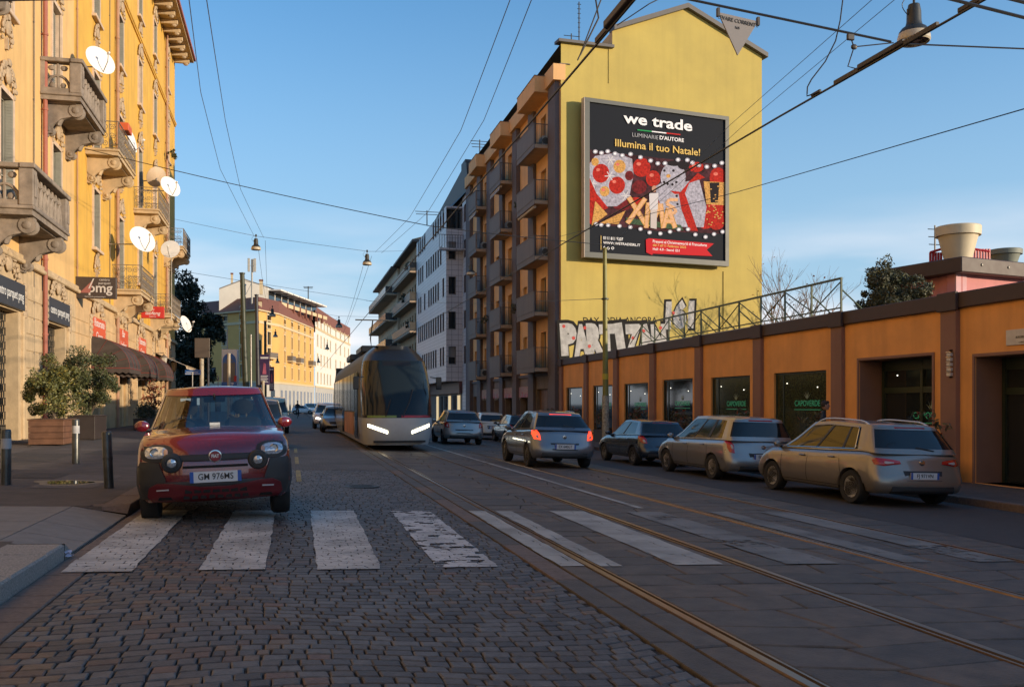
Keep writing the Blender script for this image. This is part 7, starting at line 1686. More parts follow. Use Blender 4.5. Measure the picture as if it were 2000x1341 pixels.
wire('thin lamp cable sagging to the lamp over the tram, right of two', [PT(1140, -500, 9), PT(1042, -10, 17), PT(945, 235, 27), PT(835, 415, 42), PT(745, 494, 57)], .009, .02, WIRET)
wire('thin span wire carrying the two cream rimmed hanging lamps over the street', [PX(341, 428, XL), PT(500, 461, 55), PT(720, 491, 57), PX(803, 489, XP)], .011, .01, WIRET)
wire('span wire from the dark tree to the cream corner building, above the far yellow houses', [PT(340, 527, 70), PT(715, 586, 88), PX(742, 590, XD)], .014, .02)
wire('thin wire from the olive pole to the ochre apartment building', [PX(1183, 583, 13.25), PX(1035, 588, XO + .3)], .012, .02)
wire('thin wire from the ochre apartment building on towards the bend', [PX(1035, 588, XO + .3), PX(905, 592, XO + 1), PT(715, 587, 88)], .010, .05, WIRET)
wire('thin far span wire behind the hanging lamp over the street end', [PT(604, 606, 120), PT(660, 617, 86), PX(775, 618, XD)], .012, .02, WIRET)
for i, (p, q) in enumerate((((505, 488, 55), (520, 585, 110)), ((518, 470, 55), (523, 590, 110)), ((709, 520, 57), (672, 640, 84)), ((726, 500, 57), (665, 660, 110)))):
    wire('thin cable sloping from one hanging lamp to the next, ' + ('farthest left', 'second from the left', 'third from the left', 'farthest right')[i], [PT(*p), PT(*q)], .011, .15, WIRET)
# hanging lamps
def hanging_lamp(label, u, v, tt, s=1.0, first=[None]):
    p = PT(u, v, tt)
    if first[0] is None:
        t = thing('street_lamp', label, 'street lamp', p, 0, 'hanging street lamps'); first[0] = t
        b = MB(); b.lathe([(.055, .20), (.10, .19), (.125, .06), (.13, -.12), (.15, -.20), (.22, -.25), (.262, -.31), (.268, -.34)], LHO, 28); b.box(-.14, -.12, -.02, .02, .0, .1, LHO); part('housing', b, t, world=False)
        b = MB(); b.lathe([(.268, -.34), (.285, -.40), (.29, -.47), (.27, -.50), (.255, -.49), (.25, -.40)], LSH, 32); part('shade', b, t, world=False)
        b = MB(); b.lathe([(.25, -.46), (.001, -.45)], LHO, 24); b.box(-.11, .11, -.07, .07, -.475, -.455, mat('lamp_led', (.30, .31, .30), .3, var=0)); part('lens', b, t, world=False)
        b = MB(); b.tube([(0, 0, .2), (0, 0, .45)], .022, LHO, 6); b.box(-.05, .05, -.03, .03, .30, .45, LHO, bev=.01); b.tube([Vector((-.13 - .12 * math.sin(k / 8 * math.pi), 0, .33 - .34 * k / 8)) for k in range(9)], .008, LHO, 5); part('hook', b, t, world=False)
    else: t = copy_tree(first[0]); t.location = p; t['label'] = label
    t.scale = (s, s, s); return t
hanging_lamp('big bell street lamp with a cream rim hanging over the wires in the top right', 1785, 30, 17.0)
hanging_lamp('cream rimmed lamp hanging left of the phone mast, in front of the sky', 500, 472, 56)
hanging_lamp('cream rimmed lamp hanging above the tram, in front of the sky', 717, 502, 58)
hanging_lamp('dark lamp hanging over the far white building', 662, 628, 86, 1.1)
hanging_lamp('dark lamp hanging in front of the yellow corner edge, under its cornice', 532, 607, 80)
hanging_lamp('small lamp hanging low in front of the yellow corner building, beside the window column', 538, 650, 112)
hanging_lamp('small lamp in front of the white far building, upper', 639, 675, 125)
hanging_lamp('tiny lamp in front of the white far building, lower', 622, 702, 150)
hanging_lamp('tiny lamp near the banners, low before the yellow building', 542, 702, 130)
hanging_lamp('saucer lamp in front of the white tiled building, beside the ochre flats', 920, 522, 60)
pb = PT(1785, 40, 17.0); wire('stub wire above the big bell lamp', [PT(1785, 18, 17.0), PT(1786, -20, 17.0)], .02, 0, LHO)
# insulators and contact wire fittings
INS = mat('insulator_brown', (.034, .030, .030), .5, var=.2); RIV = mat('brass_bolts', (.42, .27, .14), .4, metal=.5, var=0)
def on_wire2(u):                              # point of the far contact wire seen at column u
    a = (u - 1000) / FPX; rx, ry, _ = ray(u, 0); best = None
    for k in range(2000):
        y = k * .02 + 2; x = 7.62 + (7.40 - 7.62) * y / 13 if y < 13 else 7.4 - .15 * (y - 13) / 117
        e = abs(x * ry - y * rx)
        if best is None or e < best[0]: best = (e, Vector((x, y, ZW)))
    return best[1]
def beam(label, ua, ub, w_, h_, dz, name='section_insulator', bolts=0, fn=on_wire2):
    a, b_ = fn(ua), fn(ub); t = thing(name, label, 'section insulator', a); d = (b_ - a).normalized(); sd = d.cross(Vector((0, 0, 1))).normalized(); L_ = (b_ - a).length
    T_ = Matrix(((d.x, sd.x, 0, a.x), (d.y, sd.y, 0, a.y), (d.z, sd.z, 1, a.z), (0, 0, 0, 1)))
    b = MB(T_); b.box(0, L_, -w_, w_, dz, dz + h_, INS, bev=.01); part('bar', b, t)
    if bolts:
        q = MB(T_)
        for k in range(bolts):
            for s_ in (-.04, L_ + .04):
                x = s_ + (k * .05 if s_ > 0 else -k * .05); q.ball((x, 0, dz + .03), (.014, .03, .014), RIV, None, 6, 4)
        q.box(-bolts * .05 - .3, 0, -.02, .02, dz - .02, dz + .04, INS); q.box(L_, L_ + bolts * .05 + .25, -.02, .02, dz - .02, dz + .04, INS); part('clamp', q, t)
    return t
beam('long grey insulator bar clamped on the far contact wire, top right', 1765, 1678, .035, .07, .015, bolts=6)
beam('perforated bar on the far contact wire close to the top right corner', 1915, 1872, .02, .06, .01, bolts=0)
beam('short dark sleeve low on the far contact wire', 1602, 1586, .022, .05, .01)
def on_wire1(u):
    rx, ry, _ = ray(u, 0); best = None
    for k in range(2000):
        y = k * .02 + 2; e = abs(3.70 * ry - y * rx)
        if best is None or e < best[0]: best = (e, Vector((3.70, y, ZW)))
    return best[1]
beam('black double insulator bar on the near contact wire above the gable roof', 1262, 1186, .05, .09, .03, bolts=3, fn=on_wire1)
wire('slanting stay wire above the gable roof, left of the black insulator', [PY(1160, -22, 12), PY(1169, 36, 12), PY(1133, 108, 12)], .012)
wire('thin stay from the black insulator up to the top edge', [PY(1205, 50, 10.6), PY(1268, 8, 10.4), PY(1300, -8, 10.4)], .007, 0, WIRET)
wire('black cable crossing the stay above the gable roof', [PY(1182, -22, 12), PY(1134, 105, 12), PY(1128, 118, 12)], .010)
t = thing('pulley_insulator', 'small pulley and hanger below the black span wire, beside the long insulator', 'pulley', PY(1661, 75, 10.2)); b = MB()
p = PY(1661, 73, 10.2); b.box(p.x - .05, p.x + .05, p.y - .02, p.y + .02, p.z - .04, p.z + .04, INS, bev=.01); q = PY(1668, 92, 10.2); b.ball(q, (.045, .03, .035), INS); b.tube([p, q], .008, INS, 5); r_ = PY(1656, 130, 10.2); b.tube([q, r_, r_ + Vector((.12, 0, -.02))], .008, INS, 5); b.tube([q, PY(1745, 84, 10.2)], .008, INS, 5); part('hanger', b, t)
# grey triangle sign
GTR = mat('grey_sign_plate', (.21, .20, .205), .6, var=.05)
Ys = 10.15; A_, B_, C__ = PY(1403, 24, Ys), PY(1481, 42, Ys), PY(1441, 108, Ys)
t = thing('hanging_triangle_sign', 'grey downward triangle sign lettered LEVARE CORRENTE, hanging from the span wire', 'sign', A_)
b = MB(); b.add([A_, B_, C__, A_ + Vector((0, .02, 0)), B_ + Vector((0, .02, 0)), C__ + Vector((0, .02, 0))], [(0, 1, 2), (3, 5, 4), (0, 3, 4, 1), (1, 4, 5, 2), (2, 5, 3, 0)], GTR); part('plate', b, t)
an = math.atan2(B_.z - A_.z, B_.x - A_.x); ca, sa = math.cos(an), math.sin(an); mid = (A_ + B_) / 2
T_ = Matrix(((ca, -sa, 0, mid.x), (0, 0, -1, Ys - .004), (sa, ca, 0, mid.z), (0, 0, 0, 1)))
b = MB(); wd = (B_ - A_).length; b.text('LEVARE CORRENTE', wd * .125, INK, T_ @ Matrix.Translation((0, -wd * .11, 0)), sx=.92); b.text('165', wd * .085, INK, T_ @ Matrix.Translation((0, -wd * .26, 0))); part('lettering', b, t)
b = MB()
for P_q in (A_, B_): b.box(P_q.x - .015, P_q.x + .015, Ys - .015, Ys + .03, P_q.z - .05, P_q.z + .05, INS)
part('clip', b, t)
# poles
def pole(label, top, x, y, r0, r1, m, group='tall poles', extra=None, z0=None):
    z0 = gz(x) + .1 if z0 is None else z0; t = thing('pole', label, 'pole', (x, y, z0), 0, group); b = MB(); b.tube([(x, y, z0 - .1), (x, y, z0 + 1.2), ((x + top.x) / 2, (y + top.y) / 2, (z0 + top.z) / 2), top], r0, m, 12, radii=[r0, r0 * .97, (r0 + r1) / 2, r1]); b.lathe([(r1 * 1.3, 0), (r1 * 1.3, .06), (.001, .09)], m, 10, c=top); part('shaft', b, t)
    b = MB(); b.lathe([(r0 * 1.5, 0), (r0 * 1.5, .15), (r0 * 1.05, .3)], m, 12, c=(x, y, z0)); part('base', b, t)
    if extra: extra(t)
    return t
def ex(t):
    b = MB(); yy = mat('yellow_band', (.50, .40, .04), .6, var=0); z = PX(1183, 735, 13.25).z; b.lathe([(.135, z - .12), (.135, z + .12)], yy, 12, c=(13.28, polep.y, 0)); part('yellow_band', b, t)
    b = MB(); z1 = PX(1183, 772, 13.25).z; b.lathe([(.158, -.2), (.150, z1)], mat('peeled_paint', (.36, .33, .26), .8, var=.5, vs=12), 12, c=(13.29, polep.y, 0)); part('peeled_foot', b, t)
    b = MB(); z = PX(1183, 583, 13.25).z; b.lathe([(.13, z - .04), (.16, z - .03), (.16, z + .03), (.13, z + .04)], POLED, 12, c=(13.27, polep.y, 0)); part('wire_collar', b, t)
pole('slim olive green pole in front of the yellow gable and billboard', polep, 13.30, polep.y, .145, .085, POLEG, extra=ex)
def lp(u0, v0, u1, tt, label, r0, r1, m): a = PT(u1, 790, tt); pole(label, PT(u0, v0, tt), a.x, a.y, r0, r1, m)
lp(473, 535, 482, 46, 'thick dark green pole right of the dark tree, tallest at the street end', .17, .11, POLED)
lp(501, 577, 505, 56, 'dark blue pole standing just right of the thick green pole', .13, .10, POLEB)
lp(518, 628, 518, 76, 'dark pole behind the purple banner', .13, .10, POLED)
lp(508, 665, 508, 100, 'short far pole between the blue pole and the banner', .13, .10, POLED)
lp(490, 655, 491, 62, 'thin grey lamp column low behind the green pole', .06, .05, GALV)
lp(444, 645, 445, 70, 'thin grey column above the petrol station sign', .05, .04, GALV)
def post(u, v0, tt, r, m, label):
    a = PT(u, v0, tt); b = MB(); b.tube([(a.x, a.y, gz(a.x)), a], r, m, 10); b.lathe([(r * 1.15, 0), (r * 1.15, .05), (.001, .08)], m, 10, c=a); return solo('sign_post', b, label, 'post', (a.x, a.y, gz(a.x)), 'sign posts')
post(394, 664, 50, .11, POLEC, 'cream post carrying the brown sign panel, beside the dark tree'); post(447, 692, 44, .075, POLEC, 'cream post in front of the petrol station sign'); post(407, 690, 60, .07, POLEB, 'dark post just right of the cream post by the tree'); post(514, 745, 60, .09, POLEC, 'short cream post under the purple banner')
def board(label, u0, v0, u1, v1, tt, m, name='sign_board', cat='sign', draw=None, depth=.08):
    a, b_ = PT(u0, v1, tt), PT(u1, v1, tt); z1 = PT(u0, v0, tt).z; d = (b_ - a); W_ = d.length; d.normalize(); n = Vector((d.y, -d.x, 0)); t = thing(name, label, cat, a); T_ = face_frame((a.x, a.y, 0), d, n); b = MB(T_); b.box(0, W_, -depth, 0, a.z, z1, m, bev=.01); part('panel', b, t)
    if draw: M_ = Matrix(((d.x, 0, n.x, a.x + n.x * .004), (d.y, 0, n.y, a.y + n.y * .004), (0, 1, 0, a.z), (0, 0, 0, 1))); l = MB(M_); draw(l, W_, z1 - a.z); part('print', l, t)
    return t
BRP = mat('brown_sign_back', (.12, .095, .075), .7, var=.1); BLS = mat('blue_sign', (.03, .12, .36), .5, var=.1); PUR = mat('purple_banner', (.045, .025, .085), .6, var=.4, vs=2); WHS = mat('white_sign', (.60, .60, .62), .5, var=.05); GRS = mat('grey_brown_panel', (.15, .135, .115), .6, var=.1)
board('large brown back of a road sign on a cream post, beside the dark tree', 380, 660, 409, 698, 49.8, BRP)
def dr(l, W_, H_): l.prism([(.03 * W_, .15 * H_), (.97 * W_, .15 * H_), (.97 * W_, .3 * H_), (.03 * W_, .3 * H_)], 0, .01, WHS); l.prism([(.1 * W_, .5 * H_), (.85 * W_, .5 * H_), (.85 * W_, .62 * H_), (.1 * W_, .62 * H_)], 0, .01, WHS)
board('blue arrow sign low in front of the dark tree', 361, 722, 391, 732, 47, BLS, draw=dr); post(376, 730, 47, .03, GALV, 'thin post under the blue arrow sign')
def es(l, W_, H_):
    n = 12; l.prism([(.06 * W_, .05 * H_), (.94 * W_, .05 * H_), (.94 * W_, .62 * H_)] + [(W_ * (.5 + .44 * math.cos(k / n * math.pi)), H_ * (.70 + .2 * math.sin(k / n * math.pi))) for k in range(n + 1)] + [(.06 * W_, .62 * H_)], 0, .01, BLS)
    l.prism([(.10 * W_, .05 * H_), (.90 * W_, .05 * H_), (.90 * W_, .62 * H_)] + [(W_ * (.5 + .40 * math.cos(k / n * math.pi)), H_ * (.60 + .16 * math.sin(k / n * math.pi))) for k in range(n + 1)] + [(.10 * W_, .62 * H_)], .01, .02, GRS)
    l.text('Esso', H_ * .15, BLS, Matrix.Translation((W_ * .5, H_ * .70, .025)), bold=.01)
    l.prism([(0, 0), (W_, 0), (W_, .16 * H_), (0, .16 * H_)], .02, .03, BLS); l.text('ITP', H_ * .11, WHS, Matrix.Translation((W_ * .6, H_ * .10, .035)), bold=.01); l.prism([(.8 * W_, .18 * H_), (.98 * W_, .18 * H_), (.98 * W_, .32 * H_), (.8 * W_, .32 * H_)], .02, .03, REDM)
board('white petrol station totem with a blue arch, low before the yellow corner building', 433, 682, 463, 758, 64, WHS, 'fuel_station_sign', draw=es, depth=.4)
def bn(l, W_, H_):
    CY = mat('banner_pink', (.40, .10, .16), .6, var=.5, vs=3)
    l.prism([(.3 * W_, .35 * H_), (.7 * W_, .35 * H_), (.62 * W_, .7 * H_), (.42 * W_, .72 * H_)], 0, .01, CY)
    for k in range(5): l.prism([(.12 * W_, (.08 + .05 * k) * H_), ((.88 - .1 * (k % 2)) * W_, (.08 + .05 * k) * H_), ((.88 - .1 * (k % 2)) * W_, (.105 + .05 * k) * H_), (.12 * W_, (.105 + .05 * k) * H_)], 0, .01, WHS)
    l.prism([(.1 * W_, .86 * H_), (.9 * W_, .86 * H_), (.9 * W_, .92 * H_), (.1 * W_, .92 * H_)], 0, .01, WHS)
board('purple poster banner on the pole, nearer and larger of two', 507, 692, 526, 751, 60, PUR, 'poster_banner', draw=bn); board('purple poster banner half behind the larger one', 526, 716, 535, 763, 70, PUR, 'poster_banner', draw=bn)
def tb(l, W_, H_): l.text('T', H_ * .9, WHS, Matrix.Translation((W_ * .5, H_ * .5, .01)), bold=.02)
board('black tobacconist sign with a white T, low on the yellow corner building', 411, 717, 421, 732, 100, TRIM, 'tobacconist_sign', draw=tb)
# ============================================================ bollards, litter, planters
BOLL = mat('bollard_steel', (.085, .088, .085), .35, metal=.6, var=.35, vs=5); STK = mat('white_sticker', (.42, .42, .42), .6, var=.2)
for i, (u, v, vt_, lab, lean) in enumerate(((12, 946, 838, 'steel bollard with a pale sticker at the left edge of the photo', 0), (148, 905, 818, 'steel bollard standing in front of the wooden planter', 0), (213, 952, 842, 'slightly leaning steel bollard nearest the red hatchback', -.04))):
    x, y = PG(u, v, .13); tt = math.hypot(x, y) ; z = gz(x) + .13; d = Vector(ray(u, v)); k = x / d.x; h = (v - vt_) / FPX * k
    t = thing('bollard', lab, 'bollard', (x, y, z), 0, 'steel bollards'); b = MB(); r_ = .072; b.lathe([(r_, 0), (r_, h - .03), (r_ * .9, h - .006), (r_ * .8, h), (.001, h + .004)], BOLL, 24); part('post', b, t, world=False); t.rotation_euler.y = lean
    b = MB(); b.lathe([(r_ + .002, h - .30), (r_ + .002, h - .14)], STK if i < 2 else BOLL, 24) if i < 2 else b.lathe([(r_ + .006, h * .5), (r_ + .006, h * .55)], BOLL, 24); part('sticker' if i < 2 else 'ring', b, t, world=False)
b = MB(); x, y = PG(131, 1089); rl = random.Random(4)
for k in range(7): c = Vector((x + rl.uniform(-.06, .06), y + rl.uniform(-.05, .05), gz(x) + .03 + rl.uniform(0, .03))); a = rl.random() * 6; b.add([c + Vector((math.cos(a + j * 2.1) * .035, math.sin(a + j * 2.1) * .035, rl.uniform(-.02, .03))) for j in range(3)], [(0, 1, 2)], mat('litter_paper', (.50, .45, .55), .6, var=.3, vs=30))
solo('litter', b, 'small crumpled pale wrapper lying in the gutter by the kerb', 'litter', (x, y, gz(x)))
b = MB(); x, y = PG(58, 873, .13)
for k in range(3): c = Vector((x + rl.uniform(-.1, .1), y + rl.uniform(-.1, .1), gz(x) + .15)); a = rl.random() * 6; b.add([c + Vector((math.cos(a + j * 1.57) * (.09 if j % 2 else .04), math.sin(a + j * 1.57) * (.09 if j % 2 else .04), .02 * (j % 2))) for j in range(4)], [(0, 1, 2, 3)], mat('dead_leaf', (.10, .06, .03), .8))
solo('fallen_leaf', b, 'few dry leaves on the pavement in front of the wooden planter', 'leaf', (x, y, gz(x)))['kind'] = 'thing'
def leafmat(n, c, c2): return mat(n, c, .5, var=.3, vs=1.5, c2=c2, spec=.4)
LV1 = leafmat('planter_leaf_olive', (.085, .10, .035), (.16, .16, .05)); LV2 = leafmat('planter_leaf_green', (.055, .075, .030), (.11, .12, .05)); LVY = leafmat('leaf_yellow', (.28, .24, .04), (.34, .26, .06)); LVD = leafmat('evergreen_leaf', (.012, .020, .010), (.028, .036, .016)); LVR = leafmat('leaf_red', (.22, .035, .02), (.30, .07, .03)); LVB = leafmat('bush_leaf', (.07, .08, .045), (.13, .13, .075)); BARK = mat('bark', (.10, .075, .055), .9, var=.3); TWIG = mat('twig', (.16, .12, .09), .9, var=.2); WOODP = mat('planter_wood', (.14, .065, .035), .65, var=.3, vs=4); DARKP = mat('dark_planter', (.035, .024, .020), .6, var=.2)
def foliage(mb, c, r, n, size, mats, seed, clumps=26, fill=.5, zmin=-9):
    rg = random.Random(seed); cl = []
    for k in range(clumps):
        a = rg.random() * 2 * math.pi; h = rg.uniform(-1, 1); q = rg.uniform(fill, 1) ; s_ = math.sqrt(1 - h * h)
        cl.append((Vector((c[0] + r[0] * q * s_ * math.cos(a), c[1] + r[1] * q * s_ * math.sin(a), c[2] + r[2] * q * h)), rg.uniform(.16, .36)))
    for k in range(n):
        cc, cr = cl[rg.randrange(clumps)]; m_ = (r[0] + r[1] + r[2]) / 3 * cr
        g_ = Vector((rg.gauss(0, 1), rg.gauss(0, 1), rg.gauss(0, .9))); g_ = g_.normalized() * m_ * rg.random() ** .4; p = cc + g_
        if p.z < zmin: continue
        u_ = Vector((rg.gauss(0, 1), rg.gauss(0, 1), rg.gauss(0, 1))).normalized(); v_ = u_.cross(Vector((rg.gauss(0, 1), rg.gauss(0, 1), rg.gauss(0, 1)))).normalized(); s_ = size * rg.uniform(.6, 1.3)
        mb.add([p - u_ * s_, p + v_ * s_ * .38 + u_ * s_ * .1, p + u_ * s_, p - v_ * s_ * .38 + u_ * s_ * .1], [(0, 1, 2, 3)], mats[0] if rg.random() < .86 else mats[-1])
    return cl
def branch(mb, p, d, L_, r, depth, rg, m, leaves=None, up=.25):
    n = 3; pts = [p]; q = p.copy(); dd = d.copy()
    for k in range(n): dd = (dd + Vector((rg.gauss(0, .12), rg.gauss(0, .12), rg.gauss(0, .06) + up * .1))).normalized(); q = q + dd * L_ / n; pts.append(q.copy())
    mb.tube(pts, r, m, 5 if depth > 1 else 3, radii=[r * (1 - .45 * k / n) for k in range(n + 1)], cap=False)
    if depth == 0:
        if leaves is not None: leaves.append(q)
        return
    for k in range(3 if depth > 1 else 4):
        s_ = pts[rg.randrange(1, n + 1)]; e = (dd + Vector((rg.gauss(0, .5), rg.gauss(0, .5), rg.gauss(0, .3) + up))).normalized(); branch(mb, s_, e, L_ * rg.uniform(.55, .78), r * .55, depth - 1, rg, m, leaves, up)
def planter(label, x0, x1, y0, y1, h, bm, fc, fr, n, size, mats, seed, stems=8, plank=True):
    z = gz((x0 + x1) / 2) + .13; t = thing('planter', label, 'planter', ((x0 + x1) / 2, (y0 + y1) / 2, z)); b = MB(); k = 0
    if plank:
        nz_ = 4
        for k in range(nz_): b.box(x0, x1, y0, y1, z + .03 + k * (h - .03) / nz_, z + .03 + (k + 1) * (h - .03) / nz_ - .008, bm, bev=.008)
    else: b.box(x0, x1, y0, y1, z, z + h, bm, bev=.015)
    b.box(x0 - .02, x1 + .02, y0 - .02, y1 + .02, z + h - .004, z + h + .03, bm, bev=.01); part('box', b, t)
    b = MB(); b.box(x0 + .05, x1 - .05, y0 + .05, y1 - .05, z + h + .03, z + h + .04, mat('pot_soil', (.05, .035, .025), .9)); part('soil', b, t)
    t2 = thing('shrub', label.replace('planter', 'shrub in its planter') if 'planter' in label else label + ' shrub', 'shrub', ((x0 + x1) / 2, (y0 + y1) / 2, z + h))
    f = MB(); cl = foliage(f, fc, fr, n, size, mats, seed, 34, .35, z + h + .05); part('foliage', f, t2)
    s_ = MB(); rg = random.Random(seed)
    for k in range(stems): c_, _ = cl[k * 3 % len(cl)]; p0 = Vector(((x0 + x1) / 2 + rg.uniform(-.15, .15), (y0 + y1) / 2 + rg.uniform(-.2, .2), z + h)); s_.tube([p0, p0.lerp(c_, .5) + Vector((0, 0, .12)), c_], .014, BARK, 5, radii=[.02, .014, .006])
    part('stems', s_, t2); return t, t2
a = planter('brown wooden planter with a round olive and yellow bush, nearer of two', -7.25, -6.32, 28.7, 30.3, .72, WOODP, (-6.75, 29.4, 2.0), (.80, .85, .85), 9500, .050, [LV1, LV1, LVY], 21)
a[1]['label'] = 'round olive and yellow bush growing in the nearer wooden planter'
a = planter('dark planter box with a tall feathery bush, farther of two', -7.2, -6.35, 33.2, 35.2, .78, DARKP, (-6.72, 34.1, 2.35), (.95, 1.0, 1.25), 9500, .052, [LV2, LV1], 22, plank=False)
a[1]['label'] = 'tall feathery green bush growing in the dark planter box'
a = planter('low black planter box with a clipped hedge by the far yellow shopfront', -6.9, -6.3, 44.5, 48.0, .5, DARKP, (-6.6, 46.2, 1.15), (.4, 1.7, .42), 1500, .06, [LVD, LV2], 23, plank=False)
a[1]['label'] = 'clipped dark hedge in the low black planter box'
a = planter('small pot planter with a red leaved plant by the far yellow corner', -7.3, -6.8, 52, 52.6, .45, WOODP, (-7.05, 52.3, 2.0), (.6, .6, 1.1), 700, .08, [LVR, LV2], 24)
a[1]['label'] = 'red leaved climbing plant by the far yellow corner'
for i in range(8):
    y = py_[0] + P_ * i + (.0 if i else 0); x = XR - .75
    lab = 'narrow planter with red flowers at the foot of the orange wall, ' + ('nearest', 'second', 'third', 'fourth', 'fifth', 'sixth', 'seventh', 'farthest')[i] + ' along the row'
    a = planter(lab, x - .25, x + .25, y - .7, y + .7, .55, DARKP, (x, y, .95), (.3, .75, .42), 260, .07, [LVB, LVR], 60 + i, 4, False); a[0]['group'] = 'planters along the orange wall'; a[1]['label'] = lab.replace('narrow planter with red flowers', 'scrubby plant with red flowers'); a[1]['group'] = 'plants along the orange wall'
# trees
def tree(name, label, base, ztop, crowns, n, size, mats, seed, tr=.25, group=None):
    t = thing(name, label, 'tree', base, 0, group); f = MB(); s_ = MB(); rg = random.Random(seed)
    base = Vector(base); top = Vector((base.x, base.y, ztop)); s_.tube([base, base.lerp(top, .5) + Vector((rg.gauss(0, .2), rg.gauss(0, .2), 0)), top], tr, BARK, 8, radii=[tr, tr * .75, tr * .4])
    for c_, r_ in crowns:
        cl = foliage(f, c_, r_, int(n / len(crowns)), size, mats, seed, 36, .3); seed += 1
        for k in range(7): q, _ = cl[k * 4]; p0 = base.lerp(top, rg.uniform(.4, .95)); s_.tube([p0, p0.lerp(q, .5) + Vector((0, 0, .3)), q], .06, BARK, 5, radii=[tr * .35, tr * .2, tr * .08])
    part('crown', f, t); part('trunk', s_, t); return t
def ctr(u, v, tt, ru, rv, ry): return tuple(PT(u, v, tt)), (ru / FPX * tt, ry, rv / FPX * tt)
bt = PT(378, 800, 88); tree('evergreen_tree', 'tall dark evergreen tree behind the far corner of the yellow building', (bt.x, bt.y, .3), 11, [ctr(365, 585, 88, 32, 62, 2.6), ctr(385, 655, 87, 45, 52, 2.8), ctr(372, 715, 86, 50, 45, 2.8), ctr(420, 640, 88, 18, 30, 1.6)], 16000, .20, [LVD, LVD], 31, .3)
bt = PT(350, 800, 98); tree('evergreen_tree', 'second dark tree filling the gap low behind the first one', (bt.x, bt.y, .3), 8, [ctr(350, 700, 98, 60, 60, 3), ctr(385, 735, 97, 45, 32, 3)], 6000, .22, [LVD, LV2], 35, .3)
bb = PT(1748, 640, 29.5); tree('bushy_tree', 'rounded grey green bushy tree rising behind the orange wall', (bb.x, bb.y, -.3), 4.6, [ctr(1742, 552, 29.5, 52, 44, 1.0), ctr(1770, 580, 29.2, 42, 40, .9), ctr(1712, 590, 29.5, 34, 45, .8), ctr(1750, 600, 29, 60, 34, 1)], 17000, .060, [LVB, LV1], 36, .12)
for i, (u, vt_, tt) in enumerate(((1516, 528, 60), (1572, 540, 56))):
    b0 = PT(u, 620, tt); top = PT(u, vt_, tt); t = thing('bare_tree', ['thin bare tree beside the edge of the yellow gable', 'thin bare tree with a few rusty leaves behind the green railing'][i], 'tree', (b0.x, b0.y, -.3), 0, 'bare trees behind the roof railing'); s_ = MB(); rg = random.Random(51 + i); lv_ = []
    H_ = top.z + .3; p0 = Vector((b0.x, b0.y, -.3)); s_.tube([p0, p0 + Vector((0, 0, H_ * .45))], .12, TWIG, 7, radii=[.15, .09])
    for k in range(8): branch(s_, p0 + Vector((0, 0, H_ * (.30 + .045 * k))), Vector((rg.gauss(0, .55), rg.gauss(0, .5), .9)).normalized(), H_ * .25, .055, 3, rg, TWIG, lv_, .45)
    part('branches', s_, t); f = MB()
    for q in lv_:
        if rg.random() < (.22 if i else .15) * (1.6 if q.z < H_ * .75 else .6): u_ = Vector((rg.gauss(0, 1), rg.gauss(0, 1), rg.gauss(0, 1))).normalized(); w_ = u_.cross(Vector((0, .3, 1))).normalized(); f.add([q, q + (u_ + w_) * .07, q + u_ * .15, q + (u_ - w_) * .07], [(0, 1, 2, 3)], mat('rusty_leaf', (.30, .12, .04), .7))
    part('leaves', f, t)
def bush(name, label, c, r, n, size, mats, seed, group=None):
    f = MB(); foliage(f, c, r, n, size, mats, seed, 12, .2); return solo(name, f, label, 'plant', c, group)
p = PX(338, 300, XL + .6); bush('ledge_plant', 'small bush growing on a high ledge at the far edge of the yellow facade', p, (.35, .5, .35), 260, .09, [LV2, LVR], 71)
p = PT(985, 606, 84 * .93); q = Vector((XO + .5, yr(1003, XO), fl[1] + 1.0)); bush('balcony_plant', 'big leafy plant filling a balcony railing of the ochre flats, middle bay, second from bottom', Vector((XO + .5, PX(1000, 600, XO).y, fl[1] + .95)), (.5, 1.2, .5), 700, .09, [LVB, LVD], 72, 'balcony plants')
bush('balcony_plant', 'small potted tree on a high balcony of the middle bay of the ochre flats', Vector((XO + .6, PX(990, 390, XO).y - .6, fl[3] + 1.1)), (.3, .3, .7), 250, .08, [LV2, LVD], 73, 'balcony plants')
bush('balcony_plant', 'green plant on a low balcony of the farthest bay of the ochre flats', Vector((XO + .6, PX(935, 620, XO).y, fl[1] + 1.0)), (.35, .5, .45), 250, .09, [LVB, LVD], 74, 'balcony plants')
for i, (x, y, z) in enumerate(((XC - 1, yc0 + 3, flo[0] + .9), (XC - 1, yc0 + 6, flo[1] + .9), (XC - 1, yc0 + 2, flo[2] + .9))): bush('balcony_plant', 'hanging plant on the narrow brown building, ' + ('top', 'second', 'third')[i] + ' balcony', (x, y, z), (.5, 1.2, .5), 220, .14, [LVD, LVB], 75 + i, 'balcony plants')
ORB_ = mat('orange_box', (.55, .10, .03), .6, var=.1); p = PX(245, 250, XL + 1.3); b = MB(); b.box(p.x - .2, p.x + .2, p.y - .45, p.y + .45, p.z - .22, p.z + .12, ORB_, bev=.02); solo('flower_box', b, 'orange red box on the railing of the nearest iron balcony', 'flower box', p)
ACW = mat('air_conditioner_white', (.55, .54, .50), .5, var=.08)
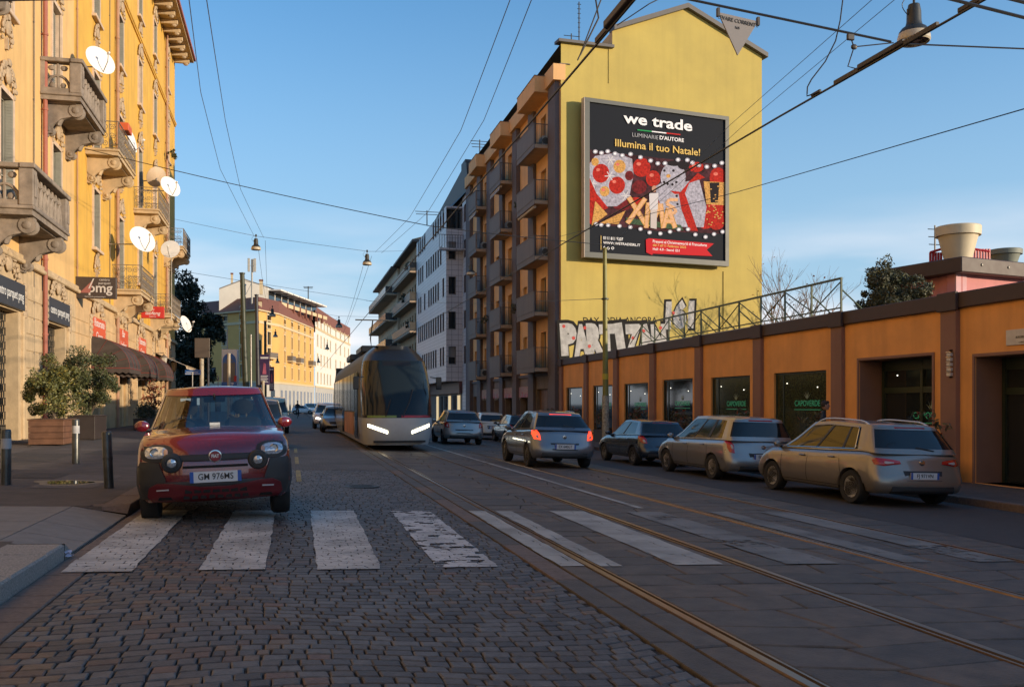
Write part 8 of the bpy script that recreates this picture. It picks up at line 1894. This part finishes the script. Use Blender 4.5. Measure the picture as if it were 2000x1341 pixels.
for i, (bi, k) in enumerate(((0, 2), (0, 4), (1, 3), (2, 3), (1, 0), (2, 0))):
    yj = PX(bays[bi][2], 300, XR).y; c = Vector((XR - .35, yj + .65, fl[k] + .01)); t = thing('air_conditioner', 'white air conditioner, ochre flats, ' + ('nearest bay, third balcony up', 'nearest bay, top balcony', 'middle bay, fourth balcony up', 'farthest bay, fourth balcony up', 'middle bay, lowest balcony', 'farthest bay, lowest balcony')[i], 'air conditioner', c, 0, 'air conditioners on the balconies')
    b = MB(); b.box(c.x - .2, c.x + .2, c.y - .42, c.y + .42, c.z, c.z + .6, ACW, bev=.02); part('casing', b, t); b = MB(); b.lathe([(.21, 0), (.20, .012), (.06, .014)], GRILL, 18, Matrix.Translation((c.x - .0, c.y - .425, c.z + .3)) @ Matrix.Rotation(R(90), 4, 'X')); part('fan_grille', b, t)
# ============================================================ people
SKIN = mat('skin', (.38, .22, .16), .6, var=.08); HAIR = mat('dark_hair', (.018, .014, .012), .7, var=.2); JACK = mat('dark_jacket', (.022, .024, .032), .85, var=.2, bump=.3, bs=30); TROU = mat('dark_trousers', (.028, .028, .034), .9, var=.2); SHOE = mat('shoe_black', (.015, .014, .014), .6, var=0)
def skin_body(name, verts, edges, radii, m, parent, root=0, sub=2):
    me = bpy.data.meshes.new(name); me.from_pydata(verts, edges, []); o = link(name, me, None); sm = o.modifiers.new('skin', 'SKIN'); sm.use_smooth_shade = True
    for i, r_ in enumerate(radii): me.skin_vertices[0].data[i].radius = (r_, r_) if not hasattr(r_, '__len__') else r_
    me.skin_vertices[0].data[root].use_root = True; ss = o.modifiers.new('sub', 'SUBSURF'); ss.levels = sub; ss.render_levels = sub
    dg = bpy.context.evaluated_depsgraph_get(); m2 = bpy.data.meshes.new_from_object(o.evaluated_get(dg)); bpy.data.objects.remove(o); m2.name = name; m2.materials.clear(); m2.materials.append(m)
    for p_ in m2.polygons: p_.use_smooth = True
    return link(name, m2, parent)
def person(label, loc, rz, s, stride=.18, ride=False):
    t = thing('person', label, 'person', loc, rz); t.scale = (s, s, s)
    # x = right, +y = forward
    if not ride: L1, L2 = [(.09, .0, .90), (.10, stride * .55, .50), (.10, stride, .09), (.10, stride + .14, .035)], [(-.09, 0, .90), (-.10, -stride * .35, .50), (-.10, -stride * 1.3, .12), (-.10, -stride * 1.1, .035)]
    else: L1, L2 = [(.09, .0, .98), (.12, .34, .78), (.12, .18, .36), (.12, .32, .32)], [(-.09, 0, .98), (-.12, .22, .62), (-.12, .02, .22), (-.12, .16, .16)]
    hz = .98 if ride else .95; lean = .28 if ride else .02
    V = [(0, 0, hz), (0, lean * .4, hz + .22), (0, lean * .9, hz + .45), (0, lean + .01, hz + .55), (0, lean + .03, hz + .64)]; E = [(0, 1), (1, 2), (2, 3), (3, 4)]; Rr = [(.15, .11), (.14, .10), (.17, .11), (.06, .06), (.055, .055)]
    def limb(start, pts, rs):
        k = start
        for p_, r_ in zip(pts, rs): V.append(p_); E.append((k, len(V) - 1)); Rr.append(r_); k = len(V) - 1
        return k
    limb(0, L1, [.095, .065, .045, .035]); limb(0, L2, [.095, .065, .045, .035]); hands = []
    for sg in (1, -1):
        arm = [(sg * .19, lean * .9, hz + .44), (sg * .23, lean * .9 - sg * .06, hz + .18), (sg * .22, lean * .9 + sg * .10 + .06, hz - .06)] if not ride else [(sg * .19, lean * .9, hz + .44), (sg * .26, lean + .18, hz + .22), (sg * .24, lean + .42, hz + .14)]
        limb(2, arm, [.058, .045, .032]); hands.append(arm[-1])
    o = skin_body('body', V, E, Rr, JACK, t)
    o.data.materials.append(TROU); o.data.materials.append(SHOE)
    for p_ in o.data.polygons:
        z = p_.center.z
        if z < hz - .06 and abs(p_.center.x) < .17: p_.material_index = 1
        if z < .075 and not ride: p_.material_index = 2
    hd = MB(); hc = Vector((0, lean + .06, hz + .76)); hd.ball(hc, (.075, .095, .115), SKIN, None, 16, 12); hd.ball(hc + Vector((0, .095, -.015)), (.014, .022, .024), SKIN, None, 8, 6); hd.ball(hc + Vector((.076, 0, 0)), (.012, .02, .03), SKIN); hd.ball(hc + Vector((-.076, 0, 0)), (.012, .02, .03), SKIN); hd.ball(hc + Vector((0, .03, -.085)), (.05, .055, .035), SKIN, None, 10, 6)
    for sg in (1, -1): hd.ball(hc + Vector((sg * .03, .084, .02)), (.012, .008, .007), HAIR)
    hd.ball(hc + Vector((0, .088, -.055)), (.022, .008, .006), mat('lips', (.28, .10, .09), .5, var=0)); part('head', hd, t, world=False)
    hr = MB(); hr.ball(hc + Vector((0, -.022, .03)), (.085, .095, .105), HAIR, None, 16, 10); hr.ball(hc + Vector((0, .04, .085)), (.07, .055, .04), HAIR, None, 12, 8); part('hair', hr, t, world=False)
    for sg, h_ in zip((1, -1), hands):
        V2 = [h_, (h_[0], h_[1] + .01, h_[2] - .05), (h_[0], h_[1] + .015, h_[2] - .09)]; E2 = [(0, 1), (1, 2)]; R2 = [.024, (.022, .034), (.02, .036)]
        for k in range(4): y = h_[1] + .015 + (k - 1.5) * .019; V2 += [(h_[0], y, h_[2] - .12), (h_[0] - sg * .012, y, h_[2] - .155 + abs(k - 1.5) * .008)]; n_ = len(V2); E2 += [(2, n_ - 2), (n_ - 2, n_ - 1)]; R2 += [.009, .008]
        V2 += [(h_[0] - sg * .01, h_[1] + .05, h_[2] - .07), (h_[0] - sg * .015, h_[1] + .06, h_[2] - .105)]; n_ = len(V2); E2 += [(1, n_ - 2), (n_ - 2, n_ - 1)]; R2 += [.011, .009]
        skin_body('hand', V2, E2, R2, SKIN, t, 0, 1)
    return t
px_ = PT(1606, 790, 24.6); person('person with dark hair and dark jacket walking behind the beige silver car', (px_.x, px_.y, gz(px_.x) + .13), R(-120), 1.03)
pc = PT(581, 790, 104); person('person in dark clothes riding a bicycle in the middle of the far street', (pc.x, pc.y, gz(pc.x) + .02), R(180), 1.05, ride=True)
t = thing('bicycle', 'bicycle ridden by the dark clothed person down the middle of the far street', 'bicycle', (pc.x, pc.y, gz(pc.x)), R(180)); t.scale = (1.05, 1.05, 1.05)
for yy in (-.50, .58):
    b = MB(); b.tube([Vector((0, yy + .33 * math.cos(k / 24 * 2 * math.pi), .345 + .33 * math.sin(k / 24 * 2 * math.pi))) for k in range(25)], .02, TYRE, 6)
    for k in range(12): a = k / 12 * 2 * math.pi; b.tube([(0, yy, .345), (0, yy + .32 * math.cos(a), .345 + .32 * math.sin(a))], .003, GALV, 3)
    part('wheel', b, t, world=False)
b = MB(); P5 = [(0, -.5, .345), (0, -.05, .32), (0, -.18, .86), (0, .42, .82), (0, .58, .345)]
for a_, c_ in ((0, 1), (1, 2), (2, 0), (1, 3), (2, 3), (3, 4)): b.tube([P5[a_], P5[c_]], .018, IRON, 6)
part('frame', b, t, world=False); b = MB(); b.tube([(0, .42, .82), (0, .46, 1.05)], .015, GALV, 6); b.tube([(-.26, .50, 1.10), (0, .47, 1.06), (.26, .50, 1.10)], .014, GALV, 6); part('handlebar', b, t, world=False); b = MB(); b.ball((0, -.2, .92), (.07, .13, .04), TRIM); part('saddle', b, t, world=False)
